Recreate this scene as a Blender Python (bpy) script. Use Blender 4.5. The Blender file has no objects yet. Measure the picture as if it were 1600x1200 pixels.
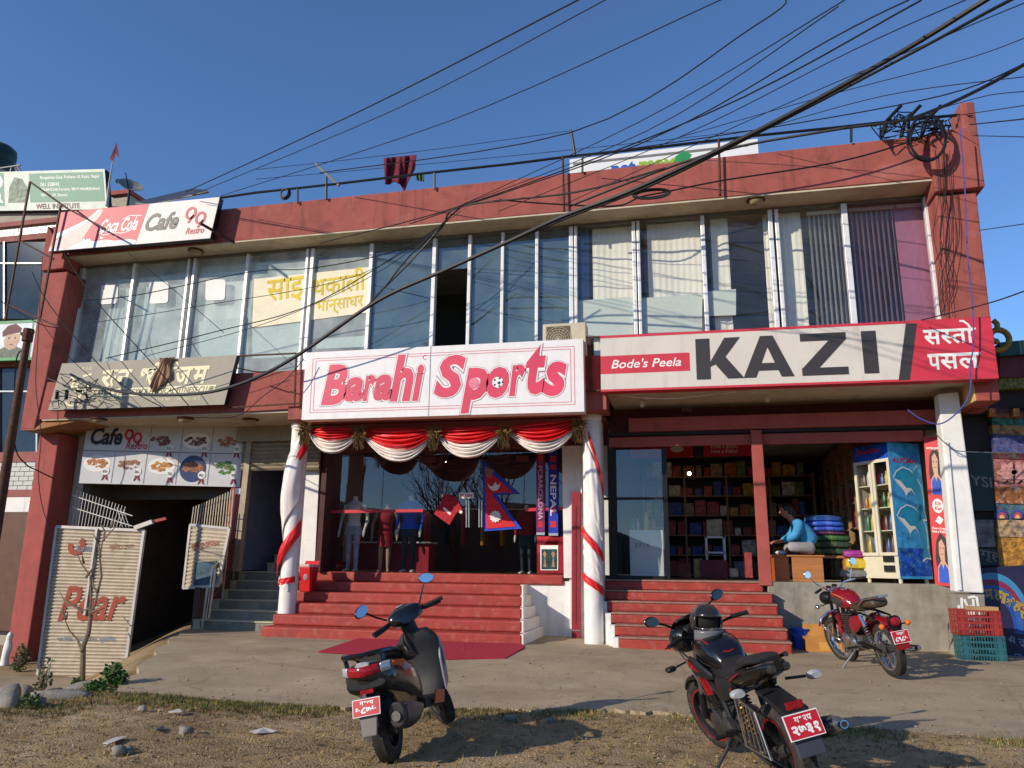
import bpy, bmesh, math, random
from mathutils import Vector, Matrix
rnd = random.Random(7)
R = math.radians
SC = bpy.context.scene
COL = SC.collection
# ------------------------------------------------------------------ camera, sky, sun, exposure
CAMLOC = Vector((0, 0, 1.35))
yaw, pit, rol, FPX = R(12.956), R(13.247), R(0.704), 1204.35
_f = Vector((-math.sin(yaw) * math.cos(pit), math.cos(yaw) * math.cos(pit), math.sin(pit)))
_r = Vector((math.cos(yaw), math.sin(yaw), 0)); _u = _r.cross(_f)
_r, _u = (_r * math.cos(rol) + _u * math.sin(rol)), (_u * math.cos(rol) - _r * math.sin(rol))
cam = bpy.data.cameras.new('camera'); cam.sensor_width = 36; cam.lens = FPX / 1600 * 36
cam.clip_start = .05; cam.clip_end = 3000
camo = bpy.data.objects.new('camera', cam); COL.objects.link(camo)
camo.matrix_world = Matrix(((_r.x, _u.x, -_f.x, 0), (_r.y, _u.y, -_f.y, 0), (_r.z, _u.z, -_f.z, CAMLOC.z), (0, 0, 0, 1)))
SC.camera = camo
SUN = Vector((0.95, 1.0, -0.56)).normalized()
elev = math.asin(-SUN.z); azim = math.atan2(-SUN.x, -SUN.y)
w = bpy.data.worlds.new('World'); SC.world = w; w.use_nodes = True
nt = w.node_tree; bg = nt.nodes['Background']; sk = nt.nodes.new('ShaderNodeTexSky')
sk.sky_type = 'NISHITA'; sk.sun_disc = False; sk.sun_elevation = elev; sk.sun_rotation = azim
sk.altitude = 1600; sk.air_density = 1.0; sk.dust_density = 0.1; sk.ozone_density = 6.0
nt.links.new(sk.outputs[0], bg.inputs[0]); bg.inputs[1].default_value = 0.14
sl = bpy.data.lights.new('sun', 'SUN'); sl.energy = 3.3; sl.angle = R(.53); sl.color = (1, .89, .74)
so = bpy.data.objects.new('sun', sl); COL.objects.link(so); so.location = (-30, -30, 30)
so.rotation_euler = SUN.to_track_quat('-Z', 'Y').to_euler()
SC.view_settings.view_transform = 'Standard'; SC.view_settings.look = 'None'
SC.view_settings.gamma = 1; SC.view_settings.exposure = 0.38; SC.view_settings.use_curve_mapping = False
SC.cycles.max_bounces = 6; SC.cycles.transparent_max_bounces = 12; SC.cycles.caustics_reflective = False; SC.cycles.caustics_refractive = False

# ------------------------------------------------------------------ helpers
def ray(px, py):
    return _r * ((px - 800) / FPX) + _u * ((600 - py) / FPX) + _f
def U(px, py, Y):
    d = ray(px, py); return CAMLOC + d * (Y / d.y)
def UZ(px, py, z):
    d = ray(px, py); return CAMLOC + d * ((z - CAMLOC.z) / d.z)
def UX(px, py, X):
    d = ray(px, py); return CAMLOC + d * (X / d.x)
def lin(c):
    out = []
    for v in c:
        v = v / 255.0; out.append(v / 12.92 if v <= .04045 else ((v + .055) / 1.055) ** 2.4)
    return tuple(out)
MATS = {}
def mat(name, col, rough=.6, metal=0., var=.10, scale=5., bump=0., bscale=60., spec=.4, stain=None, coat=0., emit=0., sss=0., stretch=None):
    """col is an sRGB 0-255 albedo; stain = (sRGB colour, amount 0-1, noise scale)"""
    if name in MATS: return MATS[name]
    m = bpy.data.materials.new(name); m.use_nodes = True; n = m.node_tree.nodes; l = m.node_tree.links
    p = n['Principled BSDF']; c = lin(col)
    p.inputs['Roughness'].default_value = rough; p.inputs['Metallic'].default_value = metal
    p.inputs['Specular IOR Level'].default_value = spec
    p.inputs['Coat Weight'].default_value = coat; p.inputs['Coat Roughness'].default_value = .08
    tc = n.new('ShaderNodeTexCoord'); src = tc.outputs['Object']
    if stretch:
        mp = n.new('ShaderNodeMapping'); mp.inputs['Scale'].default_value = stretch; l.new(src, mp.inputs[0]); src = mp.outputs[0]
    if var > 0:
        no = n.new('ShaderNodeTexNoise'); no.inputs['Scale'].default_value = scale; no.inputs['Detail'].default_value = 6; no.inputs['Roughness'].default_value = .62
        l.new(src, no.inputs['Vector'])
        rp = n.new('ShaderNodeValToRGB'); rp.color_ramp.elements[0].position = .28; rp.color_ramp.elements[1].position = .72
        rp.color_ramp.elements[0].color = (*[max(0, v * (1 - 2 * var)) for v in c], 1)
        rp.color_ramp.elements[1].color = (*[min(1, v * (1 + 1.6 * var)) for v in c], 1)
        l.new(no.outputs['Fac'], rp.inputs[0]); out = rp.outputs[0]
        if stain:
            n2 = n.new('ShaderNodeTexNoise'); n2.inputs['Scale'].default_value = stain[2]; n2.inputs['Detail'].default_value = 8; n2.inputs['Roughness'].default_value = .7
            l.new(src, n2.inputs['Vector'])
            r2 = n.new('ShaderNodeValToRGB'); r2.color_ramp.elements[0].position = .52; r2.color_ramp.elements[1].position = .74
            r2.color_ramp.elements[1].color = (stain[1],) * 3 + (1,)
            l.new(n2.outputs['Fac'], r2.inputs[0])
            mx = n.new('ShaderNodeMix'); mx.data_type = 'RGBA'; l.new(r2.outputs[0], mx.inputs[0]); l.new(out, mx.inputs[6]); mx.inputs[7].default_value = (*lin(stain[0]), 1)
            out = mx.outputs[2]
        l.new(out, p.inputs['Base Color'])
    else:
        p.inputs['Base Color'].default_value = (*c, 1)
    if bump > 0:
        nb = n.new('ShaderNodeTexNoise'); nb.inputs['Scale'].default_value = bscale; nb.inputs['Detail'].default_value = 5
        l.new(src, nb.inputs['Vector']); b = n.new('ShaderNodeBump'); b.inputs['Strength'].default_value = min(1, bump); b.inputs['Distance'].default_value = .02 * bump
        l.new(nb.outputs['Fac'], b.inputs['Height']); l.new(b.outputs[0], p.inputs['Normal'])
    if emit > 0:
        p.inputs['Emission Color'].default_value = (*c, 1); p.inputs['Emission Strength'].default_value = emit
    MATS[name] = m; return m
def glass(name, tint=(200, 220, 215), refl=.12, rough=0.0, haze=0., hazecol=(200, 210, 205)):
    if name in MATS: return MATS[name]
    m = bpy.data.materials.new(name); m.use_nodes = True; n = m.node_tree.nodes; l = m.node_tree.links
    n.remove(n['Principled BSDF']); out = n['Material Output']
    tr = n.new('ShaderNodeBsdfTransparent'); tr.inputs[0].default_value = (*lin(tint), 1)
    gl = n.new('ShaderNodeBsdfGlossy'); gl.inputs['Roughness'].default_value = rough
    lw = n.new('ShaderNodeLayerWeight'); lw.inputs[0].default_value = .5
    pw = n.new('ShaderNodeMath'); pw.operation = 'POWER'; pw.inputs[1].default_value = 4; l.new(lw.outputs['Facing'], pw.inputs[0])
    ad = n.new('ShaderNodeMath'); ad.operation = 'MULTIPLY_ADD'; ad.use_clamp = True; ad.inputs[1].default_value = .8; ad.inputs[2].default_value = refl; l.new(pw.outputs[0], ad.inputs[0])
    mx = n.new('ShaderNodeMixShader'); l.new(ad.outputs[0], mx.inputs[0]); l.new(tr.outputs[0], mx.inputs[1]); l.new(gl.outputs[0], mx.inputs[2])
    last = mx.outputs[0]
    if haze > 0:
        df = n.new('ShaderNodeBsdfDiffuse'); df.inputs[0].default_value = (*lin(hazecol), 1)
        no = n.new('ShaderNodeTexNoise'); no.inputs['Scale'].default_value = 2.5; no.inputs['Detail'].default_value = 8
        tc = n.new('ShaderNodeTexCoord'); l.new(tc.outputs['Object'], no.inputs['Vector'])
        mr = n.new('ShaderNodeMapRange'); mr.inputs[1].default_value = .3; mr.inputs[2].default_value = .75; mr.inputs[3].default_value = haze * .5; mr.inputs[4].default_value = haze * 1.3
        l.new(no.outputs['Fac'], mr.inputs[0])
        m2 = n.new('ShaderNodeMixShader'); l.new(mr.outputs[0], m2.inputs[0]); l.new(last, m2.inputs[1]); l.new(df.outputs[0], m2.inputs[2]); last = m2.outputs[0]
    l.new(last, out.inputs[0]); MATS[name] = m; return m

def layer(m, col, amt, sc, p0=.5, p1=.7, detail=7, rough=.65):
    """wear with its own shape: a noise-masked coat of another colour over the base"""
    n = m.node_tree.nodes; l = m.node_tree.links; p = n['Principled BSDF']; old = p.inputs['Base Color'].links[0].from_socket
    tc = n.new('ShaderNodeTexCoord'); mp = n.new('ShaderNodeMapping'); mp.inputs['Scale'].default_value = sc; mp.inputs['Location'].default_value = (len(n.keys()) * 1.7, 3.1, .7); l.new(tc.outputs['Object'], mp.inputs[0])
    no = n.new('ShaderNodeTexNoise'); no.inputs['Scale'].default_value = 1; no.inputs['Detail'].default_value = detail; no.inputs['Roughness'].default_value = rough; l.new(mp.outputs[0], no.inputs['Vector'])
    r = n.new('ShaderNodeValToRGB'); r.color_ramp.elements[0].position = p0; r.color_ramp.elements[1].position = p1; r.color_ramp.elements[0].color = (0, 0, 0, 1); r.color_ramp.elements[1].color = (amt,) * 3 + (1,); l.new(no.outputs['Fac'], r.inputs[0])
    mx = n.new('ShaderNodeMix'); mx.data_type = 'RGBA'; l.new(r.outputs[0], mx.inputs[0]); l.new(old, mx.inputs[6]); mx.inputs[7].default_value = (*lin(col), 1); l.new(mx.outputs[2], p.inputs['Base Color']); return m
def wloc(o):
    v = Vector((0, 0, 0))
    while o: v = v + o.location; o = o.parent
    return v
class MB:
    def __init__(s): s.v = []; s.f = []; s.mi = []; s.m = 0
    def _a(s, pts, faces):
        b = len(s.v); s.v += [tuple(p) for p in pts]
        for f in faces: s.f.append([b + i for i in f]); s.mi.append(s.m)
        return s
    def hexa(s, p): return s._a(p, [(0, 3, 2, 1), (4, 5, 6, 7), (0, 1, 5, 4), (1, 2, 6, 5), (2, 3, 7, 6), (3, 0, 4, 7)])
    def box(s, x0, x1, y0, y1, z0, z1):
        return s.hexa([(x0, y0, z0), (x1, y0, z0), (x1, y1, z0), (x0, y1, z0), (x0, y0, z1), (x1, y0, z1), (x1, y1, z1), (x0, y1, z1)])
    def pane(s, x0, x1, y, z0, z1): return s._a([(x0, y, z0), (x1, y, z0), (x1, y, z1), (x0, y, z1)], [(0, 1, 2, 3)])
    def poly(s, pts): return s._a(pts, [tuple(range(len(pts)))])
    def prism(s, pts, vec):
        n = len(pts); vec = Vector(vec); q = [Vector(p) for p in pts]; q += [p + vec for p in q]
        return s._a(q, [tuple(range(n)), tuple(range(2 * n - 1, n - 1, -1))] + [(i, (i + 1) % n, n + (i + 1) % n, n + i)[::-1] for i in range(n)])
    def tube(s, path, r, n=6, cap=True):
        P = [Vector(p) for p in path]; N = len(P); rr = r if isinstance(r, (list, tuple)) else [r] * N
        pts = []; up = None
        for i in range(N):
            t = (P[min(i + 1, N - 1)] - P[max(i - 1, 0)])
            t = t.normalized() if t.length > 1e-9 else Vector((0, 0, 1))
            if up is None:
                up = t.orthogonal().normalized()
            else:
                up = up - t * up.dot(t); up = up.normalized() if up.length > 1e-6 else t.orthogonal().normalized()
            b = t.cross(up)
            for k in range(n):
                a = 2 * math.pi * k / n; pts.append(P[i] + (up * math.cos(a) + b * math.sin(a)) * rr[i])
        fs = [(i * n + k, i * n + (k + 1) % n, (i + 1) * n + (k + 1) % n, (i + 1) * n + k) for i in range(N - 1) for k in range(n)]
        if cap: fs += [tuple(range(n))[::-1], tuple((N - 1) * n + k for k in range(n))]
        return s._a(pts, fs)
    def cyl(s, a, b, r0, r1=None, n=12): return s.tube([a, b], [r0, r0 if r1 is None else r1], n)
    def lathe(s, prof, c=(0, 0, 0), axis=(0, 0, 1), n=20, a0=0, a1=2 * math.pi):
        c = Vector(c); ax = Vector(axis).normalized(); u = ax.orthogonal().normalized(); v = ax.cross(u); pts = []
        full = abs(a1 - a0 - 2 * math.pi) < 1e-6; m = n if full else n + 1
        for (r, h) in prof:
            for k in range(m):
                a = a0 + (a1 - a0) * k / n; pts.append(c + ax * h + (u * math.cos(a) + v * math.sin(a)) * r)
        fs = [(i * m + k, i * m + (k + 1) % m, (i + 1) * m + (k + 1) % m, (i + 1) * m + k) for i in range(len(prof) - 1) for k in range(n)]
        return s._a(pts, fs)
    def ell(s, c, r, nu=12, nv=8, M=None):
        c = Vector(c); pts = []
        for j in range(nv + 1):
            t = math.pi * j / nv
            for i in range(nu):
                a = 2 * math.pi * i / nu; p = Vector((r[0] * math.sin(t) * math.cos(a), r[1] * math.sin(t) * math.sin(a), r[2] * math.cos(t)))
                pts.append(c + ((M @ p) if M else p))
        return s._a(pts, [(j * nu + i, (j + 1) * nu + i, (j + 1) * nu + (i + 1) % nu, j * nu + (i + 1) % nu) for j in range(nv) for i in range(nu)])
    def grid(s, fn, nu, nv, closeu=False):
        pts = [fn(i / nu, j / nv) for j in range(nv + 1) for i in range(nu if closeu else nu + 1)]; m = nu if closeu else nu + 1
        return s._a(pts, [(j * m + i, j * m + (i + 1) % m, (j + 1) * m + (i + 1) % m, (j + 1) * m + i) for j in range(nv) for i in range(nu)])
    def xf(s, M, start=0):
        for i in range(start, len(s.v)): s.v[i] = tuple(M @ Vector(s.v[i]))
        return s
    def build(s, name, mats, parent=None, smooth=False, bevel=0, loc=None, ang=38, seg=2):
        me = bpy.data.meshes.new(name); off = Vector((0, 0, 0))
        if parent is not None: off = wloc(parent)
        elif loc is not None: off = Vector(loc)
        me.from_pydata([tuple(Vector(p) - off) for p in s.v], [], s.f)
        mats = mats if isinstance(mats, (list, tuple)) else [mats]
        for m in mats: me.materials.append(m)
        if len(mats) > 1: me.polygons.foreach_set('material_index', s.mi)
        me.validate(); me.update()
        if smooth: me.shade_smooth(); me.set_sharp_from_angle(angle=R(ang))
        o = bpy.data.objects.new(name, me); COL.objects.link(o)
        if parent is not None: o.parent = parent
        elif loc is not None: o.location = off
        if bevel:
            b = o.modifiers.new('bevel', 'BEVEL'); b.width = bevel; b.segments = seg; b.limit_method = 'ANGLE'; b.angle_limit = R(35)
        return o
def tag(o, label=None, cat=None, group=None, kind=None):
    if label: o['label'] = label
    if cat: o['category'] = cat
    if group: o['group'] = group
    if kind: o['kind'] = kind
    return o
def thing(name, label, cat, loc=(0, 0, 0), group=None):
    o = bpy.data.objects.new(name, None); COL.objects.link(o); o.location = loc; o.empty_display_size = .2
    return tag(o, label, cat, group)
def copy_tree(o, parent=None):
    c = o.copy(); COL.objects.link(c); c.parent = parent
    for ch in list(o.children): copy_tree(ch, c)
    return c
def PP(pxs, Y, th, mb=None):
    """a slab whose outline is measured on the plane Y, th thick into +Y"""
    mb = mb or MB(); return mb.prism([U(x, y, Y) for x, y in pxs], (0, th, 0))
# text: mesh data fitted into a parallelogram: o = lower-left, u = width vector, v = height vector
TXT = {}
def glyphs(s, shear=0., bold=0., font_w=None):
    k = (s, shear, bold)
    if k in TXT: return TXT[k]
    c = bpy.data.curves.new('t', 'FONT'); c.body = s; c.shear = shear; c.offset = bold; c.resolution_u = 3; c.align_x = 'CENTER'; c.space_line = .85
    o = bpy.data.objects.new('t', c); COL.objects.link(o); dg = bpy.context.evaluated_depsgraph_get()
    m = bpy.data.meshes.new_from_object(o.evaluated_get(dg)); vs = [v.co.copy() for v in m.vertices]; fs = [list(p.vertices) for p in m.polygons]
    bpy.data.objects.remove(o); bpy.data.curves.remove(c); bpy.data.meshes.remove(m)
    if not vs: TXT[k] = ([], []); return TXT[k]
    x0 = min(v.x for v in vs); x1 = max(v.x for v in vs); y0 = min(v.y for v in vs); y1 = max(v.y for v in vs)
    TXT[k] = ([((v.x - x0) / max(1e-6, x1 - x0), (v.y - y0) / max(1e-6, y1 - y0)) for v in vs], fs); return TXT[k]
def put_text(mb, s, o, u, v, shear=0., bold=0., clip=None):
    vs, fs = glyphs(s, shear, bold); o, u, v = Vector(o), Vector(u), Vector(v)
    if clip is not None:
        keep = [f for f in fs if sum(vs[i][0] for i in f) / len(f) < clip]; fs = keep
    mb._a([o + u * a + v * b for a, b in vs], fs); return mb
class Board:
    """flat print on a rectangular board: s,t in 0..1 across/up; corners measured in the picture on a plane (or given)"""
    def __init__(s, bl, br, tl, out=(0, -1, 0)):
        s.o = Vector(bl); s.u = Vector(br) - s.o; s.v = Vector(tl) - s.o; s.n = s.u.cross(s.v).normalized()
        if s.n.dot(Vector(out)) < 0: s.n = -s.n
    def p(s, a, b, e=0.): return s.o + s.u * a + s.v * b + s.n * e
    def poly(s, mb, pts, e=.003): mb.poly([s.p(a, b, e) for a, b in pts]); return mb
    def rect(s, mb, a0, b0, a1, b1, e=.003): return s.poly(mb, [(a0, b0), (a1, b0), (a1, b1), (a0, b1)], e)
    def disc(s, mb, a, b, r, e=.004, n=20, ar=None, rot=0):
        k = s.u.length / s.v.length if ar is None else ar
        return s.poly(mb, [(a + r * math.cos(2 * math.pi * i / n + rot), b + r * k * math.sin(2 * math.pi * i / n + rot)) for i in range(n)], e)
    def text(s, mb, t, a0, b0, a1, b1, e=.005, shear=0., bold=0., clip=None):
        return put_text(mb, t, s.p(a0, b0, e), s.u * (a1 - a0), s.v * (b1 - b0), shear, bold, clip)
    def line(s, mb, pts, wd, e=.004):
        """a stroke of even width (in metres) through s,t points"""
        q = [s.p(a, b, e) for a, b in pts]
        L = []; Rr = []
        for i, p in enumerate(q):
            t = (q[min(i + 1, len(q) - 1)] - q[max(i - 1, 0)]).normalized(); d = s.n.cross(t) * wd / 2
            L.append(p + d); Rr.append(p - d)
        n = len(q); mb._a(L + Rr, [(i, i + 1, n + i + 1, n + i) for i in range(n - 1)]); return mb
def arc(cx, cy, rx, ry, a0, a1, n=12):
    return [(cx + rx * math.cos(R(a0 + (a1 - a0) * i / n)), cy + ry * math.sin(R(a0 + (a1 - a0) * i / n))) for i in range(n + 1)]
def sag(a, b, d, n=14):
    a, b = Vector(a), Vector(b)
    return [a.lerp(b, i / n) - Vector((0, 0, d * 4 * (i / n) * (1 - i / n))) for i in range(n + 1)]
def smooth(e0, e1, x):
    t = max(0, min(1, (x - e0) / (e1 - e0))); return t * t * (3 - 2 * t)
# ------------------------------------------------------------------ shared materials
m_red = mat('red_plaster', (158, 84, 74), .85, var=.10, scale=2.2, bump=.25, bscale=45, stain=((96, 52, 48), .55, 3.1))
m_redside = mat('red_plaster_smooth', (164, 80, 71), .8, var=.08, scale=3, bump=.15, stain=((120, 70, 66), .4, 5))
m_step = mat('red_step_paint', (160, 56, 46), .62, var=.09, scale=4, bump=.2, bscale=30, stain=((188, 120, 104), .6, 6))
m_cream = mat('cream_plaster', (196, 184, 158), .85, var=.08, scale=3, bump=.1, stain=((130, 116, 92), .5, 4))
m_white = mat('white_paint', (232, 229, 222), .6, var=.05, scale=3, bump=.06, stain=((200, 192, 178), .5, 5))
m_alu = mat('white_aluminium', (228, 228, 226), .35, .1, var=.04, scale=8, stain=((170, 160, 148), .5, 12))
m_conc = mat('grey_concrete', (150, 143, 128), .9, var=.14, scale=3, bump=.4, bscale=60, stain=((98, 92, 80), .6, 2.2))
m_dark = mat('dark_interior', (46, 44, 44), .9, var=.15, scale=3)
m_room = mat('dim_room_wall', (92, 92, 90), .9, var=.1, scale=2)
m_black = mat('black_metal', (24, 25, 28), .45, .3, var=.1)
m_rust = mat('rusty_iron', (92, 60, 46), .8, .3, var=.25, scale=14, bump=.3, bscale=80, stain=((52, 36, 32), .8, 9))
m_rubber = mat('black_rubber', (22, 22, 23), .75, var=.15, scale=20, bump=.2, bscale=120)
m_brown = mat('brown_red_header', (104, 52, 46), .7, var=.15, scale=4, stain=((60, 34, 32), .7, 4))
m_wire = mat('black_cable', (20, 20, 22), .55, var=.1)
m_chrome = mat('chrome', (220, 220, 222), .12, 1.0, var=0)
m_steel = mat('brushed_steel', (176, 172, 164), .32, .9, var=.06)
m_maroon = mat('maroon_paint', (142, 34, 48), .5, var=.08, scale=6, stain=((96, 26, 36), .6, 9))

layer(m_red, (84, 50, 46), .55, (7, 7, .5), .54, .72); layer(m_red, (186, 128, 116), .5, (1.2, 1.2, 1.6), .56, .75); layer(m_redside, (100, 56, 50), .45, (8, 8, .6), .55, .75)
layer(m_white, (168, 156, 138), .5, (6, 6, .7), .56, .78); layer(m_conc, (92, 84, 72), .6, (2.5, 2.5, .6), .5, .72); layer(m_conc, (176, 168, 150), .5, (1.1, 1.1, 1.4), .56, .7); layer(m_step, (122, 44, 38), .6, (2.2, 6, 6), .5, .7); layer(m_step, (168, 132, 112), .5, (9, 9, 9), .6, .74); layer(m_cream, (120, 106, 86), .45, (3, 3, 1), .55, .75)
# ------------------------------------------------------------------ ground, pavement
AX, AY, BX, BY = -5.97, 7.45, -8.75, 12.6
FE = [(-5.97, 7.45), (-4.5, 7.36), (-2.92, 7.41), (-1.6, 7.75), (-.3, 7.96), (.5, 7.85), (1.29, 7.67), (2.58, 7.52), (4, 7.45), (12, 7.3)]
def fedge(x):
    for (x0, y0), (x1, y1) in zip(FE, FE[1:]):
        if x <= x1: t = max(0, (x - x0) / (x1 - x0)); return y0 + (y1 - y0) * t
    return FE[-1][1]
def za(x, y): return .19 * smooth(7.0, 11.6, y)
def leftdist(x, y):
    L = math.hypot(BX - AX, BY - AY); return -((BX - AX) * (y - AY) - (BY - AY) * (x - AX)) / L * -1
def nz(x, y):
    return (math.sin(x * 1.7 + y * .6) * .5 + math.sin(x * .7 - y * 1.9 + 2) * .5 + math.sin(x * 4.1 + y * 3.3) * .25 + math.sin(x * 7.9 - y * 6.1) * .18) / 1.4
def gz(x, y):
    L = math.hypot(BX - AX, BY - AY)
    d = ((BX - AX) * (y - AY) - (BY - AY) * (x - AX)) / L      # >0 on the left of the apron edge
    drop = .63 * smooth(-.05, 1.5, d) * smooth(6.3, 10.2, y)
    far = 1 - smooth(20, 40, abs(x) + max(0, y - 12) * 2)
    off = .012 + .05 * smooth(fedge(x) - .02, fedge(x) + .25, y) if d < .05 else .03
    return (za(x, y) - off - drop * far) + nz(x, y) * (.022 if y < 8.2 or d > 0 else .004) + .018 * (1 - smooth(7, 8, y)) * math.sin(x * 13 + y * 11) * math.sin(y * 17 - x * 5) - .12 * (1 - smooth(-12, 3, y))
def dirt_mat():
    m = mat('dirt_ground', (166, 140, 100), .95, var=.2, scale=1.3, bump=.9, bscale=55, stain=((128, 102, 72), .6, 3.3))
    n = m.node_tree.nodes; l = m.node_tree.links; p = n['Principled BSDF']; old = p.inputs['Base Color'].links[0].from_socket
    tc = n.new('ShaderNodeTexCoord'); n3 = n.new('ShaderNodeTexNoise'); n3.inputs['Scale'].default_value = 1.1; n3.inputs['Detail'].default_value = 9; n3.inputs['Roughness'].default_value = .75
    l.new(tc.outputs['Object'], n3.inputs['Vector']); r3 = n.new('ShaderNodeValToRGB'); r3.color_ramp.elements[0].position = .55; r3.color_ramp.elements[1].position = .72; r3.color_ramp.elements[1].color = (.75, .75, .75, 1)
    l.new(n3.outputs['Fac'], r3.inputs[0]); mx = n.new('ShaderNodeMix'); mx.data_type = 'RGBA'; l.new(r3.outputs[0], mx.inputs[0]); l.new(old, mx.inputs[6]); mx.inputs[7].default_value = (*lin((112, 106, 66)), 1)
    vo = n.new('ShaderNodeTexNoise'); vo.inputs['Scale'].default_value = 90; vo.inputs['Detail'].default_value = 3; l.new(tc.outputs['Object'], vo.inputs['Vector'])
    r4 = n.new('ShaderNodeValToRGB'); r4.color_ramp.elements[0].position = .35; r4.color_ramp.elements[1].position = .7; r4.color_ramp.elements[0].color = (.62, .6, .58, 1); r4.color_ramp.elements[1].color = (1.25, 1.22, 1.18, 1)
    l.new(vo.outputs['Fac'], r4.inputs[0]); m2 = n.new('ShaderNodeMix'); m2.data_type = 'RGBA'; m2.blend_type = 'MULTIPLY'; m2.inputs[0].default_value = .8
    l.new(mx.outputs[2], m2.inputs[6]); l.new(r4.outputs[0], m2.inputs[7]); l.new(m2.outputs[2], p.inputs['Base Color']); return m
m_dirt = dirt_mat(); layer(m_dirt, (190, 166, 128), .5, (.35, 1.1, 1), .52, .66)
def axis_pts(lo, a, b, hi, step, n):
    o = [lo + (a - lo) * (1 - (1 - i / n) ** 2.2) for i in range(n)]; k = int((b - a) / step)
    o += [a + (b - a) * i / k for i in range(k + 1)]; o += [b + (hi - b) * ((i + 1) / n) ** 2.2 for i in range(n)]; return o
xs = axis_pts(-400, -14, 7, 400, .1, 12); ys = axis_pts(-300, 2.5, 14, 500, .09, 12)
g = MB(); g._a([(x, y, gz(x, y)) for y in ys for x in xs], [(j * len(xs) + i, j * len(xs) + i + 1, (j + 1) * len(xs) + i + 1, (j + 1) * len(xs) + i) for j in range(len(ys) - 1) for i in range(len(xs) - 1)])
tag(g.build('ground', m_dirt, smooth=True, ang=180), kind='structure')

def pave_mat():
    m = mat('concrete_apron', (172, 154, 125), .9, var=.10, scale=1.0, bump=.5, bscale=70, stain=((140, 126, 106), .55, 1.6))
    n = m.node_tree.nodes; l = m.node_tree.links; p = n['Principled BSDF']; old = p.inputs['Base Color'].links[0].from_socket
    tc = n.new('ShaderNodeTexCoord'); no = n.new('ShaderNodeTexNoise'); no.inputs['Scale'].default_value = .9; no.inputs['Detail'].default_value = 4
    l.new(tc.outputs['Object'], no.inputs['Vector']); mxv = n.new('ShaderNodeMix'); mxv.data_type = 'VECTOR'; mxv.inputs[0].default_value = .35
    l.new(tc.outputs['Object'], mxv.inputs[4]); l.new(no.outputs['Color'], mxv.inputs[5])
    vo = n.new('ShaderNodeTexVoronoi'); vo.feature = 'DISTANCE_TO_EDGE'; vo.inputs['Scale'].default_value = .4; l.new(mxv.outputs[1], vo.inputs['Vector'])
    r = n.new('ShaderNodeValToRGB'); r.color_ramp.elements[0].position = .0; r.color_ramp.elements[1].position = .006; r.color_ramp.elements[0].color = (.45, .42, .38, 1)
    l.new(vo.outputs['Distance'], r.inputs[0]); mx = n.new('ShaderNodeMix'); mx.data_type = 'RGBA'; mx.blend_type = 'MULTIPLY'; mx.inputs[0].default_value = .4
    l.new(old, mx.inputs[6]); l.new(r.outputs[0], mx.inputs[7])
    vo = n.new('ShaderNodeTexNoise'); vo.inputs['Scale'].default_value = 120; vo.inputs['Detail'].default_value = 2; l.new(tc.outputs['Object'], vo.inputs['Vector'])
    r4 = n.new('ShaderNodeValToRGB'); r4.color_ramp.elements[0].position = .3; r4.color_ramp.elements[1].position = .7; r4.color_ramp.elements[0].color = (.72, .71, .7, 1); r4.color_ramp.elements[1].color = (1.15, 1.14, 1.12, 1)
    l.new(vo.outputs['Fac'], r4.inputs[0]); m2 = n.new('ShaderNodeMix'); m2.data_type = 'RGBA'; m2.blend_type = 'MULTIPLY'; m2.inputs[0].default_value = .8
    l.new(mx.outputs[2], m2.inputs[6]); l.new(r4.outputs[0], m2.inputs[7]); l.new(m2.outputs[2], p.inputs['Base Color']); return m
m_pave = pave_mat(); layer(m_pave, (132, 112, 84), .55, (.5, 1.3, 1), .5, .68); layer(m_pave, (196, 182, 156), .4, (2.2, 2.2, 2.2), .56, .72); layer(m_pave, (104, 92, 76), .4, (5, 5, 5), .6, .72)
def pave_pt(u, v):
    y = 7.3 + 6.9 * v ** 1.2
    for _ in range(3):
        xl = AX + (BX - AX) * max(0, min(1, (y - AY) / (BY - AY))); x = xl + (12 - xl) * u; yf = fedge(x) + .05 * math.sin(x * 5.3) + .03 * math.sin(x * 13.7) + .025 * math.sin(x * 31 + 1) + .02 * math.sin(x * 57); y = yf + (14.2 - yf) * v
    x += .05 * math.sin(y * 6.1) * (1 - u) ** 8
    return (x, y, za(x, y) + .012 * nz(x * .6, y * .6))
pv = MB(); pv.grid(pave_pt, 420, 40)
for k in range(420):
    a, b = Vector(pave_pt(k / 420, 0)), Vector(pave_pt((k + 1) / 420, 0)); pv._a([a, b, b - Vector((0, .02, .16)), a - Vector((0, .02, .16))], [(3, 2, 1, 0)])
for k in range(40):
    a, b = Vector(pave_pt(0, k / 40)), Vector(pave_pt(0, (k + 1) / 40)); pv._a([a, b, b - Vector((.06, 0, .8)), a - Vector((.06, 0, .8))], [(0, 1, 2, 3)])
tag(pv.build('pavement', m_pave, smooth=True, ang=50), kind='structure')

# ------------------------------------------------------------------ the red shop building
FY, WY = 12.0, 12.5
bld = thing('shop_building', 'long two storey red-plastered shop building with a band of windows and flat roof', 'building', (-4, 13, .1))
def part(name, m, mb, par=None, **k): return mb.build(name, m, par or bld, **k)
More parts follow.
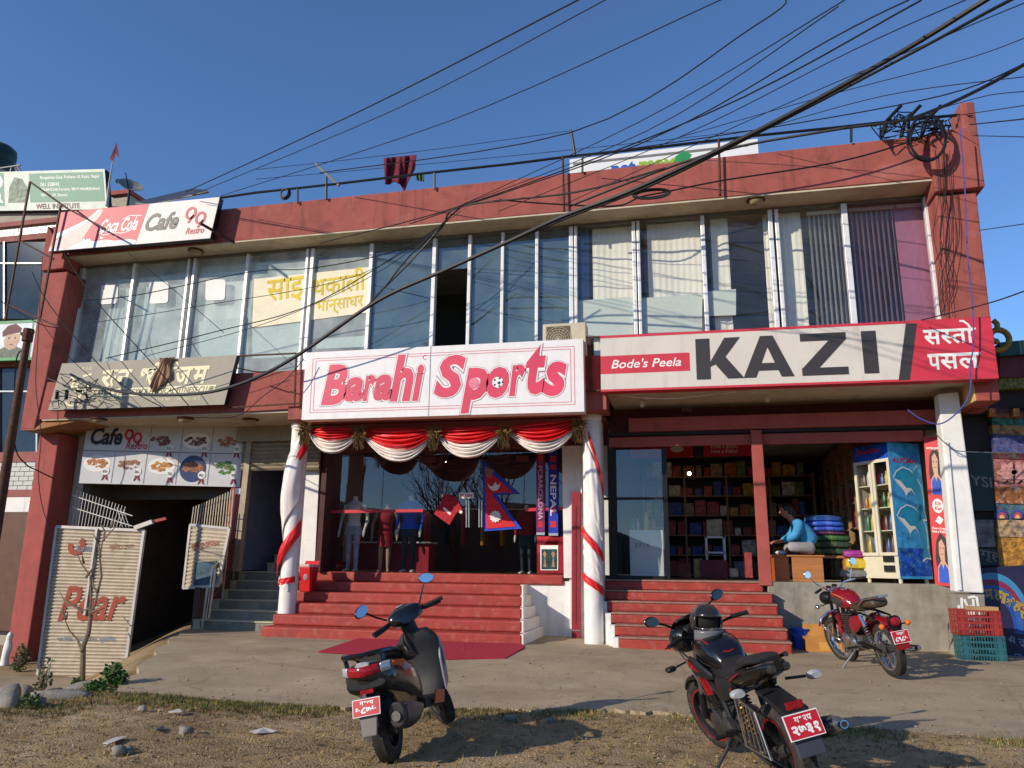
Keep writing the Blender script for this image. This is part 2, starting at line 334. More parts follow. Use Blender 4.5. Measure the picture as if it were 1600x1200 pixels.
# parapet, roof, corner blocks
b = MB(); b.prism([(-12.36, FY, 7.22), (4.0, FY, 7.25), (4.0, FY, 7.985), (-4, FY, 7.93), (-12.36, FY, 7.90)], (0, .16, 0)); part('parapet', m_red, b, bevel=.012)
b = MB().box(-12.3, 4.4, FY + .16, 20, 7.235, 7.34); part('roof_slab', m_cream, b)
b = MB().prism([(3.84, 11.9, 6.97), (4.53, 11.9, 6.985), (4.54, 11.9, 8.42), (4.34, 11.9, 8.43), (4.34, 11.9, 8.0), (3.86, 11.9, 7.98)], (0, .5, 0)); part('corner_block', m_red, b, bevel=.02)
b = MB().prism([(-12.38, 11.93, 6.93), (-11.85, 11.93, 6.95), (-11.84, 11.93, 7.215), (-12.38, 11.93, 7.9)], (0, .4, 0)); part('corner_block', m_red, b, bevel=.015)
# end pillars
b = MB().prism([U(1462, 305, FY), U(1526, 300, FY), U(1549, 505, FY), U(1562, 590, FY), U(1512, 590, FY), U(1487, 505, FY)], (0, .55, 0)); part('pillar', m_red, b, bevel=.02)
b = MB().prism([U(67, 427, FY), U(106, 424, FY), U(70, 600, FY), U(53, 671, FY), U(31, 671, FY), U(43, 600, FY)], (0, .5, 0)); part('pillar', m_red, b, bevel=.02)
b = MB().box(-12.28, -11.83, 12.42, 12.95, -.6, 3.74); part('pillar', m_redside, b, bevel=.02)
b = MB().box(-12.28, -11.56, 12.95, 13.5, -.6, 3.9); part('pillar', m_cream, b)
b = MB().prism([U(31, 672, FY), U(53, 672, FY), (-11.0, FY + .1, 3.92), (-12.3, FY + .1, 3.92)], (0, .8, 0)); part('bracket', mat('ochre_underside', (150, 104, 66), .85, var=.15), b)
# side and back walls, upper floor room
b = MB().box(-12.3, -12.1, 12.55, 20, 3.8, 7.24); b.box(4.2, 4.4, 12.55, 20, 3.7, 7.24); b.box(4.0, 4.2, 13.4, 20, -.3, 3.75); b.box(-12.3, 4.4, 19.8, 20, -.6, 7.24); part('wall', m_redside, b)
b = MB().box(-12.1, 4.2, 15.6, 15.7, 3.9, 7.23); part('wall', m_room, b)
b = MB().box(-12.1, 4.2, 12.6, 19.8, 4.3, 4.4); part('floor_slab', m_room, b)
for x in (-1.0, -6.9): part('partition_wall', m_room, MB().box(x, x + .1, 12.7, 15.6, 4.4, 7.23))
# soffit under the parapet (its own cream face) and spandrel walls, lower slabs
b = MB().box(-11.84, 3.86, FY + .005, WY + .2, 7.205, 7.233); part('soffit', m_cream, b)
b = MB().box(-12.2, -6.72, FY + .03, FY + .3, 3.94, 4.66); part('spandrel_wall', m_red, b)
b = MB().box(-6.75, -1.22, FY - .02, FY + .5, 3.77, 4.66); part('spandrel_wall', m_red, b)
b = MB().box(-1.22, 4.3, FY + .02, FY + .3, 4.06, 4.66); part('spandrel_wall', m_red, b)
b = MB().box(-11.9, -6.75, FY + .035, 14.5, 3.91, 3.935); part('soffit', m_cream, b)
b = MB().box(-1.22, 4.05, FY + .025, 13.4, 4.03, 4.055); part('soffit', m_cream, b)
b = MB().box(-6.7, -1.3, FY + .48, 14.2, 3.74, 3.765); part('soffit', m_brown, b)
b = MB().box(4.07, 4.38, FY, FY + .88, 3.72, 4.2); part('bracket', m_redside, b, bevel=.02)
b = MB().box(4.05, 4.068, FY + .01, FY + .87, 3.73, 4.05); part('bracket_face', mat('cream_yellow_paint', (214, 178, 124), .8, var=.12, scale=6), b)
b = MB().box(-12.1, 4.2, WY - .05, WY + .25, 4.62, 4.70); part('window_sill', m_alu, b)
# upper windows -------------------------------------------------------------
def wx(px): return U(px, 420 - .0905 * (px - 250), WY).x
ZH, ZS = 7.15, 4.70
b = MB().box(-11.85, 3.86, WY - .02, WY + .06, ZH, 7.205); part('window_head', mat('grey_frame', (120, 118, 112), .5, .3), b)
mull = [(131, .10), (213, .06), (298, .05), (307, .05), (390, .06), (483, .05), (491, .07), (583, .07), (681, .07), (736, .06), (787, .055), (840, .055), (893, .07), (900, .05), (990, .06), (997, .05), (1097, .065), (1202, .07), (1212, .06), (1317, .09), (1446, .09)]
MX = []
for px, wd in mull:
    x = wx(px); MX.append(x); b = MB().box(x - wd / 2, x + wd / 2, WY - .075, WY + .05, ZS, ZH); part('mullion', m_alu, b, bevel=.006)
g_clear = glass('window_glass', (248, 250, 248), .07, haze=.04)
g_teal = glass('teal_reflective_glass', (120, 150, 150), .20, haze=.34, hazecol=(128, 152, 154))  # grey haze puts a paler sky reflection into the glass colour
g_lit = glass('glare_haze_glass', (244, 248, 246), .06, haze=.42, hazecol=(222, 232, 226))  # pale haze puts sun glare and the frosted look into the pane colour
g_pink = glass('lilac_glass', (236, 224, 230), .07, haze=.05, hazecol=(150, 120, 130))
panes = [(0, 1, g_lit), (1, 2, g_lit), (3, 4, g_lit), (4, 5, g_lit), (6, 7, g_lit), (7, 8, g_teal), (9, 10, g_teal), (10, 11, g_teal), (11, 12, g_teal), (13, 14, g_clear), (15, 16, g_clear), (16, 17, g_clear), (18, 19, g_clear), (19, 20, g_pink)]
for i, j, gm in panes:
    b = MB().pane(MX[i] + .02, MX[j] - .02, WY, ZS, ZH); o = part('window_pane', gm, b)
b = MB().pane(MX[8], MX[9], WY + .02, 6.55, ZH); part('window_pane', g_teal, b)
# slight stickers / films on the panes: part of the glazing
m_frost = mat('frosted_film', (196, 212, 206), .7, var=.25, scale=60)
def film(name, px0, py0, px1, py1, m, Y=WY - .012, th=.003):
    b = PP([(px0, py1), (px1, py1 - .04 * (px1 - px0)), (px1, py0 - .075 * (px1 - px0)), (px0, py0)], Y, th); return part(name, m, b)
film('frosted_film', 301 + 10, 502, 388, 560, m_frost, WY + .02); film('frosted_film', 394, 503 - 4, 480, 560, m_frost, WY + .02); film('frosted_film', 494, 530, 580, 545, m_frost, WY + .02)
m_mesh = mat('dotted_film', (206, 214, 204), .7, var=.12, scale=90)
film('dotted_film', 903, 470, 990, 526, m_mesh, WY + .02); film('dotted_film', 1000, 466, 1097, 521, m_mesh, WY + .02); film('dotted_film', 1106, 455, 1150, 494, m_mesh, WY + .02); film('dotted_film', 790, 513, 838, 532, m_mesh, WY + .02)
m_stick = mat('white_sticker', (236, 232, 228), .6, var=.03)
for (x0, y0, x1, y1) in ((158, 446, 184, 475), (234, 441, 263, 474), (322, 437, 352, 469)):
    q = []
    for cx, cy, a0 in ((x1 - 5, y1 - 5, 0), (x0 + 3, y1 - 4, 90), (x0 + 4, y0 + 4, 180), (x1 - 4, y0 + 4, 270)):
        q += [(cx + 4.5 * math.cos(R(a0 + 30 * k)), cy + 4.5 * math.sin(R(a0 + 30 * k))) for k in range(4)]
    b = PP(q, WY - .012, .003); part('window_sticker', m_stick, b)
# inside: pale board behind left panes, yellow notice
b = PP([(158, 575), (300, 562), (306, 424), (170, 440)], WY + .10, .02); part('pale_board', mat('pale_teal_board', (180, 192, 190), .7, var=.25, scale=.9), b)
b = PP([(305, 562), (480, 548), (486, 404), (314, 418)], WY + .12, .02); part('pale_board', mat('white_blind', (216, 222, 216), .7, var=.12, scale=1.5), b)
b = PP([(394, 512), (577, 488), (580, 417), (397, 436)], WY - .012, .008); o = part('notice_board', mat('cream_notice', (240, 228, 196), .7, var=.05), b)
bd = Board(U(394, 512, WY - .012), U(577, 488, WY - .012), U(397, 436, WY - .012)); t = MB()
bd.text(t, 'थकाली', .52, .46, .97, .93, bold=.012); bd.text(t, 'भान्साघर', .55, .06, .95, .36, bold=.008); bd.text(t, 'साइ', .12, .42, .44, .92, bold=.012)
part('lettering', mat('yellow_print', (222, 196, 60), .7, var=.1), t, o)
# ------------------------------------------------------------------ ground floor: sports shop bay
XR = -1.85
stairs = []
for k in range(6):
    Y = 11.85 + .33 * k; z0 = (.0 if k == 0 else .17 + .172 * k); z1 = .17 + .172 * (k + 1)
    xr = U(815.5, 1000 - 17 * k, Y).x if k < 5 else U(880, 900, Y).x
    b = MB().box(-6.86 + .012 * (k % 2), xr, Y, 13.95, z0 - .02 if k == 0 else z0, z1); o = part('step', m_step, b, bevel=.03, seg=3)
    if k < 5: part('step_side', m_white, MB().box(xr - .03, xr + .02, Y + .012, 13.56, z0, z1 + .003), o)
FZ = 1.202
b = MB().box(U(814, 990, 13.5).x, U(893, 990, 13.5).x, 13.55, 13.9, 0, 1.095); part('plinth_wall', m_white, b)
b = MB().box(-7.0, -1.3, 13.6, 17.5, .2, 1.19); part('shop_floor', mat('brown_tile_floor', (120, 92, 80), .4, var=.1), b)
def rcol(px, pyb, pxt, pyt, zb):
    a = U(px, pyb, 12.5); t = U(pxt, pyt, 12.5); b = MB().lathe([(.15, zb), (.15, 3.70), (.17, 3.71), (.17, 3.77)], ((a.x + t.x) / 2, 12.5, 0), n=28); return part('round_column', m_white, b, smooth=True)
rcol(926, 1000, 927, 700, .12); rcol(447, 940, 470, 700, .12)
# white door posts and jambs
b = MB().prism([U(482, 690, 13.45), U(501, 690, 13.45), U(491, 893, 13.45), U(466, 893, 13.45)], (0, .3, 0)); part('door_post', m_white, b)
b = MB().prism([U(501, 690, 13.5), U(509, 690, 13.5), U(500, 893, 13.5), U(491, 893, 13.5)], (0, .3, 0)); part('door_jamb', mat('dark_maroon_jamb', (86, 48, 48), .6), b)
b = MB().prism([U(878, 690, 13.4), U(909, 690, 13.4), U(909, 903, 13.4), U(881, 903, 13.4)], (0, .35, 0)); part('door_post', m_white, b)
b = MB().box(U(893, 990, 13.5).x - .02, -1.32, 13.45, 13.8, .1, 3.75); part('door_post', m_white, b)
b = MB().box(U(936, 990, 12.9).x, U(945, 990, 12.9).x, 12.75, 13.1, .1, 3.76); part('pilaster', m_white, b)
b = MB().box(-6.75, -1.35, 13.4, 13.7, 3.42, 3.77); part('header_beam', m_brown, b)
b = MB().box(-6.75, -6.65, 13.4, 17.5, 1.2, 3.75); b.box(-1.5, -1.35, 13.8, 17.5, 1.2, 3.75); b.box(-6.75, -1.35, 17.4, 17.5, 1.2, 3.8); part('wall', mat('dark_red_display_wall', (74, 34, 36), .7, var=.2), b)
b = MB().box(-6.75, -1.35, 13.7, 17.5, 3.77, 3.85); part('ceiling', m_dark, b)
g_door = glass('shop_glass', (236, 240, 240), .085)
gx = [U(p, 880, 13.72).x for p in (506, 592, 665, 738, 818, 882)]
for i in range(5):
    b = MB().pane(gx[i] + .006, gx[i + 1] - .006, 13.72, FZ + .02, 3.42); part('glass_panel', g_door, b)
b = MB().prism([U(893, 768, 13.3), U(907, 768, 13.3), U(907, 1000, 13.3), U(893, 1000, 13.3)], (0, .06, 0)); o = part('folding_post', m_maroon, b, bevel=.008)
b = MB().prism([U(898.5, 790, 13.29), U(900, 790, 13.29), U(900, 975, 13.29), U(898.5, 975, 13.29)], (0, .006, 0)); part('groove', m_brown, b, o)
b = MB().prism([U(894, 984, 13.29), U(907, 984, 13.29), U(907, 986, 13.29), U(894, 986, 13.29)], (0, .006, 0)); part('strip', m_steel, b, o)
# door pull handles, door patch plates
for px in (731, 751):
    for dx in (-.024, .024):
        a = U(px, 782, 13.64); c = U(px, 824, 13.64); b = MB().tube([a + Vector((dx, 0, 0)), c + Vector((dx, 0, 0))], .016, 8); part('door_handle', m_steel, b, smooth=True)
for px0, px1, py in ((664, 680, 714), (806, 826, 712)):
    b = PP([(px0, py + 9), (px1, py + 9), (px1, py), (px0, py)], 13.68, .03); part('door_plate', m_brown, b)
# glowing ceiling spots seen through the glass
# ------------------------------------------------------------------ ground floor: grocery bay
KZ = 1.152
kl = [967, 961, 955, 949, 945, 943]; kr = [1238, 1231, 1224, 1215, 1207, 1192]
m_nose = mat('worn_step_nosing', (150, 112, 96), .8, var=.15, scale=12)
for k in range(6):
    Y = 11.92 + .22 * k; z0 = .0 if k == 0 else .19 + .1603 * k; z1 = .19 + .1603 * (k + 1); yy = 1015 - 21 * k
    xl, xr = U(kl[k], yy, Y).x, U(kr[k], yy, Y).x
    b = MB().box(xl, xr, Y, 13.7, z0, z1 - .03); o = part('step', m_step, b, bevel=.02)
    b = MB().box(xl - .004, xr + .006, Y - .012, 13.69, z1 - .03, z1); part('nosing', m_nose, b, o, bevel=.012)
    b = MB().box(xl - .09, xl - .006, Y + .02, 13.4, 0, z1 - .02); part('cheek_wall', m_white, b)
b = MB().box(-1.3, 1.2, 13.3, 20, .1, KZ - .006); part('shop_floor', m_conc, b)
b = MB().box(1.14, 4.1, 13.0, 20, -.1, KZ); part('concrete_platform', m_conc, b, bevel=.015)
b = MB().box(-1.32, 4.05, 13.35, 13.5, 3.55, 4.04); part('wall', m_brown, b)
b = MB().box(-.95, 4.0, 12.95, 13.3, 3.57, 3.80); part('shutter_housing', m_redside, b, bevel=.01)
b = MB().box(-1.3, 4.0, 13.02, 13.25, 3.52, 3.565); part('shutter_guide', m_dark, b)
b = MB().box(-1.3, 3.62, 13.08, 13.16, 3.33, 3.50); part('header_beam', m_redside, b, bevel=.008)
b = MB().prism([U(1173, 672, 12.98), U(1190, 672, 12.98), U(1207, 915, 12.98), U(1187, 915, 12.98)], (0, .1, 0)); part('post', m_redside, b, bevel=.006)
b = MB().prism([U(1466, 615, 12.4), U(1498, 612, 12.4), U(1538, 927, 12.4), U(1493, 925, 12.4)], (0, .24, 0)); part('pillar', m_white, b, bevel=.02)
b = MB().prism([U(1478, 690, 12.37), U(1482, 690, 12.37), U(1503, 922, 12.37), U(1498, 922, 12.37)], (0, .025, 0)); part('conduit', m_white, b)
b = MB().prism([U(1489, 928, 12.43), U(1538, 929, 12.43), U(1544, 1060, 12.43), U(1500, 1060, 12.43)], (0, .4, 0)); o = part('pillar_base', m_conc, b)
t = MB(); bd = Board(U(1500, 1010, 12.425), U(1540, 1010, 12.425), U(1490, 930, 12.425))
for pts in (((.3, .95), (.25, .6), (.3, .4)), ((.4, .92), (.55, .7), (.5, .35)), ((.75, .92), (.72, .4)), ((.9, .97), (.95, .35)), ((.55, .95), (.85, .97)), ((.15, .8), (.12, .35)), ((.62, .8), (.65, .5))):
    bd.line(t, pts, .035)
part('paint_marks', m_white, t, o)
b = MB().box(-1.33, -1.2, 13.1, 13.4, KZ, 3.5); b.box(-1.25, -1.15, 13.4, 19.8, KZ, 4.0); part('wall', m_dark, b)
b = MB().box(3.75, 3.9, 13.4, 19.8, KZ, 4.0); part('wall', m_cream, b)
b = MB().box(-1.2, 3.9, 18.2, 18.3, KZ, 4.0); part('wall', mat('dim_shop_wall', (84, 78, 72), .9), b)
b = MB().box(-1.2, 3.9, 13.5, 18.3, 3.78, 3.84); part('ceiling', mat('dim_shop_ceiling', (160, 154, 140), .9), b)
# glass panel and frame left of the shop door
a0, a1 = U(944, 880, 13.2).x, U(1041, 880, 13.2).x
b = MB().pane(a0, a1, 13.2, KZ + .05, 3.3); part('glass_panel', glass('dark_shop_glass', (240, 244, 244), .10), b)
for (x0, x1, z0, z1) in ((a0 - .05, a0, KZ, 3.33), (a1 - .02, a1 + .06, KZ, 3.33), (a0, a1, KZ, KZ + .06), (a0, a1, U(990, 781, 13.2).z, U(990, 777, 13.2).z)):
    b = MB().box(x0, x1, 13.18, 13.24, z0, z1); part('door_frame', m_black, b)
# ------------------------------------------------------------------ left bay: stairs, shutter, basement
m_tile = mat('grey_step_tile', (132, 128, 112), .6, var=.14, scale=5, stain=((92, 88, 78), .6, 6))
m_tile2 = mat('pale_step_edge', (190, 182, 150), .7, var=.12, scale=6)
for k in range(6):
    Y = 12.62 + .26 * k; z1 = .19 + .165 * (k + 1); xl = -8.62 + .0 * k
    b = MB().box(xl, -6.9, Y, 14.6, z1 - .165, z1 - .02); o = part('stair_step', m_tile, b); b = MB().box(xl - .01, -6.88, Y - .02, 14.6, z1 - .02, z1); part('tread', m_tile2, b, o)
    b = MB().box(xl - .005, xl + .13, Y - .008, Y + .1, z1 - .163, z1 - .022); part('step_end', m_tile2, b, o)
for k in range(9):
    Y = 14.5 + .26 * k; z1 = 1.18 + .165 * (k + 1); b = MB().box(-8.35, -7.0, Y, Y + .6, z1 - .165, z1 - .02); o = part('stair_step', m_tile, b); b = MB().box(-8.37, -6.99, Y - .02, Y + .5, z1 - .02, z1); part('tread', m_tile2, b, o)
    b = MB().box(-8.352, -8.2, Y - .008, Y + .1, z1 - .163, z1 - .022); part('step_end', m_tile2, b, o)
b = MB().box(-8.62, -6.9, 14.6, 17.9, .2, 1.185); part('landing', m_tile, b)
m_shut = mat('dusty_shutter', (150, 138, 118), .6, .3, var=.12, scale=6)
x0, x1 = U(373, 690, 13.3).x, -6.76
zt, zb = U(420, 668, 13.3).z, U(420, 735, 13.3).z
b = MB().box(x0, x1, 13.2, 13.5, zt - .28, zt + .12); part('shutter_housing', m_shut, b)
n = 7
for k in range(n):
    z = zb + (zt - .28 - zb) * k / n; h = (zt - .28 - zb) / n; b = MB().prism([(x0 + .1, 13.30, z), (x0 + .1, 13.27, z + h * .5), (x0 + .1, 13.30, z + h), (x0 + .1, 13.33, z + h), (x0 + .1, 13.33, z)], (x1 - x0 - .1, 0, 0)); part('shutter_slat', m_shut, b)
b = MB().prism([U(385, 690, 13.25), U(393, 690, 13.25), U(372, 893, 13.25), U(362, 893, 13.25)], (0, .12, 0)); part('shutter_guide', m_shut, b)
b = MB().prism([U(372, 745, 13.35), U(384, 700, 13.35), U(372, 800, 13.35), U(362, 893, 13.35), U(344, 893, 13.35), U(360, 765, 13.35)], (0, .1, 0)); part('jamb', m_redside, b)
# basement: side walls and dark room
m_bwall = mat('shaded_grimy_basement_wall', (84, 74, 62), .9, var=.2, scale=2, stain=((50, 44, 40), .7, 2))  # grimy wall, base colour darkened further to carry the driveway's shade
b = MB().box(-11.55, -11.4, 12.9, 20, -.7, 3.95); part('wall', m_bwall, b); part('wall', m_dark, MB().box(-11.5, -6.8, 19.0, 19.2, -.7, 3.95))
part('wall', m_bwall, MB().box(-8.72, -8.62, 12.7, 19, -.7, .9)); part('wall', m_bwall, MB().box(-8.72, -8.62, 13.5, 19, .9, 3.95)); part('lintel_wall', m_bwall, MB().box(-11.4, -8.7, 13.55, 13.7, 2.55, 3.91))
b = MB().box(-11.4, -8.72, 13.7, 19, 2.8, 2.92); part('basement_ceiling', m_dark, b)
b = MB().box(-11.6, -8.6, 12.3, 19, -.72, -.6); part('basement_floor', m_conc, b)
b = MB().box(-8.62, -6.8, 18.0, 18.1, 1.2, 3.95); part('wall', mat('blue_grey_wall', (110, 120, 150), .8), b); part('wall', MATS['blue_grey_wall'], MB().box(-8.61, -8.58, 13.55, 18, 1.2, 3.9))
# ------------------------------------------------------------------ sign boards on the facade
def signboard(name, label, bl, br, tl, th, m_face, m_side=None, loc=None):
    """returns (thing, Board): an upright panel with a casing behind it"""
    bd = Board(bl, br, tl); c = bd.p(.5, 0); t = thing(name, label, 'sign', c)
    b = MB(); q = [bd.p(0, 0), bd.p(1, 0), bd.p(1, 1), bd.p(0, 1)]; b.prism(q, -bd.n * .012); b.build('panel', m_face, t)
    b = MB(); e = -bd.n * .013; b.prism([p + e for p in q], -bd.n * th); b.build('casing', m_side or m_black, t)
    return t, bd
p_red = mat('print_red', (200, 44, 56), .45, var=.04); p_white = mat('print_white', (236, 234, 228), .45, var=.03, scale=3); p_black = mat('print_black', (32, 30, 32), .5, var=.05)
p_pink = mat('print_pink_red', (216, 62, 92), .45, var=.10, scale=.8); p_grey = mat('print_grey', (120, 118, 114), .5, var=.05)
# grocery sign
Y = 11.74
t, bd = signboard('shop_sign', 'long white sign with black KAZI lettering and a red Devanagari end panel', U(939, 612, Y), U(1560.5, 591, Y), U(938, 525, Y), .2, mat('pale_cream_sheet', (212, 204, 192), .5, var=.04, scale=1.5, bump=.5, bscale=1.3), p_red)
b = MB(); bd.rect(b, 0, .955, 1, 1); bd.rect(b, 0, 0, 1, .035); bd.rect(b, 0, .31, .245, .63); bd.poly(b, [(.795, 0), (1, 0), (1, 1), (.825, 1)], .004); b.build('red_band', mat('print_rose_red', (204, 54, 70), .45, var=.05), t)
b = MB(); bd.text(b, "Bode's Peela", .03, .40, .222, .56, shear=.25, bold=.012); b.build('lettering', p_white, t)
b = MB()
def letter(o, w, polys, y0=.15, y1=.86):
    b = MB()
    for k, poly in enumerate(polys): bd.poly(b, [(o + x * w, y0 + y * (y1 - y0)) for x, y in poly], .006 + .0004 * k)
    b.build('letter', mat('print_charcoal', (58, 54, 54), .5, var=.05), t)
letter(.262, .125, [[(0, 0), (.30, 0), (.30, 1), (0, 1)], [(.30, .42), (.62, 1), (.95, 1), (.56, .44), (.30, .30)], [(.44, .50), (.62, .54), (1.0, 0), (.66, 0), (.36, .42)]])
letter(.385, .130, [[(0, 0), (.25, 0), (.60, 1), (.37, 1)], [(.75, 0), (1, 0), (.62, 1), (.41, 1)], [(.20, .16), (.80, .16), (.76, .34), (.25, .34)]])
letter(.535, .115, [[(0, .82), (1, .82), (1, 1), (0, 1)], [(0, 0), (1, 0), (1, .18), (0, .18)], [(.0, .16), (.36, .16), (1, .84), (.64, .84)]])
letter(.688, .036, [[(0, 0), (1, 0), (1, 1), (0, 1)]])
b = MB(); bd.poly(b, [(.768, .02), (.795, .02), (.826, .95), (.799, .95)], .006); b.build('slash_mark', mat('print_charcoal', (58, 54, 54), .5, var=.05), t)
b = MB()
def dev(bd, mb, glyph, a0, a1, b0, b1, bold=.02, clip=None): bd.text(mb, glyph, a0, b0, a1, b1, .006, 0, bold, clip)
dev(bd, b, 'स', .838, .880, .58, .82); dev(bd, b, 'स', .878, .920, .58, .82, clip=.66); dev(bd, b, 'त', .903, .940, .585, .82); dev(bd, b, 'ा', .938, .955, .585, .82)
bd.line(b, [(.951, .81), (.945, .89), (.935, .95), (.926, .95)], .03, .007); bd.line(b, [(.838, .815), (.962, .815)], .028, .0065)
dev(bd, b, 'प', .842, .872, .17, .42); dev(bd, b, 'स', .870, .914, .17, .42); dev(bd, b, 'ल', .912, .962, .17, .42); bd.line(b, [(.842, .415), (.966, .415)], .028, .0065)
b.build('lettering', p_white, t)
# sports shop sign
Y = 11.70
t, bd = signboard('shop_sign', 'white Barahi Sports sign with pink bubble lettering above the swags', U(471, 656, Y), U(913, 643, Y), U(478, 551, Y), .22, mat('white_flex_sheet', (232, 228, 226), .5, var=.03, scale=6, bump=.5, bscale=1.3), m_white)
b = MB()
for i, e in ((.03, .003), (.042, .003)):
    k = .10 if i == .03 else .135; wd = .008
    for pts in (((i, k), (1 - i, k)), ((1 - i, k), (1 - i, 1 - k)), ((1 - i, 1 - k), (i, 1 - k)), ((i, 1 - k), (i, k))): bd.line(b, pts, wd, e)
b.build('border_line', p_pink, t)
words = (("B", .085, .175, .20, .80), ("a", .165, .235, .24, .60), ("r", .232, .275, .24, .62), ("a", .268, .335, .24, .62), ("h", .325, .405, .22, .90), ("i", .402, .44, .22, .74),
         ("S", .475, .58, .25, .86), ("p", .565, .655, .02, .66), ("o", .648, .722, .22, .66), ("r", .722, .775, .24, .68), ("t", .775, .84, .25, .95), ("s", .828, .905, .22, .70))
for nm, m_, bold, e in (('letter_shadow', mat('print_mauve_grey', (150, 120, 132), .5, var=.03), .085, .004), ('letter_outline', p_white, .072, .0055), ('lettering', p_pink, .045, .007)):
    b = MB()
    for ch, a0, a1, b0, b1 in words:
        g_ = (bold - .045) * .13; a0, a1 = .071 + (a0 - .085) * 1.066, .071 + (a1 - .085) * 1.066; bd.text(b, ch, a0 - g_, b0 - g_ * 3.4, a1 + g_, b1 + g_ * 3.4, e, .22, bold)
    if nm != 'lettering': bd.disc(b, .711, .44, .034 if nm == 'letter_outline' else .036, e)
    b.build(nm, m_, t)
b = MB(); bd.disc(b, .629, .44, .019, .009); b.build('basketball_print', mat('print_light_pink', (228, 130, 146), .5, var=.05), t)
b = MB(); bd.line(b, arc(.629, .44, .012, .06, 200, 340), .006, .0095); bd.line(b, [(.611, .45), (.647, .42)], .006, .0095); b.build('basketball_seam', p_pink, t)
b = MB(); bd.disc(b, .711, .44, .019, .009); b.build('football_print', p_white, t)
b = MB(); bd.disc(b, .716, .43, .006, .0095, 5)
for k in range(5): bd.disc(b, .713 + .015 * math.cos(k * 1.256), .44 + .058 * math.sin(k * 1.256), .0042, .0095, 5)
b.build('football_patch', p_black, t)
b = MB(); bd.line(b, arc(.452, .845, .008, .03, 60, 300, 8), .010, .006); b.build('mark', p_pink, t)
b = MB(); bd.line(b, [(.47, 0), (.472, 1)], .008, .0045); b.build('panel_seam', p_grey, t)
# gym sign
Y = 11.78
t, bd = signboard('gym_sign', 'weathered grey fitness club sign with cream Devanagari lettering on the left bay', U(75, 641, Y), U(350, 632, Y), U(97, 568, Y), .1, mat('grey_sign_sheet', (158, 150, 134), .6, var=.07, scale=2, stain=((120, 114, 104), .5, 4)), m_black)
p_cr = mat('print_cream', (228, 220, 176), .5, var=.04)
b = MB(); bd.rect(b, .235, .24, .93, .41); b.build('cream_band', p_cr, t)
b = MB(); bd.text(b, 'RATNA SHREE GYM & PHYSICAL FITNESS CLUB', .245, .265, .92, .385, .006, .1, .012); b.build('lettering', mat('print_olive', (112, 104, 84), .5), t)
b = MB()
for gl, a0, a1, cl in (('र', .265, .33, None), ('त', .32, .37, .62), ('न', .355, .435, None), ('श', .485, .56, .72), ('र', .53, .57, None), ('ी', .555, .60, None), ('ि', .655, .70, None), ('ज', .69, .78, None), ('म', .79, .87, None)):
    hi = .93 if gl in 'ीि' else .80
    bd.text(b, gl, a0, .44, a1, hi, .006, 0, .03, cl)
bd.line(b, [(.265, .79), (.435, .79)], .035); bd.line(b, [(.49, .79), (.60, .79)], .035); bd.line(b, [(.655, .79), (.87, .79)], .035)
bd.text(b, 'MAHENDRA GATE, POKHARA-10', .265, .10, .46, .17); bd.text(b, 'PHONE: 9841111944, 9846114615', .60, .10, .86, .17); bd.text(b, 'R.S.G', .135, .83, .19, .90, bold=.01)
bd.line(b, [(.08, .70), (.11, .60), (.10, .50), (.13, .42)], .06); bd.line(b, arc(.165, .55, .038, .18, 180, 360, 10), .07); bd.line(b, [(.12, .40), (.17, .38), (.17, .26), (.12, .26)], .05); bd.line(b, arc(.14, .22, .05, .14, 200, 330, 8), .03); bd.line(b, [(.15, .70), (.20, .74)], .04)
b.build('lettering', p_cr, t)
# torn brown rag hung on the gym sign
b = MB()
def rag(u, v):
    x = .58 + .085 * u; wv = .02 * math.sin(u * 22) + .012 * math.sin(u * 41 + v * 5); low = .88 - (.62 * (1 - .5 * abs(u - .35) * 1.6)) * v
    return bd.p(x + .012 * math.sin(v * 4 + u * 3), .97 + .03 - (.97 + .03 - low) * v if v > 0 else 1.0, .04 + wv)
b.grid(rag, 24, 12); o = b.build('hanging_rag', mat('brown_rag', (150, 116, 92), .9, var=.2, scale=9, stretch=(1, 1, .15)), loc=bd.p(.6, .4), smooth=True); tag(o, 'torn brown rag hanging over the grey gym sign', 'rag')
o.modifiers.new('thick', 'SOLIDIFY').thickness = .008
layer(MATS['pale_cream_sheet'], (168, 156, 138), .45, (5, 5, .8), .55, .75); layer(MATS['white_flex_sheet'], (190, 184, 176), .4, (5, 5, .8), .55, .75)
# cola and cafe sign
Y = 11.70
t, bd = signboard('cafe_sign', 'faded red and white cafe sign with a cola bottle print at the roof edge', U(76, 393, Y), U(328, 372, Y), U(93, 332, Y), .12, mat('faded_white_sheet', (224, 214, 206), .5, var=.05), m_black)
b = MB(); bd.poly(b, [(.0, .0), (.55, .0), (.575, 1), (0, 1)], .003); b.build('red_field', mat('faded_rose_red', (206, 74, 86), .5, var=.06, scale=2), t)
b = MB(); bd.poly(b, [(0, .003), (.55, .003), (.552, .10), (.5, .15), (.42, .13), (.36, .18), (.28, .16), (.22, .26), (.14, .22), (.0, .08)], .0045)
for k in range(26): bd.disc(b, rnd.uniform(.02, .5), rnd.uniform(.03, .3) * (1 - .3 * rnd.random()), rnd.uniform(.004, .012), .005, 7)
b.build('ice_splash', mat('print_ice_blue', (206, 216, 218), .5, var=.12, scale=9), t)
b = MB(); bd.poly(b, [(.0, .08), (.10, .02), (.20, .20), (.235, .55), (.275, .78), (.29, .95), (.26, .99), (.235, .85), (.16, .65), (.06, .45)], .0055); b.build('bottle_print', mat('print_bottle', (120, 84, 90), .4, var=.35, scale=6), t)
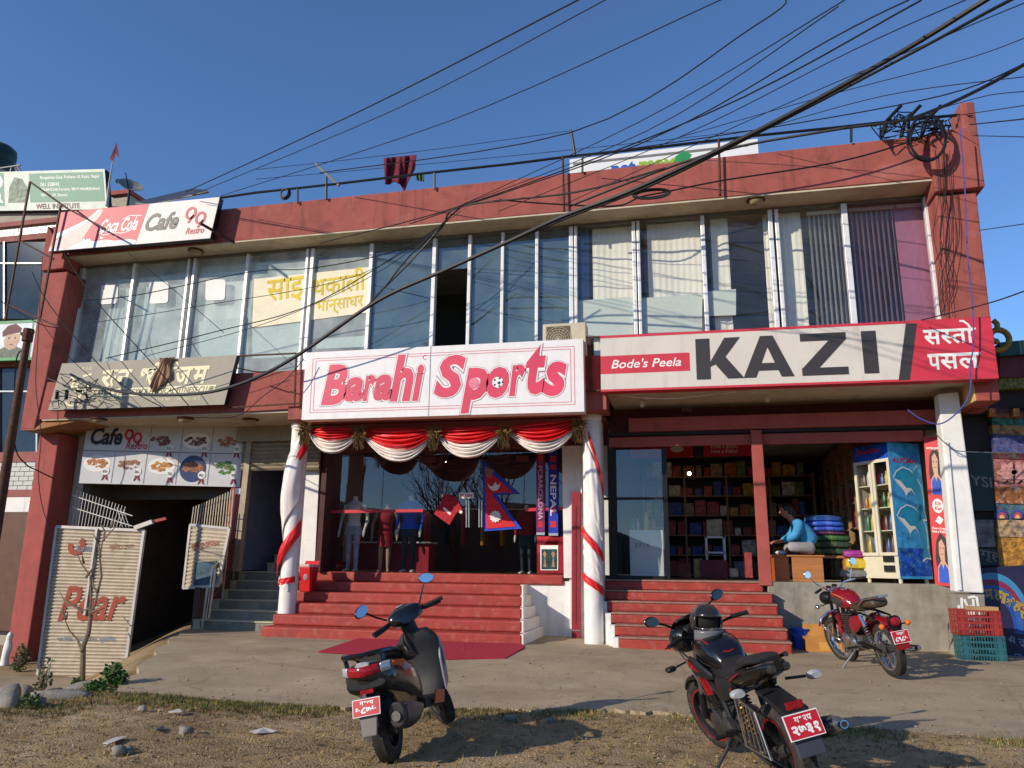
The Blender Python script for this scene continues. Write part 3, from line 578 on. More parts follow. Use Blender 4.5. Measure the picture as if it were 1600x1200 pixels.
b = MB(); bd.poly(b, [(.02, .30), (.16, .55), (.235, .80), (.27, .95), (.255, .97), (.2, .75), (.11, .58), (.01, .42)], .007); b.build('bottle_highlight', mat('print_pale_glass', (208, 196, 196), .4, var=.1), t)
b = MB()
bd.text(b, 'Coca Cola', .30, .36, .535, .70, .006, .38, .018)
bd.line(b, [(.305, .45), (.30, .36), (.335, .30), (.39, .34), (.45, .31), (.50, .36)], .014, .006); bd.line(b, [(.43, .66), (.47, .74), (.545, .72)], .014, .006); b.build('script_lettering', p_white, t)
b = MB(); bd.text(b, 'Cafe', .585, .30, .785, .74, .006, .25, .03); b.build('lettering', mat('print_dark_grey', (84, 80, 78), .5), t)
b = MB()
for cx, cy in ((.85, .66), (.915, .52)):
    bd.line(b, arc(cx, cy, .026, .13, 0, 360, 18), .05, .006); bd.line(b, [(cx + .02, cy - .05), (cx - .005, cy - .24)], .045, .006)
bd.text(b, 'Restro', .845, .14, .955, .30, .006, .2, .012); b.build('red_lettering', mat('faded_print_red', (196, 60, 72), .5), t)
# cafe menu board over the basement drive
P0, P1 = U(122, 755, 12.75), U(374, 761, 13.35); P2 = U(137, 661, 12.75); t, bd = signboard('menu_board', 'white cafe menu board with rows of food pictures over the dark driveway', P0, P1, P2, .06, mat('pale_grey_sheet', (206, 206, 206), .5, var=.04), m_steel)
b = MB(); bd.line(b, [(0, .54), (1, .54)], .02)
for x in (.205, .405, .605, .80): bd.line(b, [(x, .02), (x, .52)], .012)
for x in (.41, .61, .80): bd.line(b, [(x, .56), (x, .98)], .012)
b.build('divider_line', mat('print_mid_grey', (128, 130, 134), .5), t)
b = MB(); bd.text(b, 'Cafe', .035, .64, .235, .93, .006, .2, .035); b.build('lettering', p_black, t)
b = MB()
for cx, cy in ((.275, .82), (.33, .77)):
    bd.line(b, arc(cx, cy, .022, .075, 0, 360, 16), .05, .006); bd.line(b, [(cx + .02, cy - .02), (cx, cy - .13)], .05, .006)
bd.text(b, 'Restro', .265, .58, .40, .70, .006, .15, .02); b.build('red_lettering', p_red, t)
foods = [(.10, .33, (176, 110, 48), (216, 150, 80), 0), (.30, .33, (150, 96, 72), (80, 120, 50), 1), (.505, .31, (196, 130, 50), (120, 140, 50), 2), (.70, .30, (150, 92, 60), (190, 150, 110), 3), (.90, .31, (70, 130, 50), (190, 50, 44), 4),
         (.48, .73, (110, 70, 60), (200, 190, 180), 5), (.70, .74, (104, 66, 50), (226, 220, 206), 6), (.90, .74, (160, 110, 84), (200, 60, 50), 7)]
for cx, cy, c1, c2, i in foods:
    if i == 3: b = MB(); bd.disc(b, cx, cy - .02, .082, .004, 24); b.build('plate_print', mat('print_navy', (50, 64, 104), .4), t)
    if i in (0, 2, 6): b = MB(); bd.disc(b, cx, cy, .086, .004, 24, ar=1.6); b.build('plate_print', p_white, t)
    b = MB()
    for k in range(34):
        a = rnd.uniform(0, 6.28); r = math.sqrt(rnd.random()) * .062; bd.disc(b, cx + r * math.cos(a), cy + r * 1.5 * math.sin(a) * (.8 if i != 4 else 1), rnd.uniform(.008, .016), .0048 + .00008 * k, 6, ar=1.8, rot=rnd.random() * 3)
    b.build('food_print', mat('print_food_%d' % i, c1, .5, var=.6, scale=26, stain=(c2, 1.0, 16)), t)
    b = MB(); bd.disc(b, cx + .06, cy - .12, .024, .0085, 16); b.build('price_badge', p_white, t)
    b = MB(); bd.poly(b, [(cx + .05, cy - .18), (cx + .04, cy - .28), (cx + .055, cy - .25), (cx + .06, cy - .19)], .0075); bd.poly(b, [(cx + .062, cy - .19), (cx + .066, cy - .25), (cx + .082, cy - .28), (cx + .072, cy - .18)], .0075); b.build('badge_ribbon', mat('print_dark_red', (130, 30, 40), .5), t)
    b = MB(); bd.text(b, ('60/-', '80/-', '70/-', '90/-', '90/-', '55/-', '60/-', '70/-')[i], cx + .043, cy - .15, cx + .077, cy - .10, .010, 0, .02); b.build('price_print', p_black, t)
# ------------------------------------------------------------------ loft helper (bikes, mannequins, people)
def loft(mb, secs, n=14, sub=3, cap=True, fr=None):
    """secs: (centre, half width across, half height, exponent[, tilt]) ; fr = (axis across, axis up)"""
    S = [tuple(s) + ((0.,) if len(s) == 4 else ()) for s in secs]; out = []
    def cr(a, b, c, d, t): return .5 * ((2 * b) + (c - a) * t + (2 * a - 5 * b + 4 * c - d) * t * t + (3 * b - a - 3 * c + d) * t ** 3)
    fl = [(Vector(s[0]), s[1], s[2], s[3], s[4]) for s in S]
    for i in range(len(fl) - 1):
        A, B, C, D = fl[max(i - 1, 0)], fl[i], fl[i + 1], fl[min(i + 2, len(fl) - 1)]
        for k in range(sub):
            t = k / sub; out.append((Vector([cr(A[0][j], B[0][j], C[0][j], D[0][j], t) for j in range(3)]),) + tuple(cr(A[q], B[q], C[q], D[q], t) for q in (1, 2, 3, 4)))
    out.append(fl[-1]); N = len(out); ax, up = fr or (Vector((0, 1, 0)), Vector((0, 0, 1))); ax, up = Vector(ax), Vector(up); fw = ax.cross(up); pts = []
    for c, hw, hh, e, ti in out:
        u2 = up * math.cos(ti) + fw * math.sin(ti); hw = max(hw, .002); hh = max(hh, .002)
        for k in range(n):
            a = 2 * math.pi * k / n; ca, sa = math.cos(a), math.sin(a); q = 2 / max(1.2, e)
            pts.append(c + ax * (hw * math.copysign(abs(ca) ** q, ca)) + u2 * (hh * math.copysign(abs(sa) ** q, sa)))
    fs = [(i * n + k, i * n + (k + 1) % n, (i + 1) * n + (k + 1) % n, (i + 1) * n + k) for i in range(N - 1) for k in range(n)]
    if cap: fs += [tuple(range(n))[::-1], tuple((N - 1) * n + k for k in range(n))]
    return mb._a(pts, fs)
# ------------------------------------------------------------------ festive cloth on the sports shop
m_satin_r = mat('red_satin', (214, 30, 36), .42, var=.06, scale=8); m_satin_w = mat('white_satin', (236, 226, 218), .42, var=.05, scale=8)
SW = [('leftmost', 484, 560, 666, 666, 20, 41), ('second', 566, 676, 667, 667, 34, 53), ('third', 683, 786, 667, 662, 28, 49), ('rightmost', 792, 902, 663, 652, 30, 49)]
for nm, xl, xr, yl, yr, dr, dw in SW:
    c = U((xl + xr) / 2, 690, 12.22); t = thing('swag', '%s red and white satin swag hanging below the Barahi Sports sign' % nm, 'swag', c)
    asy = {'leftmost': .9, 'second': 1.08, 'third': .95, 'rightmost': 1.15}[nm]; ph0 = xl * .37
    def surf(d0, d1, nf, ph, lift):
        def f(u, v):
            k = 1 - abs(2 * u ** asy - 1) ** 2.2; x = xl + (xr - xl) * u; y = yl + (yr - yl) * u + 2 + (d0 + (d1 - d0) * v) * k + (5 + 9 * v if d0 == 0 else 12 + 7 * v) * (1 - k) * .6
            fold = .04 * math.sin(v * nf * 6.283 + ph + ph0 + u * (2.5 + math.sin(ph0))) * (.25 + k) + .02 * math.sin(v * nf * 11.3 + ph0 + u * 6) + .012 * math.sin(v * 47 - u * 9 + ph0) * k
            return U(x, y, 12.22 - .10 * k - lift - fold)
        return f
    b = MB().grid(surf(0, dr, 4.5, 0, .03), 28, 30); o = b.build('red_cloth', m_satin_r, t, smooth=True, ang=180); o.modifiers.new('thick', 'SOLIDIFY').thickness = .006
    b = MB().grid(surf(dr - 2, dw, 4, 1, 0), 28, 28); o = b.build('white_cloth', m_satin_w, t, smooth=True, ang=180); o.modifiers.new('thick', 'SOLIDIFY').thickness = .006
# dark shade twins of the front swags, added behind the glass
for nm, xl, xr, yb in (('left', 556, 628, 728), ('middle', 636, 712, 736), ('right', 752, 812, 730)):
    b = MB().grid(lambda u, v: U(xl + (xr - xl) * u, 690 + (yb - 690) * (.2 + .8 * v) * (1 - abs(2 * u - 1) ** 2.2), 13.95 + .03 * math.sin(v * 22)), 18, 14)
    o = b.build('swag_shade', mat('swag_shade_brown', (98, 74, 76), .6, var=.1), loc=U((xl + xr) / 2, 700, 13.95), smooth=True, ang=180); tag(o, 'dark shade copy of a swag behind the shop glass, %s one' % nm, 'swag'); o.modifiers.new('thick', 'SOLIDIFY').thickness = .006
m_dry = mat('dried_leaves', (124, 98, 52), .85, var=.35, scale=30)
for nm, px, py in (('on the left round column', 477, 668), ('first inside the left column', 562, 674), ('below the middle of the sign', 679, 676), ('left of the flag', 787, 672), ('on the right round column', 904, 662)):
    c = U(px, py, 12.08); b = MB()
    for k in range(170):
        a = rnd.uniform(0, 6.28); e = rnd.uniform(-1, 1); L = rnd.uniform(.07, .17); d = Vector((math.cos(a) * .8, -abs(math.sin(a)) * .6, e * .7)); st = c + Vector((rnd.uniform(-.05, .05), rnd.uniform(-.04, .04), rnd.uniform(-.06, .06)))
        if k > 100: d = Vector((rnd.uniform(-.35, .35), rnd.uniform(-.3, .1), -1)); st = c + Vector((rnd.uniform(-.09, .09), rnd.uniform(-.06, .02), rnd.uniform(-.22, .02)))
        d.normalize(); s_ = d.orthogonal().normalized() * rnd.uniform(.006, .016); m_ = st + d * L * .55 + Vector((0, 0, -.01)); e_ = st + d * L
        b._a([st, m_ + s_, e_, m_ - s_], [(0, 1, 2, 3)])
    tag(b.build('dried_bunch', m_dry, loc=c), 'bunch of dried brown leaves pinned between swags, %s' % nm, 'dried bunch')
def ribbon(mb, cx, cy, r, a0, a1, z0, z1, w, bul=.0, n=22, m=10):
    def f(u, v):
        a = R(a0 + (a1 - a0) * u); z = z0 + (z1 - z0) * u; rr = r + .006 * math.sin(v * 13 + u * 9) * math.sin(u * 5 + 1) + .005 * math.sin(u * 26 + v * 4) + bul * math.sin(math.pi * u) * math.sin(math.pi * v)
        return Vector((cx + rr * math.cos(a), cy + rr * math.sin(a), z + w * (v - .5)))
    return mb.grid(f, n, m)
def zc(px, py): return U(px, py, 12.34).z
for nm, cx, sgn in (('left', (U(447, 940, 12.5).x + U(470, 700, 12.5).x) / 2, -1), ('right', (U(926, 1000, 12.5).x + U(927, 700, 12.5).x) / 2, 1)):
    t = thing('column_drape', 'red and white satin drape wound round the %s white column' % nm, 'drape', (cx, 12.5, 1.2))
    A = (-150, -35) if sgn > 0 else (-30, -165)
    b = MB()
    if sgn > 0:
        ribbon(b, cx, 12.5, .17, -140, -20, zc(910, 720), zc(935, 800), .95, .03, 22, 18); ribbon(b, cx, 12.5, .165, -150, -20, zc(912, 850), zc(938, 900), .35, .0, 14, 10)
    else:
        ribbon(b, cx, 12.5, .175, -35, -185, zc(470, 725), zc(455, 790), 1.25, .09, 16, 24); ribbon(b, cx, 12.5, .17, -60, -170, zc(462, 920), zc(452, 905), .12, .0, 12, 6)
    o = b.build('white_cloth', m_satin_w, t, smooth=True, ang=180); o.modifiers.new('thick', 'SOLIDIFY').thickness = .004
    b = MB()
    if sgn > 0:
        ribbon(b, cx, 12.5, .185, -100, -10, zc(917, 680), zc(937, 772), .16, .02); ribbon(b, cx, 12.5, .178, -160, -15, zc(910, 826), zc(938, 872), .13); ribbon(b, cx, 12.5, .175, -160, -20, zc(910, 898), zc(937, 925), .12)
    else:
        ribbon(b, cx, 12.5, .20, -20, -140, zc(480, 690), zc(456, 760), .26, .02); ribbon(b, cx, 12.5, .21, -25, -165, zc(470, 822), zc(440, 888), .28, .03); ribbon(b, cx, 12.5, .175, -30, -170, zc(460, 905), zc(445, 912), .10)
    o = b.build('red_cloth', m_satin_r, t, smooth=True, ang=180); o.modifiers.new('thick', 'SOLIDIFY').thickness = .004
# ------------------------------------------------------------------ things on and behind the shop glass
GY = 13.70
def flat(name, label, cat, pxs, Y, m, th=.006):
    b = PP(pxs, Y, th); c = U(sum(p[0] for p in pxs) / len(pxs), max(p[1] for p in pxs), Y); return tag(b.build(name, m, loc=c), label, cat)
t = thing('pennant_flag', 'double pennant red flag with blue border, moon and sun on the glass door', 'flag', U(756, 829, GY))
FL = [(753, 717), (811, 771), (775, 772.5), (815, 826), (757, 830)]; cx, cy = 768, 785
def wavy(pxs, Y0, nm, m, amp=.0):
    b = MB(); P = [U(x, y, Y0 - amp * math.sin(x * .35)) for x, y in pxs]; b.prism(P, (0, .003, 0)); return b.build(nm, m, t)
wavy(FL, GY - .03, 'blue_border', mat('flag_blue', (36, 70, 190), .7))
wavy([(757.5, 731), (802, 769), (768, 770.5), (806, 822.5), (760, 826)], GY - .045, 'red_field', mat('flag_red', (206, 34, 40), .7, var=.06))
b = MB()
def pxdisc(px, py, r, n=24, Y=GY - .07, star=0):
    q = []
    for k in range(n):
        rr = r * (1 if not star or k % 2 == 0 else star); a = 2 * math.pi * k / n; q.append(U(px + rr * math.cos(a), py + rr * math.sin(a), Y))
    b.poly(q)
pxdisc(774, 807, 10, 24, star=.75)
b.poly([U(x, y, GY - .07) for x, y in [(762, 755), (764, 762), (770, 767), (777, 766), (781, 760), (782, 754), (778, 759), (774, 753), (770, 759), (766, 760)]])
b.build('white_emblem', mat('flag_white', (232, 226, 220), .7), t)
wavy([(757, 728), (772, 735), (766, 746), (760, 745)], GY - .047, 'faded_patch', mat('flag_grey_patch', (150, 120, 122), .7))
# scarves
for nm, label, x0, x1, y0, y1, m, txt, mt in (('scarf', 'maroon and purple football scarf hanging vertically in the shop window', 838, 851, 706, 832, mat('scarf_purple', (112, 44, 108), .8, var=.3, scale=7), 'FCBARCELONA', mat('scarf_text_rose', (214, 170, 180), .8)), ('scarf', 'blue NEPAL scarf hanging vertically at the right of the shop window', 857, 872, 704, 833, mat('scarf_blue', (34, 54, 168), .8, var=.15, scale=9), 'NEPAL', p_white)):
    Y = GY - .02; t = thing(nm, label, 'scarf', U((x0 + x1) / 2, y1, Y)); b = PP([(x0, y1), (x1, y1), (x1, y0), (x0, y0)], Y, .006); b.build('cloth', m, t)
    ya, yb = (742, 806) if txt == 'NEPAL' else (728, 812); o_ = U(x0 + 3, ya, Y - .004); b = MB(); put_text(b, txt, o_, U(x0 + 3, yb, Y - .004) - o_, U(x1 - 3, ya, Y - .004) - o_, 0, .02); b.build('lettering', mt, t)
    for k, (ya, yb) in enumerate(((712, 722), (726, 734) if txt == 'NEPAL' else (709, 713), (792, 801) if txt == 'NEPAL' else (724, 727), (814, 824))): b = MB(); b.poly([U(x0 + 3, yb, Y - .003 - .0004 * k), U(x1 - 3, yb, Y - .003 - .0004 * k), U(x1 - 3, ya, Y - .003 - .0004 * k), U(x0 + 3, ya, Y - .003 - .0004 * k)]); b.build('crest', mat('scarf_crest_red', (196, 46, 50), .8), t)
    b = MB()
    for k in range(10): xx = x0 + (x1 - x0) * (k + .5) / 10; b.tube([U(xx, y1, Y + .003), U(xx + .3, y1 + 4, Y + .003)], .006, 4)
    b.build('fringe', mat('scarf_fringe', (206, 214, 224), .8), t)
# red jersey stuck on the glass
t = thing('football_jersey', 'crumpled red football jersey stuck on the glass door beside the PUSH plate', 'jersey', U(700, 820, GY)); b = PP([(678, 803), (690, 783), (690, 774), (703, 772), (713, 778), (722, 796), (718, 801), (714, 800), (702, 820), (699, 818)], GY - .03, .02); b.build('jersey_body', mat('jersey_red', (176, 28, 42), .75, var=.2, scale=14, bump=.3, bscale=30), t)
b = PP([(694, 792), (705, 802), (703, 805), (692, 795)], GY - .034, .002); b.build('chest_print', p_white, t); b = PP([(719, 797), (723, 799), (721, 803), (717, 801)], GY - .034, .004); b.build('cuff', p_white, t); b = PP([(689, 772), (692, 772), (692, 776), (690, 777)], GY - .034, .004); b.build('cuff', p_white, t)
t = thing('push_plate', 'small white PUSH plate with red letters on the glass door', 'plate', U(728, 779, GY)); bdp = Board(U(717, 779, GY), U(740, 778.5, GY), U(717, 770, GY)); b = MB(); b.prism([bdp.p(0, 0), bdp.p(1, 0), bdp.p(1, 1), bdp.p(0, 1)], (0, .006, 0)); b.build('plate', p_white, t); b = MB(); bdp.text(b, 'PUSH', .1, .2, .9, .82, .002, 0, .02); b.build('lettering', p_red, t)
flat('glass_tape', 'red tape band across the left shop glass', 'tape', [(507, 802), (661, 800), (661, 795.5), (507, 797)], GY - .01, p_red, .003); flat('glass_tape', 'short red tape frame across the right shop glass', 'tape', [(821, 799), (880, 797), (880, 792), (820, 794)], GY - .008, p_red, .003)
t = thing('sports_poster', 'small framed sports poster low on the right shop glass', 'poster', U(858, 895, GY)); b = PP([(839, 896), (880, 896), (880, 838), (839, 838)], GY + .02, .01); b.build('red_backing', p_red, t); b = PP([(844.5, 891), (872, 891), (872, 852), (844, 852)], GY + .008, .006); b.build('frame', p_white, t); b = PP([(846, 889.5), (870.5, 889.5), (870.5, 858), (846, 858)], GY + .004, .003); b.build('picture', mat('poster_green_blue', (40, 70, 70), .4, var=.6, scale=8), t)
b = MB()
for px in (851, 864):
    b.prism([U(px - 2, 886, GY + .001), U(px, 872, GY + .001), U(px - 3, 865, GY + .001), U(px, 861, GY + .001), U(px + 3, 865, GY + .001), U(px + 1, 872, GY + .001), U(px + 2.5, 886, GY + .001)], (0, .002, 0))
b.build('player_print', mat('poster_skin', (170, 130, 90), .6, var=.3, scale=30), t)
# ceiling spots that glow inside
def lamp_light(p, w_):
    l_ = bpy.data.lights.new('lamp_light', 'POINT'); l_.energy = w_; l_.color = (1, .93, .82); l_.shadow_soft_size = .05; o = bpy.data.objects.new('lamp_light', l_); COL.objects.link(o); o.location = p
for nm, px, py, Y in (('upper', 694, 704, 14.6), ('lower', 694, 721, 15.6)):
    b = MB().ell(U(px, py, Y), (.045, .045, .03), 10, 6); lamp_light(U(px, py, Y) - Vector((0, .1, .08)), 5); tag(b.build('spot_lamp', mat('lamp_glow', (255, 244, 225), .5, emit=8), loc=U(px, py, Y), smooth=True), '%s glowing white spot lamp inside the sports shop' % nm, 'lamp')
lamp_light(U(1077, 740, 16.5) - Vector((0, .12, .05)), .8); b = MB().ell(U(1077, 740, 16.5), (.04, .04, .04), 10, 6); tag(b.build('bare_bulb', MATS['lamp_glow'], loc=U(1077, 740, 16.5), smooth=True), 'small glowing bulb deep inside the grocery', 'lamp')
# mannequins
def mannequin(label, x, y, zb, h, skin, top, bottom, sleeve=0, legs=None, skirt=None, rot=0, arm=.06):
    t = thing('mannequin', label, 'mannequin', (0, 0, 0)); s = h / 1.5
    ms = mat('mannequin_' + skin, {'white': (214, 212, 206), 'tan': (176, 146, 120)}[skin], .35, var=.04)
    for sy in (-1, 1):
        b = MB(); loft(b, [((.0, sy * .09 * s, .06 * s), .035 * s, .04 * s, 2), ((.01, sy * .09 * s, .42 * s), .055 * s, .06 * s, 2), ((.0, sy * .085 * s, .80 * s), .075 * s, .08 * s, 2)], 10, 3, fr=((0, 1, 0), (1, 0, 0)))
        b.build('leg', legs or ms, t, smooth=True)
        b = MB(); loft(b, [((-.06 * s, sy * .095 * s, .035 * s), .03 * s, .03 * s, 2), ((.03 * s, sy * .1 * s, .035 * s), .038 * s, .03 * s, 2), ((.13 * s, sy * .11 * s, .02 * s), .03 * s, .014 * s, 2)], 8, 2); b.build('foot', ms, t, smooth=True)
        b = MB(); loft(b, [((0, sy * .19 * s, 1.33 * s), .045 * s, .05 * s, 2), ((-.02 * s, sy * (.23 * s + arm), 1.06 * s), .036 * s, .04 * s, 2), ((.06 * s, sy * (.22 * s + arm), .84 * s), .026 * s, .028 * s, 2)], 8, 3, fr=((0, 1, 0), (1, 0, 0))); b.build('arm', top if sleeve else ms, t, smooth=True)
        b = MB(); loft(b, [((.06 * s, sy * (.22 * s + arm), .84 * s), .02 * s, .022 * s, 2), ((.08 * s, sy * (.22 * s + arm), .78 * s), .03 * s, .034 * s, 2), ((.10 * s, sy * (.22 * s + arm), .68 * s), .012 * s, .016 * s, 2)], 8, 2, fr=((0, 1, 0), (1, 0, 0))); b.build('hand', ms, t, smooth=True)
    b = MB(); loft(b, [((0, 0, .74 * s), .14 * s, .10 * s, 2.2), ((0, 0, .86 * s), .165 * s, .12 * s, 2.2), ((0, 0, 1.03 * s), .125 * s, .09 * s, 2.2), ((.01, 0, 1.22 * s), .165 * s, .115 * s, 2.2), ((0, 0, 1.36 * s), .17 * s, .08 * s, 2.2), ((0, 0, 1.42 * s), .06 * s, .05 * s, 2), ((0, 0, 1.50 * s), .045 * s, .045 * s, 2)], 14, 3, fr=((0, 1, 0), (1, 0, 0))); b.build('torso', ms, t, smooth=True)
    if top: b = MB(); loft(b, [((0, 0, .84 * s), .185 * s, .14 * s, 2.2), ((0, 0, 1.03 * s), .155 * s, .115 * s, 2.2), ((.01, 0, 1.22 * s), .185 * s, .135 * s, 2.2), ((0, 0, 1.37 * s), .19 * s, .095 * s, 2.2), ((0, 0, 1.41 * s), .085 * s, .07 * s, 2)], 14, 3, fr=((0, 1, 0), (1, 0, 0))); b.build('shirt', top, t, smooth=True)
    if bottom: b = MB(); loft(b, [((0, 0, skirt * s), .19 * s, .14 * s, 2.2), ((0, 0, .80 * s), .175 * s, .125 * s, 2.2), ((0, 0, .90 * s), .165 * s, .12 * s, 2.2)], 14, 3, fr=((0, 1, 0), (1, 0, 0))); b.build('shorts', bottom, t, smooth=True)
    t.location = (x, y, zb); t.rotation_euler = (0, 0, R(rot)); return t
m_jean = mat('pale_denim', (140, 158, 178), .8, var=.2, scale=12); m_jer = mat('jersey_red_cloth', (150, 24, 36), .8, var=.12, scale=9); m_blue = mat('jersey_blue_cloth', (40, 84, 200), .8, var=.12, scale=9); m_dkp = mat('dark_trousers', (44, 52, 60), .8, var=.2)
def mx(px): return U(px, 890, 14.05).x
mannequin('headless white mannequin in pale jeans at the left of the sports shop window', mx(549), 14.05, FZ, 1.42, 'white', None, m_jean, 0, m_jean, .72, -95)
mannequin('tan mannequin in a red jersey and red shorts in the sports shop window', mx(590), 14.35, FZ, 1.28, 'tan', m_jer, m_jer, 0, None, .55, -80)
mannequin('headless mannequin in a bright blue jersey and dark trousers in the shop window', mx(636), 14.1, FZ, 1.42, 'white', m_blue, m_dkp, 1, m_dkp, .70, -90, .03)
mannequin('mannequin in a red jersey and dark trousers behind the right shop glass', mx(818), 14.3, FZ, 1.25, 'white', m_jer, m_dkp, 1, m_dkp, .60, -100, .02)
t = thing('display_stand', 'red stepped display stand inside the left sports shop window', 'display stand', (mx(570), 14.7, FZ))
MB().box(mx(520), mx(650), 14.75, 15.2, FZ, FZ + .55).build('stand_body', m_jer, t); MB().box(mx(518), mx(652), 14.72, 15.22, FZ + .55, FZ + .58).build('stand_top', m_white, t)
for k in range(11):
    x = -5.9 + .42 * k; c_ = rnd.choice(((150, 26, 36), (40, 70, 170), (200, 200, 196), (30, 40, 60), (170, 120, 40), (150, 26, 36))); b = MB(); loft(b, [((x, 15.9, 1.75), .05, .17, 2.6), ((x, 15.9, 2.2), .055, .18, 2.6), ((x, 15.9, 2.38), .05, .20, 2.4), ((x, 15.9, 2.45), .03, .06, 2)], 12, 2, fr=((1, 0, 0), (0, 1, 0)))
    tag(b.build('hanging_shirt', mat('shirt_%d_%d' % (c_[0], c_[1]), c_, .8, var=.2, scale=7), loc=(x, 15.9, 1.75), smooth=True), 'sports shirt on the hanging rail at the back of the sports shop', 'shirt', 'shirts on the back rail')
b = MB().tube([(-6.2, 15.9, 2.5), (-1.6, 15.9, 2.5)], .015, 6); tag(b.build('clothes_rail', m_steel, loc=(-4, 15.9, 2.5)), 'steel clothes rail along the back of the sports shop', 'rail')
# bin and carpet
c = Vector((U(480, 915, 12.75).x, 12.75, .86)); t = thing('waste_bin', 'red plastic waste bin with open lid standing on the red steps', 'bin', c + Vector((0, 0, 0)))
zb = .17 + .172 * 4; c = Vector((U(481, 912, 13.0).x, 13.0, zb)); t.location = c; b = MB()
b.hexa([c + Vector(p) for p in ((-.11, -.09, 0), (.11, -.09, 0), (.11, .09, 0), (-.11, .09, 0), (-.14, -.11, .42), (.14, -.11, .42), (.14, .11, .42), (-.14, .11, .42))]); m_bin = mat('red_plastic', (206, 26, 34), .35, var=.05); b.build('bin_body', m_bin, t, bevel=.015)
b = MB(); b.box(c.x - .15, c.x + .15, c.y - .12, c.y + .12, c.z + .42, c.z + .47); b.build('rim', mat('pale_pink_plastic', (222, 176, 176), .4), t, bevel=.012)
b = MB(); b.prism([c + Vector(p) for p in ((-.14, .1, .47), (.14, .1, .47), (.14, .13, .53), (-.14, .13, .53))], (0, .02, 0)); b.build('lid', m_bin, t)
b = MB(); b.ell(c + Vector((0, -.108, .25)), (.045, .006, .055), 10, 6); b.build('logo', mat('logo_grey', (150, 140, 150), .5), t)
cp = [UZ(x, y, .205) for x, y in ((497, 1014), (560, 998), (700, 1003), (817, 1007), (817, 1013), (790, 1024.5), (700, 1024), (640, 1021))]
b = MB(); b.prism([Vector((p.x, p.y, za(p.x, p.y) + .012)) for p in cp], (0, 0, .012)); tag(b.build('red_carpet', mat('crimson_carpet', (170, 34, 56), .95, var=.1, scale=20, bump=.2, bscale=150), loc=(cp[3].x - 2, cp[3].y, .2)), 'crimson carpet piece lying on the pavement at the foot of the wide steps', 'carpet')
# ------------------------------------------------------------------ grocery: things in the open shop front
def skin(name, verts, edges, radii, m, parent, sub=2, root=0):
    me = bpy.data.meshes.new(name); off = wloc(parent); me.from_pydata([tuple(Vector(v) - off) for v in verts], edges, []); me.materials.append(m)
    o = bpy.data.objects.new(name, me); COL.objects.link(o); o.parent = parent
    sk_ = o.modifiers.new('skin', 'SKIN'); sk_.use_smooth_shade = True
    for i, r in enumerate(radii):
        d = me.skin_vertices[0].data[i]; d.radius = r if isinstance(r, tuple) else (r, r); d.use_root = (i == root)
    s_ = o.modifiers.new('sub', 'SUBSURF'); s_.levels = sub; s_.render_levels = sub; return o
def boxpx(mb, x0, x1, y0, y1, Y, d):
    """a box standing with its front face on the plane Y: picture x0..x1, from y1 (bottom) to y0 (top)"""
    a, c = U((x0 + x1) / 2, y1, Y), U((x0 + x1) / 2, y0, Y); return mb.box(U(x0, y1, Y).x, U(x1, y1, Y).x, Y, Y + d, a.z, c.z)
# desk
m_desk = mat('orange_wood', (190, 96, 40), .5, var=.12, scale=3, stretch=(1, 1, 8)); m_desk2 = mat('tan_wood', (172, 112, 62), .55, var=.12, scale=3, stretch=(1, 1, 8))
DX0, DX1 = U(1212, 905, 13.3).x, U(1288, 905, 13.3).x; DZ = U(1250, 867, 13.3).z
t = thing('desk', 'orange and tan wooden desk on the platform edge under the seated person', 'desk', ((DX0 + DX1) / 2, 13.5, KZ))
xm = DX0 + (DX1 - DX0) * .36
MB().box(DX0, xm - .05, 13.3, 13.85, KZ, DZ - .03).build('drawer_side', m_desk, t, bevel=.004); MB().box(xm, DX1, 13.3, 13.33, KZ, DZ - .03).build('front_panel', m_desk2, t, bevel=.004); MB().box(DX1 - .03, DX1, 13.33, 13.85, KZ, DZ - .03).build('end_panel', m_desk2, t)
MB().box(DX0 - .03, DX1 + .03, 13.28, 13.88, DZ - .03, DZ).build('desk_top', m_desk2, t, bevel=.006)
# the seated person
S = Vector((U(1266, 862, 13.55).x, 13.55, DZ)); t = thing('person', 'person in a light blue jacket and grey trousers sitting cross-legged on the wooden desk', 'person', S)
def q(f, l, z): return S + Vector((-f, -l, z))
m_skin = mat('skin', (168, 112, 86), .55, var=.06, scale=12); m_jkt = mat('light_blue_jacket', (64, 148, 196), .75, var=.10, scale=10, bump=.5, bscale=22); m_pnt = mat('grey_trousers', (158, 152, 150), .85, var=.10, scale=10, bump=.4, bscale=24); m_hair = mat('black_hair', (26, 22, 22), .5, var=.2, scale=40)
bv = [q(0, 0, .12), q(.08, 0, .30), q(.18, 0, .46), q(.24, 0, .55), q(.30, 0, .64), q(.33, 0, .72),
      q(.17, .16, .47), q(.26, .22, .28), q(.46, .14, .21), q(.52, .12, .20), q(.17, -.16, .47), q(.28, -.22, .28), q(.46, -.10, .22), q(.52, -.08, .21),
      q(.02, .12, .10), q(.36, .27, .12), q(.20, .06, .07), q(.12, -.02, .05), q(.02, -.12, .10), q(.34, -.28, .12), q(.32, -.02, .06), q(.40, .06, .05)]
be = [(0, 1), (1, 2), (2, 3), (3, 4), (4, 5), (2, 6), (6, 7), (7, 8), (8, 9), (2, 10), (10, 11), (11, 12), (12, 13), (0, 14), (14, 15), (15, 16), (16, 17), (0, 18), (18, 19), (19, 20), (20, 21)]
br = [.10, .11, .10, .045, .075, .07, .045, .035, .025, .03, .045, .035, .025, .03, .07, .05, .035, .03, .07, .05, .035, .03]
fv = []
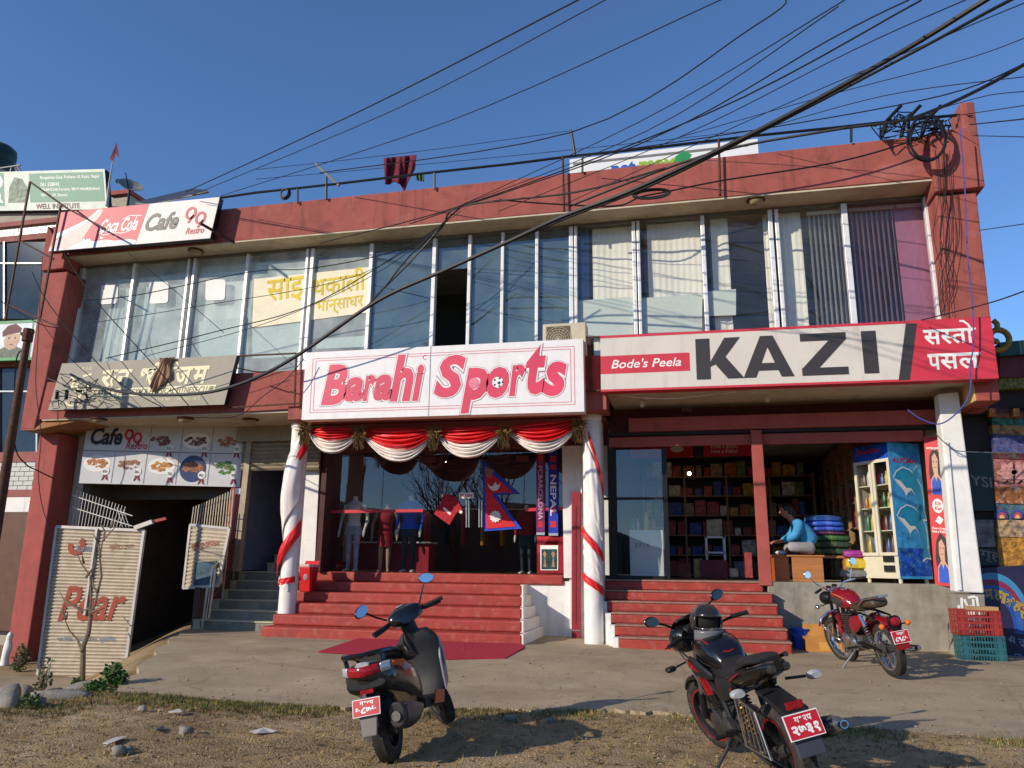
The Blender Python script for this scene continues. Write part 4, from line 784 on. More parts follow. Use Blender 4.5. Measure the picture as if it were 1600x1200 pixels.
for base, sgn in ((9, 1), (13, -1)):
    for k in range(5):
        p0 = Vector(bv[base]); a = (-.028 + .014 * k) ; i0 = len(bv)
        if k < 4: pts = [p0 + Vector((-.045, a, .004)), p0 + Vector((-.075 - .006 * (k in (1, 2)), a, -.012)), p0 + Vector((-.085, a, -.036))]
        else: pts = [p0 + Vector((-.01, -.034 * sgn, .01)), p0 + Vector((-.04, -.045 * sgn, .0))]
        pr = base
        for p in pts: bv.append(p); be.append((pr, len(bv) - 1)); br.append(.009); pr = len(bv) - 1
skin('body', bv, be, br, m_skin, t, 1)
b = MB(); hc = q(.335, 0, .70); b.ell(hc, (.085, .075, .115), 16, 12, Matrix.Rotation(R(-18), 3, 'Y')); 
b.ell(hc + Vector((-.088, 0, -.015)), (.018, .014, .022), 8, 6); b.ell(hc + Vector((.005, -.075, -.01)), (.02, .01, .03), 8, 6); o = b.build('face', m_skin, t, smooth=True)
b = MB(); b.ell(hc + Vector((-.078, -.03, .018)), (.008, .012, .006), 8, 6); b.ell(hc + Vector((-.078, .03, .018)), (.008, .012, .006), 8, 6); b.ell(hc + Vector((-.076, 0, -.055)), (.008, .024, .006), 8, 6); b.build('eyes_and_mouth', mat('dark_features', (70, 40, 36), .5), t, smooth=True)
b = MB(); b.ell(hc + Vector((.025, 0, .03)), (.098, .088, .112), 16, 12, Matrix.Rotation(R(-18), 3, 'Y')); b.ell(hc + Vector((.10, 0, -.03)), (.06, .055, .075), 12, 8); b.build('hair', m_hair, t, smooth=True)
jv = [q(-.03, 0, .13), q(.06, 0, .30), q(.17, 0, .46), q(.225, 0, .555), q(.16, .17, .48), q(.24, .26, .30), q(.42, .17, .22), q(.16, -.17, .48), q(.26, -.26, .30), q(.42, -.13, .23)]
skin('jacket', jv, [(0, 1), (1, 2), (2, 3), (2, 4), (4, 5), (5, 6), (2, 7), (7, 8), (8, 9)], [(.17, .19), (.155, .18), (.13, .16), .075, .085, .075, .05, .085, .075, .05], m_jkt, t, 2)
tv = [q(0, 0, .10), q(.04, .13, .11), q(.36, .28, .13), q(.16, .06, .08), q(.04, -.13, .11), q(.35, -.28, .13), q(.30, -.02, .07)]
skin('trousers', tv, [(0, 1), (1, 2), (2, 3), (0, 4), (4, 5), (5, 6)], [.13, .10, .085, .055, .10, .085, .055], m_pnt, t, 2)
b = MB(); b.ell(q(.46, .06, .035), (.09, .07, .035), 10, 6); tag(b.build('white_cloth_bundle', p_white, loc=q(.46, .06, 0), smooth=True), 'small white cloth bundle on the desk in front of the seated person', 'cloth')
# sacks and folded blankets behind the person
ST = Vector((U(1287, 866, 14.05).x, 14.05, 0)); zz = KZ + .42
t = thing('wooden_stool', 'small wooden stool carrying the sacks behind the desk', 'stool', (ST.x + .05, ST.y, KZ))
MB().box(ST.x - .25, ST.x + .33, ST.y - .2, ST.y + .2, zz - .04, zz).build('seat', m_desk2, t)
for dx in (-.22, .27):
    for dy in (-.17, .17): MB().box(ST.x + dx, ST.x + dx + .04, ST.y + dy - .02, ST.y + dy + .02, KZ, zz - .04).build('leg', m_desk2, t)
for k, (lab, col, h, wd, dx) in enumerate((('dark green sack, lowest of the pile on the stool', (44, 70, 48), .12, .36, .06), ('dark green striped sack, second from the bottom of the pile', (40, 62, 46), .12, .37, .05), ('bright green edged sack in the middle of the pile', (46, 92, 52), .11, .35, .06), ('maroon striped folded blanket under the blue ones', (96, 40, 84), .06, .30, .03), ('blue folded blanket, lowest of the three blue ones', (40, 78, 190), .09, .30, .03), ('blue folded blanket, middle of the three blue ones', (46, 90, 200), .09, .29, .02), ('blue and yellow folded blanket on top of the pile', (60, 110, 190), .10, .27, .02))):
    b = MB(); c = Vector((ST.x + dx, ST.y - .02 * (k % 2), zz + h / 2)); loft(b, [((c.x - wd, c.y, c.z), .10, h * .20, 3), ((c.x - wd * .9, c.y, c.z), .20, h * .46, 3), ((c.x, c.y, c.z + .01), .23, h * .56, 3), ((c.x + wd * .9, c.y, c.z), .20, h * .46, 3), ((c.x + wd, c.y, c.z), .10, h * .2, 3)], 16, 3)
    tag(b.build('sack' if k < 3 else 'folded_blanket', mat('sack_%d' % k, col, .7, var=.3, scale=6, stretch=(5, 1, 1), stain=((190, 190, 90), .5, 5)), loc=(c.x, c.y, zz), smooth=True), lab, 'sack' if k < 3 else 'blanket'); zz += h * .93
# fridge ---------------------------------------------------------------
al = R(33); FC = U(1407, 908, 13.15); sx = Vector((math.cos(al), math.sin(al), 0)); dy_ = Vector((-math.sin(al), math.cos(al), 0)); FW, FD = .66, .74; zt = U(1383, 690, 13.15).z; F0 = Vector((FC.x, 13.15, KZ))
t = thing('drinks_fridge', 'tall drinks fridge with blue dolphin side panel and glass doors', 'fridge', F0 + (sx * FW + dy_ * FD) / 2)
def fb(mb, a0, a1, d0, d1, z0, z1):
    p = [F0 + sx * a + dy_ * d + Vector((0, 0, z - KZ)) for z in (z0, z1) for a, d in ((a0, d0), (a1, d0), (a1, d1), (a0, d1))]; return mb.hexa(p)
m_ivory = mat('ivory_enamel', (214, 206, 180), .4, var=.05); zb = KZ + .07; zg = U(1400, 868, 13.15).z; zc_ = U(1390, 715, 13.15).z
fb(MB(), .03, FW, .0, FD, zb, zg).build('base_cabinet', m_ivory, t, bevel=.006); fb(MB(), .03, FW, 0, FD, zc_, zt).build('top_cabinet', mat('fridge_blue_header', (36, 84, 190), .4, var=.3, scale=9), t)
fb(MB(), FW - .03, FW, 0, FD, zg, zc_).build('back_wall', m_ivory, t); fb(MB(), .03, FW - .03, 0, .03, zg, zc_).build('side_wall', m_ivory, t); fb(MB(), .03, FW - .03, FD - .03, FD, zg, zc_).build('side_wall', m_ivory, t)
for d0, d1 in ((.0, FD / 2 - .005), (FD / 2 + .005, FD)):
    o = fb(MB(), .0, .028, d0, d0 + .05, zg, zc_).build('door_frame', m_ivory, t); fb(MB(), .0, .028, d1 - .05, d1, zg, zc_).build('stile', m_ivory, o); fb(MB(), .0, .028, d0 + .05, d1 - .05, zg, zg + .05).build('rail', m_ivory, o); fb(MB(), .0, .028, d0 + .05, d1 - .05, zc_ - .05, zc_).build('rail', m_ivory, o); MB().poly([F0 + sx * .014 + dy_ * d + Vector((0, 0, z - KZ)) for d, z in ((d0 + .05, zg + .05), (d1 - .05, zg + .05), (d1 - .05, zc_ - .05), (d0 + .05, zc_ - .05))]).build('door_glass', glass('fridge_glass', (244, 248, 248), .02), o)
for k in range(4): fb(MB(), .05, FW - .04, .04, FD - .04, zg + .02 + k * .36, zg + .035 + k * .36).build('shelf', m_ivory, t)
for k in range(2):
    o = MB()
    for j in range(7): fb(o, -.004, .03, .10 + j * .03, .115 + j * .03, zb + .10 + .15 * k, zb + .20 + .15 * k)
    o.build('vent', m_dark, t)
for d in (.06, FD - .06):
    for a in (.07, FW - .07): p = F0 + sx * a + dy_ * d; MB().lathe([(.001, 0), (.03, 0), (.03, .07), (.001, .07)], p, n=10).build('castor', m_ivory, t)
pb = Board(F0 + Vector((0, 0, zb - KZ)), F0 + sx * FW + Vector((0, 0, zb - KZ)), F0 + Vector((0, 0, zt - KZ)), -dy_)
b = MB(); pb.rect(b, .0, .0, 1, 1, .004); b.build('side_print', mat('print_sea_blue', (62, 160, 218), .4, var=.25, scale=7, stain=((120, 206, 230), .7, 11)), t)
b = MB(); pb.rect(b, 0, 0.02, 1, .22, .005); b.build('sea_print', mat('print_deep_sea', (28, 84, 190), .4, var=.45, scale=9, stain=((120, 200, 190), .9, 13)), t)
b = MB(); pb.text(b, 'AUCMA', .10, .845, .86, .885, .0065, 0, .02); b.build('lettering', mat('print_crimson', (176, 30, 60), .4), t)
def dolphin(oy, nm):
    body = [(.10, .17), (.22, .22), (.42, .25), (.62, .235), (.80, .19), (.92, .12), (.96, .04), (.93, -.06), (.99, -.13), (.86, -.125), (.72, -.15), (.80, -.07), (.82, .0), (.76, .06), (.62, .08), (.50, .06), (.44, .02), (.40, .07), (.30, .10), (.20, .125)]
    for mn, m_, k, e in (('dolphin_outline', p_white, 1.05, .0056), ('dolphin_print', mat('print_dolphin_blue', (42, 150, 190), .4, var=.12, scale=5), 1.0, .0064)):
        cx, cy = .55, .08; b = MB(); pb.poly(b, [(cx + (x - cx) * k, oy + cy + (y - cy) * k) for x, y in body], e); pb.poly(b, [(.70, oy + .22), (.88, oy + .27 + (k - 1) * .2), (.84, oy + .17)], e); b.build(mn, m_, t)
    b = MB(); pb.poly(b, [(.12, oy + .165), (.30, oy + .15), (.46, oy + .10), (.62, oy + .10), (.74, oy + .04), (.62, oy + .085), (.50, oy + .065), (.44, oy + .04), (.38, oy + .08), (.22, oy + .128)], .0072); b.build('belly_print', p_white, t)
    b = MB(); pb.disc(b, .28, oy + .175, .014, .008, 8); b.build('eye_print', p_black, t)
dolphin(.56, 0); dolphin(.28, 1)
pb2 = Board(F0 + dy_ * FD + Vector((0, 0, zc_ - KZ)), F0 + Vector((0, 0, zc_ - KZ)), F0 + dy_ * FD + Vector((0, 0, zt - KZ)), -sx); b = MB(); pb2.text(b, 'Sparkling', .12, .35, .82, .75, .033 - .03, .3, .02); b.build('header_lettering', p_red, t)
k = 0
for s_ in range(4):
    for d in range(7):
        for a in range(2):
            p = F0 + sx * (.12 + .2 * a) + dy_ * (.08 + .093 * d + .01 * rnd.random()); z = zg + .036 + s_ * .36; h = rnd.uniform(.18, .28); c_ = rnd.choice(((150, 40, 40), (40, 110, 60), (200, 170, 60), (190, 190, 180), (60, 90, 150), (170, 90, 40), (110, 70, 50)))
            if a == 1 and rnd.random() < .4: continue
            b = MB(); b.lathe([(.001, 0), (.032, 0), (.034, h * .6), (.014, h * .82), (.014, h), (.001, h)], (p.x, p.y, z), n=8); tag(b.build('drink_bottle', mat('bottle_%d%d%d' % c_, c_, .25, var=.15), loc=(p.x, p.y, z), smooth=True), 'drink bottle standing behind the glass doors of the dolphin fridge', 'bottle', 'bottles in the fridge')
# tall red snack banner between fridge and white pillar
P0, P1, P2 = U(1461, 914, 13.02), U(1490, 917, 12.92), U(1443, 682, 13.02); t, bd = signboard('snack_banner', 'tall narrow red snack banner with portraits beside the white pillar', P0, P1, P2, .01, mat('banner_red', (206, 36, 48), .5, var=.05), m_white)
for y0 in (.02, .60):
    for nm, m_, shp, e in (('hair_print', mat('print_dark_brown_hair', (52, 38, 34), .6, var=.2, scale=20), [(.25, .05), (.85, .05), (.9, .2), (.78, .29), (.5, .33), (.25, .27), (.15, .15)], .004), ('skin_print', mat('print_skin', (204, 158, 130), .6, var=.05), [(.22, .0), (.88, .0), (.85, .10), (.66, .14), (.66, .18), (.70, .24), (.55, .285), (.38, .26), (.36, .19), (.44, .14), (.24, .10)], .005), ('blue_dress_print', mat('print_royal_blue', (38, 84, 190), .6, var=.1), [(.26, .0), (.82, .0), (.80, .09), (.62, .125), (.54, .09), (.44, .125), (.28, .09)], .006)):
        b = MB(); bd.poly(b, [(x, y0 + y * (1 if y0 < .5 else 1)) for x, y in shp], e); b.build(nm, m_, t)
    b = MB(); bd.disc(b, .45, y0 + .225, .028, .0065, 6, ar=.2); bd.disc(b, .62, y0 + .225, .028, .0065, 6, ar=.2); bd.line(b, [(.46, y0 + .185), (.6, y0 + .185)], .008, .0065); b.build('features_print', p_black, t)
b = MB(); bd.disc(b, .5, .525, .30, .004, 20, ar=.16); b.build('logo_disc', p_white, t)
b = MB(); bd.text(b, 'Kit\nKat', .3, .495, .72, .555, .006, .2, .03); b.build('logo_lettering', p_red, t)
b = MB(); bd.text(b, 'Have a break,', .08, .365, .92, .383, .005, 0, .02); bd.text(b, 'have a KitKat', .08, .345, .92, .363, .005, 0, .02); bd.text(b, 'wrapper', .1, .905, .9, .925, .005, .2, .02); bd.poly(b, [(.3, .42), (.5, .46), (.75, .435), (.55, .40)], .004); b.build('lettering', p_white, t)
# shelf rack along the right, full of goods
t = thing('goods_rack', 'tall wooden rack of packed goods along the inner right wall of the grocery', 'shelf', (3.2, 16.2, KZ))
RX0, RX1, RY0, RY1 = 2.78, 3.3, 14.3, 17.9; m_wood = mat('shelf_wood', (150, 118, 84), .7, var=.15)
lv = [KZ + .05 + .43 * k for k in range(6)]
for z in lv: MB().box(RX0, RX1, RY0, RY1, z - .025, z).build('shelf_board', m_wood, t)
for k in range(6): y = RY0 + (RY1 - RY0) * k / 5; MB().box(RX0 - .01, RX1, y - .02, y + .02, KZ, lv[-1] + .02).build('upright', m_wood, t)
MB().box(RX1, RX1 + .02, RY0, RY1, KZ, lv[-1] + .4).build('back_board', m_wood, t)
cols = [(176, 96, 44), (150, 60, 40), (190, 150, 60), (60, 110, 60), (150, 120, 90), (60, 80, 140), (200, 190, 170), (170, 70, 60), (120, 130, 70)]
for li, z in enumerate(lv):
    y = RY0 + .06
    while y < RY1 - .2:
        wd = rnd.uniform(.12, .30) if li < 4 else rnd.uniform(.28, .4); h = rnd.uniform(.18, .36) if li < 5 else rnd.uniform(.22, .32); c_ = rnd.choice(cols) if li < 4 else rnd.choice(cols[:2] + [(150, 110, 70)])
        b = MB().box(RX0 + .02 + .03 * rnd.random(), RX1 - .1, y, y + wd, z, z + h); tag(b.build('goods_carton', mat('carton_%d_%d_%d' % c_, c_, .6, var=.4, scale=14), loc=(RX0 + .2, y + wd / 2, z), bevel=.01), 'packet or carton stacked on the wooden grocery rack', 'carton', 'cartons on the grocery rack'); y += wd + rnd.uniform(.01, .05)
t = thing('goods_rack', 'dark wooden rack of goods along the back wall of the grocery', 'shelf', (.6, 17.6, KZ))
for k in range(6): MB().box(-1.0, 2.6, 17.4, 17.85, KZ + .05 + .42 * k - .025, KZ + .05 + .42 * k).build('shelf_board', m_wood, t)
for k in range(5): MB().box(-1.0 + .89 * k, -.96 + .89 * k, 17.39, 17.85, KZ, KZ + 2.2).build('upright', m_wood, t)
for li in range(6):
    x = -.93
    while x < 2.3:
        wd = rnd.uniform(.1, .28); h = rnd.uniform(.15, .34); c_ = rnd.choice(cols); b = MB().box(x, x + wd, 17.42 + .05 * rnd.random(), 17.8, KZ + .05 + .42 * li, KZ + .05 + .42 * li + h); tag(b.build('goods_carton', mat('carton_%d_%d_%d' % c_, c_, .6, var=.4, scale=14), loc=(x, 17.6, KZ + .42 * li)), 'packet standing on the dark rack at the back of the grocery', 'carton', 'packets on the back rack'); x += wd + rnd.uniform(.01, .06)
for i, (px, py, w_, h_, c_) in enumerate(((1060, 903, 20, 22, (120, 60, 50)), (1085, 903, 14, 30, (170, 150, 90)), (1148, 903, 22, 26, (90, 100, 120)), (1165, 903, 12, 40, (150, 60, 60)), (1140, 902, 14, 14, (190, 180, 150)))):
    b = MB(); boxpx(b, px, px + w_, py - h_, py, 14.5 + .2 * (i % 3), .25); tag(b.build('floor_carton', mat('floor_carton_%d' % i, c_, .7, var=.3, scale=9), loc=U(px, py, 14.5), bevel=.01), ('brick red carton', 'tall straw coloured carton', 'slate blue carton', 'narrow tall red carton', 'small cream carton')[i] + ' on the grocery floor', 'carton')
# inside left: white display cabinet with jars
t = thing('display_cabinet', 'white display cabinet behind the dark glass panel of the grocery', 'cabinet', U(1012, 898, 13.32)); b = MB(); boxpx(b, 985, 1038, 828, 903, 13.32, .5); b.build('cabinet_body', mat('white_laminate', (216, 216, 214), .5, var=.03), t, bevel=.006)
bx = Board(U(987, 898, 13.315), U(1038, 898, 13.315), U(987, 830, 13.315)); b = MB(); bx.text(b, 'E P I X', .12, .62, .55, .72, .003); b.build('lettering', p_grey, t)
zt_ = U(1012, 828, 13.32).z
for lab, px, c_, h, r_ in (('tall green plastic bottle on the white display cabinet', 989, (40, 140, 110), .2, .035), ('white bottle with pink cap on the white display cabinet', 997, (220, 190, 190), .19, .022), ('yellow topped tall jar on the white display cabinet', 1010, (206, 180, 50), .30, .045), ('small pink jar on the white display cabinet', 1021, (190, 60, 110), .19, .04)):
    p = U(px, 828, 13.45); b = MB().lathe([(.001, 0), (r_, 0), (r_, h * .7), (r_ * .6, h * .8), (r_ * .6, h), (.001, h)], (p.x, 13.45, zt_), n=12); tag(b.build('jar', mat('jar_%d_%d' % (c_[0], c_[1]), c_, .3, var=.1), loc=(p.x, 13.45, zt_), smooth=True), lab, 'jar')
t = thing('small_rack', 'small white frame rack with jars in the dark middle of the grocery', 'rack', (U(1117, 880, 15).x, 15.2, KZ)); b = MB()
for x in (1102, 1130): MB().box(U(x, 850, 15).x, U(x, 850, 15).x + .04, 15, 15.3, KZ, U(1117, 838, 15).z).build('post', m_white, t)
for y in (838, 862, 885): MB().box(U(1102, y, 15).x, U(1130, y, 15).x + .04, 15, 15.3, U(1117, y, 15).z - .03, U(1117, y, 15).z).build('shelf', m_white, t)
b = MB(); boxpx(b, 1105, 1126, 812, 838, 15, .3); tag(b.build('carton_box', mat('carton_tan', (170, 150, 120), .7, var=.2, scale=9), loc=U(1115, 838, 15)), 'tan carton standing on the small rack in the grocery', 'carton')
b = MB(); boxpx(b, 1095, 1137, 875, 903, 14.6, .3); tag(b.build('crate', mat('dark_red_crate', (110, 30, 40), .6, var=.2), loc=U(1115, 903, 14.6)), 'dark red crate on the grocery floor beneath the small rack', 'crate')
bq = Board(U(985, 716, 15.4), U(1192, 712, 15.4), U(985, 690, 15.4)); t = thing('inner_banner', 'long red banner with a portrait hanging inside the grocery', 'banner', bq.p(.5, 0)); b = MB(); b.prism([bq.p(0, 0), bq.p(1, 0), bq.p(1, 1), bq.p(0, 1)], (0, .01, 0)); b.build('banner_sheet', MATS['banner_red'], t); b = MB(); bq.text(b, 'Have a break,\nhave a KitKat', .62, .2, .82, .72, .003); bq.disc(b, .36, .5, .05, .003, 14, ar=4); b.build('lettering', p_white, t); b = MB(); bq.poly(b, [(.48, 0), (.56, 0), (.565, .6), (.52, .95), (.48, .6)], .004); b.build('portrait_print', p_black, t)
# long leftover bags low on the right of the stool
for lab, c_, x0, x1, y0, y1 in (('yellow rice bag lying low beside the fridge', (206, 176, 50), 1322, 1352, 872, 890), ('purple bag lying on the yellow rice bag beside the fridge', (150, 50, 130), 1318, 1352, 860, 872), ('grey bag on the platform floor below the yellow rice bag', (120, 120, 116), 1312, 1354, 890, 903)):
    c = U((x0 + x1) / 2, (y0 + y1) / 2, 13.9); hw = (x1 - x0) / 185; hh = (y1 - y0) / 185; b = MB(); loft(b, [((c.x - hw, c.y, c.z), .1, hh * .3, 3), ((c.x - hw * .8, c.y, c.z), .16, hh, 3), ((c.x + hw * .8, c.y, c.z), .16, hh, 3), ((c.x + hw, c.y, c.z), .1, hh * .3, 3)], 12, 2); tag(b.build('bag', mat('bag_%d' % c_[0], c_, .6, var=.2, scale=9), loc=(c.x, c.y, c.z - hh), smooth=True), lab, 'bag')
# lamps, bulbs, stickers, outdoor air-conditioner
def dome(px, py, z, label):
    p = UZ(px, py, z); t = thing('ceiling_lamp', label, 'lamp', p); MB().lathe([(.14, 0), (.15, -.02), (.12, -.035)], p, n=18).build('rim', m_rust, t, smooth=True); MB().lathe([(.12, -.03), (.10, -.07), (.05, -.095), (.001, -.10)], p, n=18).build('glass_bowl', mat('lamp_bowl', (150, 136, 100), .3, var=.1), t, smooth=True)
dome(306, 391, 7.2, 'round lamp under the roof overhang above the left windows'); dome(1181, 312, 7.2, 'round lamp under the roof overhang above the grocery sign')
dome(155, 654, 3.905, 'round ceiling lamp above the menu board, leftmost of three'); dome(290, 653, 3.905, 'round ceiling lamp above the menu board, middle of three'); dome(392, 655, 3.905, 'round ceiling lamp beside the roller shutter, rightmost of three')
for nm, px, py in (('left', 1003, 630), ('right', 1199, 622)):
    p = U(px, py, 12.5); t = thing('hanging_bulb', '%s clear bulb hanging below the KAZI sign' % nm, 'bulb', p); MB().cyl(p + Vector((0, 0, .06)), (p.x, p.y, 4.03), .012, n=8).build('holder', m_black, t); MB().lathe([(.001, -.07), (.035, -.055), (.048, -.01), (.04, .03), (.02, .06), (.02, .09)], p, n=14).build('bulb_glass', mat('bulb_glass', (206, 200, 190), .15, var=0), t, smooth=True)
flat('wall_sticker', 'small orange and blue sticker on the dark wall above the grocery door', 'sticker', [(1065, 643), (1081, 643), (1081, 624), (1065, 625)], 13.32, mat('sticker_mix', (150, 110, 96), .6, var=.7, scale=18, stain=((70, 90, 150), 1, 12)), .01)
flat('wall_sticker', 'small blue sticker on the ochre wall beside the menu board', 'sticker', [(106, 677), (121, 677), (122, 662), (108, 662)], 12.9, MATS['sticker_mix'], .01)
flat('number_plate', 'small white number plate on the red jamb below the menu board', 'plate', [(367, 772), (375, 772), (376, 763), (368, 763)], 13.3, p_white, .01)
A0 = Vector((U(848, 528, 11.86).x, 11.86, U(848, 530, 11.86).z)); A1 = U(915, 503, 11.86); t = thing('air_conditioner', 'beige outdoor air conditioner unit above the right end of the Barahi sign', 'air conditioner', ((A0.x + A1.x) / 2, 12, A0.z - .3))
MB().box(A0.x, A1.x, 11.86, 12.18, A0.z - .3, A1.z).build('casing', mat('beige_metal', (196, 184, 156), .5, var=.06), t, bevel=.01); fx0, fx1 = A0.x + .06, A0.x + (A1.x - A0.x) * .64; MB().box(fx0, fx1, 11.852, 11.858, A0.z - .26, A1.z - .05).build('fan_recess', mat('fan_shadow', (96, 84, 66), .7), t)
b = MB(); c = Vector(((fx0 + fx1) / 2, 11.846, A0.z - .02))
for r_ in (.05, .09, .13, .17, .21): b.tube([c + Vector((r_ * math.cos(R(a)), 0, r_ * math.sin(R(a)))) for a in range(0, 361, 20)], .004, 4)
for a in range(0, 180, 20): b.tube([c + Vector((.21 * math.cos(R(a)), -.002, .21 * math.sin(R(a)))), c - Vector((.21 * math.cos(R(a)), .002, .21 * math.sin(R(a))))], .003, 4)
b.build('grille', MATS['beige_metal'], t)
# curtains and blinds behind the upper windows: each a thing
m_cur = mat('cream_curtain', (238, 232, 218), .85, var=.04, scale=3, stretch=(14, 1, 1)); m_bl = mat('blind_slat', (226, 220, 206), .8, var=.05); m_blp = mat('lilac_blind_slat', (190, 140, 160), .8, var=.05)
def curtain(px0, px1, label, m=m_cur, Y=WY + .14, nf=7, amp=.003):
    x0, x1 = wx(px0), wx(px1); b = MB().grid(lambda u, v: (x0 + (x1 - x0) * u, Y + amp * math.sin(u * nf * 6.283) + .01 * math.sin(v * 5 + u * 9), 4.72 + 2.44 * v), nf * 8, 4); o = b.build('curtain', m, loc=((x0 + x1) / 2, Y, 4.72), smooth=True, ang=180); return tag(o, label, 'curtain')
curtain(924, 989, 'cream curtain in the window pane just right of the air conditioner'); curtain(1010, 1094, 'cream curtain in the second pane right of the air conditioner', nf=9); curtain(1110, 1137, 'narrow cream curtain beside the cracked window pane', nf=3); curtain(1192, 1201, 'thin edge of cream curtain left of the double mullion', nf=1); curtain(1216, 1252, 'folded cream curtain left of the vertical blinds', nf=4)
curtain(902, 918, 'blue curtain strip beside the air conditioner', mat('blue_curtain', (64, 110, 170), .8), nf=2); curtain(878, 891, 'teal curtain edge in the pane left of the wide mullion', mat('teal_curtain', (130, 176, 170), .8), nf=2)
for nm, px0, px1, n_, m_ in (('left', 1262, 1315, 7, m_bl), ('right', 1328, 1400, 9, m_bl), ('lilac', 1402, 1444, 9, m_blp)):
    t = thing('vertical_blind', {'left': 'vertical blind of open slats in the pane left of the last mullion', 'right': 'vertical blind of open slats in the rightmost pane', 'lilac': 'lilac vertical blind slats at the far right end of the windows'}[nm], 'blind', (wx((px0 + px1) / 2), WY + .15, 4.75))
    MB().box(wx(px0), wx(px1), WY + .12, WY + .18, 7.08, 7.14).build('head_rail', m_alu, t)
    for k in range(n_):
        x = wx(px0 + (px1 - px0) * (k + .5) / n_); d = Vector((.022, .038, 0)) if nm != 'lilac' else Vector((.055, .01, 0)); p = Vector((x, WY + .15, 4.75)); b = MB(); b.prism([p - d, p + d, p + d + Vector((0, 0, 2.33)), p - d + Vector((0, 0, 2.33))], (.001, -.003, 0)); b.build('slat', m_, t)
# ------------------------------------------------------------------ roof: railing, washing, panel, dish, boards
RY = 11.96
def rp(px, py): return U(px, py, RY)
t = thing('roof_railing', 'thin black pipe railing along the edge of the red parapet', 'railing', rp(700, 300))
RL = [(338, 310), (400, 301), (520, 288), (679, 269), (800, 256), (890, 244.5), (1000, 233), (1123, 219), (1180, 212), (1300, 200), (1400, 189), (1495, 180)]
MB().tube([rp(*p) for p in RL], .024, 8).build('rail', m_black, t, smooth=True)
for px, y0, y1 in ((465, 293, 318), (679, 269, 296), (880, 246, 333), (910, 243, 270), (1123, 219, 308), (1330, 196, 222), (1420, 187, 214)):
    a, c = rp(px, y0), rp(px + (2 if y1 - y0 > 50 else 0), y1); a, c = (a - Vector((0, .05, 0)), c - Vector((0, .05, 0))) if y1 - y0 > 50 else (a, c); MB().tube([a, c], .02, 6).build('post', m_black if y1 - y0 < 50 else m_rust, t)
t = thing('angled_bracket', 'black T shaped bar standing on the railing near the maroon cloth', 'bracket', rp(510, 312)); MB().tube([rp(510, 312), rp(510, 276)], .022, 6).build('post', m_black, t); MB().tube([rp(493, 256), rp(530, 290)], .028, 4).build('cross_bar', m_black, t)
t = thing('iron_stub', 'short black iron stub sticking up from the railing', 'post', rp(897, 243)); MB().tube([rp(892, 203), rp(894, 215), rp(898, 243)], [.02, .025, .03], 6).build('stub', m_black, t)
b = MB(); c = rp(447, 304) - Vector((0, .06, 0))
for k in range(3): b.tube([c + Vector(((.075 + .012 * k) * math.cos(R(a)), .02 * k, (.085 + .012 * k) * math.sin(R(a)))) for a in range(0, 361, 24)], .016, 6)
tag(b.build('cable_ring', m_wire, loc=c, smooth=True), 'small black cable ring hanging from the left part of the railing', 'cable coil')
# washing line with cloth
LY = 13.2
def cloth(name, label, pts_top, pts_bot, m, Y=LY, n=16):
    def f(u, v):
        a = Vector((pts_top[0][0] + (pts_top[1][0] - pts_top[0][0]) * u, pts_top[0][1] + (pts_top[1][1] - pts_top[0][1]) * u, 0)); k = u * (len(pts_bot) - 1); i = min(int(k), len(pts_bot) - 2); w_ = k - i
        bx = pts_bot[i][0] * (1 - w_) + pts_bot[i + 1][0] * w_; by = pts_bot[i][1] * (1 - w_) + pts_bot[i + 1][1] * w_
        return U(a.x + (bx - a.x) * v, a.y + (by - a.y) * v, Y - .06 * math.sin(u * 14 + v * 2) - .03 * math.sin(u * 31))
    b = MB().grid(f, n * 2, 10); o = b.build(name, m, loc=U(pts_bot[0][0], pts_bot[0][1], Y), smooth=True, ang=180); o.modifiers.new('t', 'SOLIDIFY').thickness = .01; return tag(o, label, 'cloth')
cloth('maroon_cloth', 'maroon cloth pegged on the rooftop washing line', [(600, 247), (651, 242)], [(602, 288), (608, 289), (616, 284), (625, 288), (632, 300), (638, 284), (648, 264)], mat('maroon_fabric', (104, 28, 42), .85, var=.12, scale=9))
cloth('green_cloth', 'small green cloth corner behind the rooftop railing', [(648, 273), (663, 272)], [(652, 282), (662, 284)], mat('green_fabric', (84, 110, 70), .85))
for lab, a, c_ in (('washing line wire carrying the maroon cloth', (400, 265), (893, 204)), ('lower washing line wire behind the maroon cloth', (400, 280), (1190, 202))):
    b = MB().tube([U(a[0] + (c_[0] - a[0]) * k / 10, a[1] + (c_[1] - a[1]) * k / 10 + 3 * math.sin(k / 10 * math.pi), LY) for k in range(11)], .006, 5); tag(b.build('washing_line', m_wire, loc=U(a[0], a[1], LY)), lab, 'wire')
# white board on the roof
bd_ = Board(U(890, 300, 13.0), U(1187, 270, 13.0), U(890, 249, 13.0)); t = thing('roof_board', 'white rooftop signboard with blue and green logo partly hidden by the parapet', 'sign', bd_.p(.5, -.4)); b = MB(); b.prism([bd_.p(0, -.6), bd_.p(1, -.6), bd_.p(1, 1), bd_.p(0, 1)], (0, .15, 0)); b.build('panel', mat('board_white', (226, 226, 224), .5, var=.03), t)
b = MB(); bd_.line(b, [(.19, .0), (.19, .42), (.22, .55), (.73, .63), (.76, .52), (.76, .1)], .02); bd_.line(b, [(.02, .84), (.95, .84)], .05); b.build('logo_frame', p_grey, t)
b = MB(); bd_.text(b, 'net', .23, .32, .36, .74, .006, 0, .04); b.build('blue_lettering', mat('print_blue', (40, 92, 180), .5), t); b = MB(); bd_.text(b, 'max', .38, .36, .58, .70, .006, 0, .03); b.build('green_lettering', mat('print_lime', (150, 180, 50), .5), t)
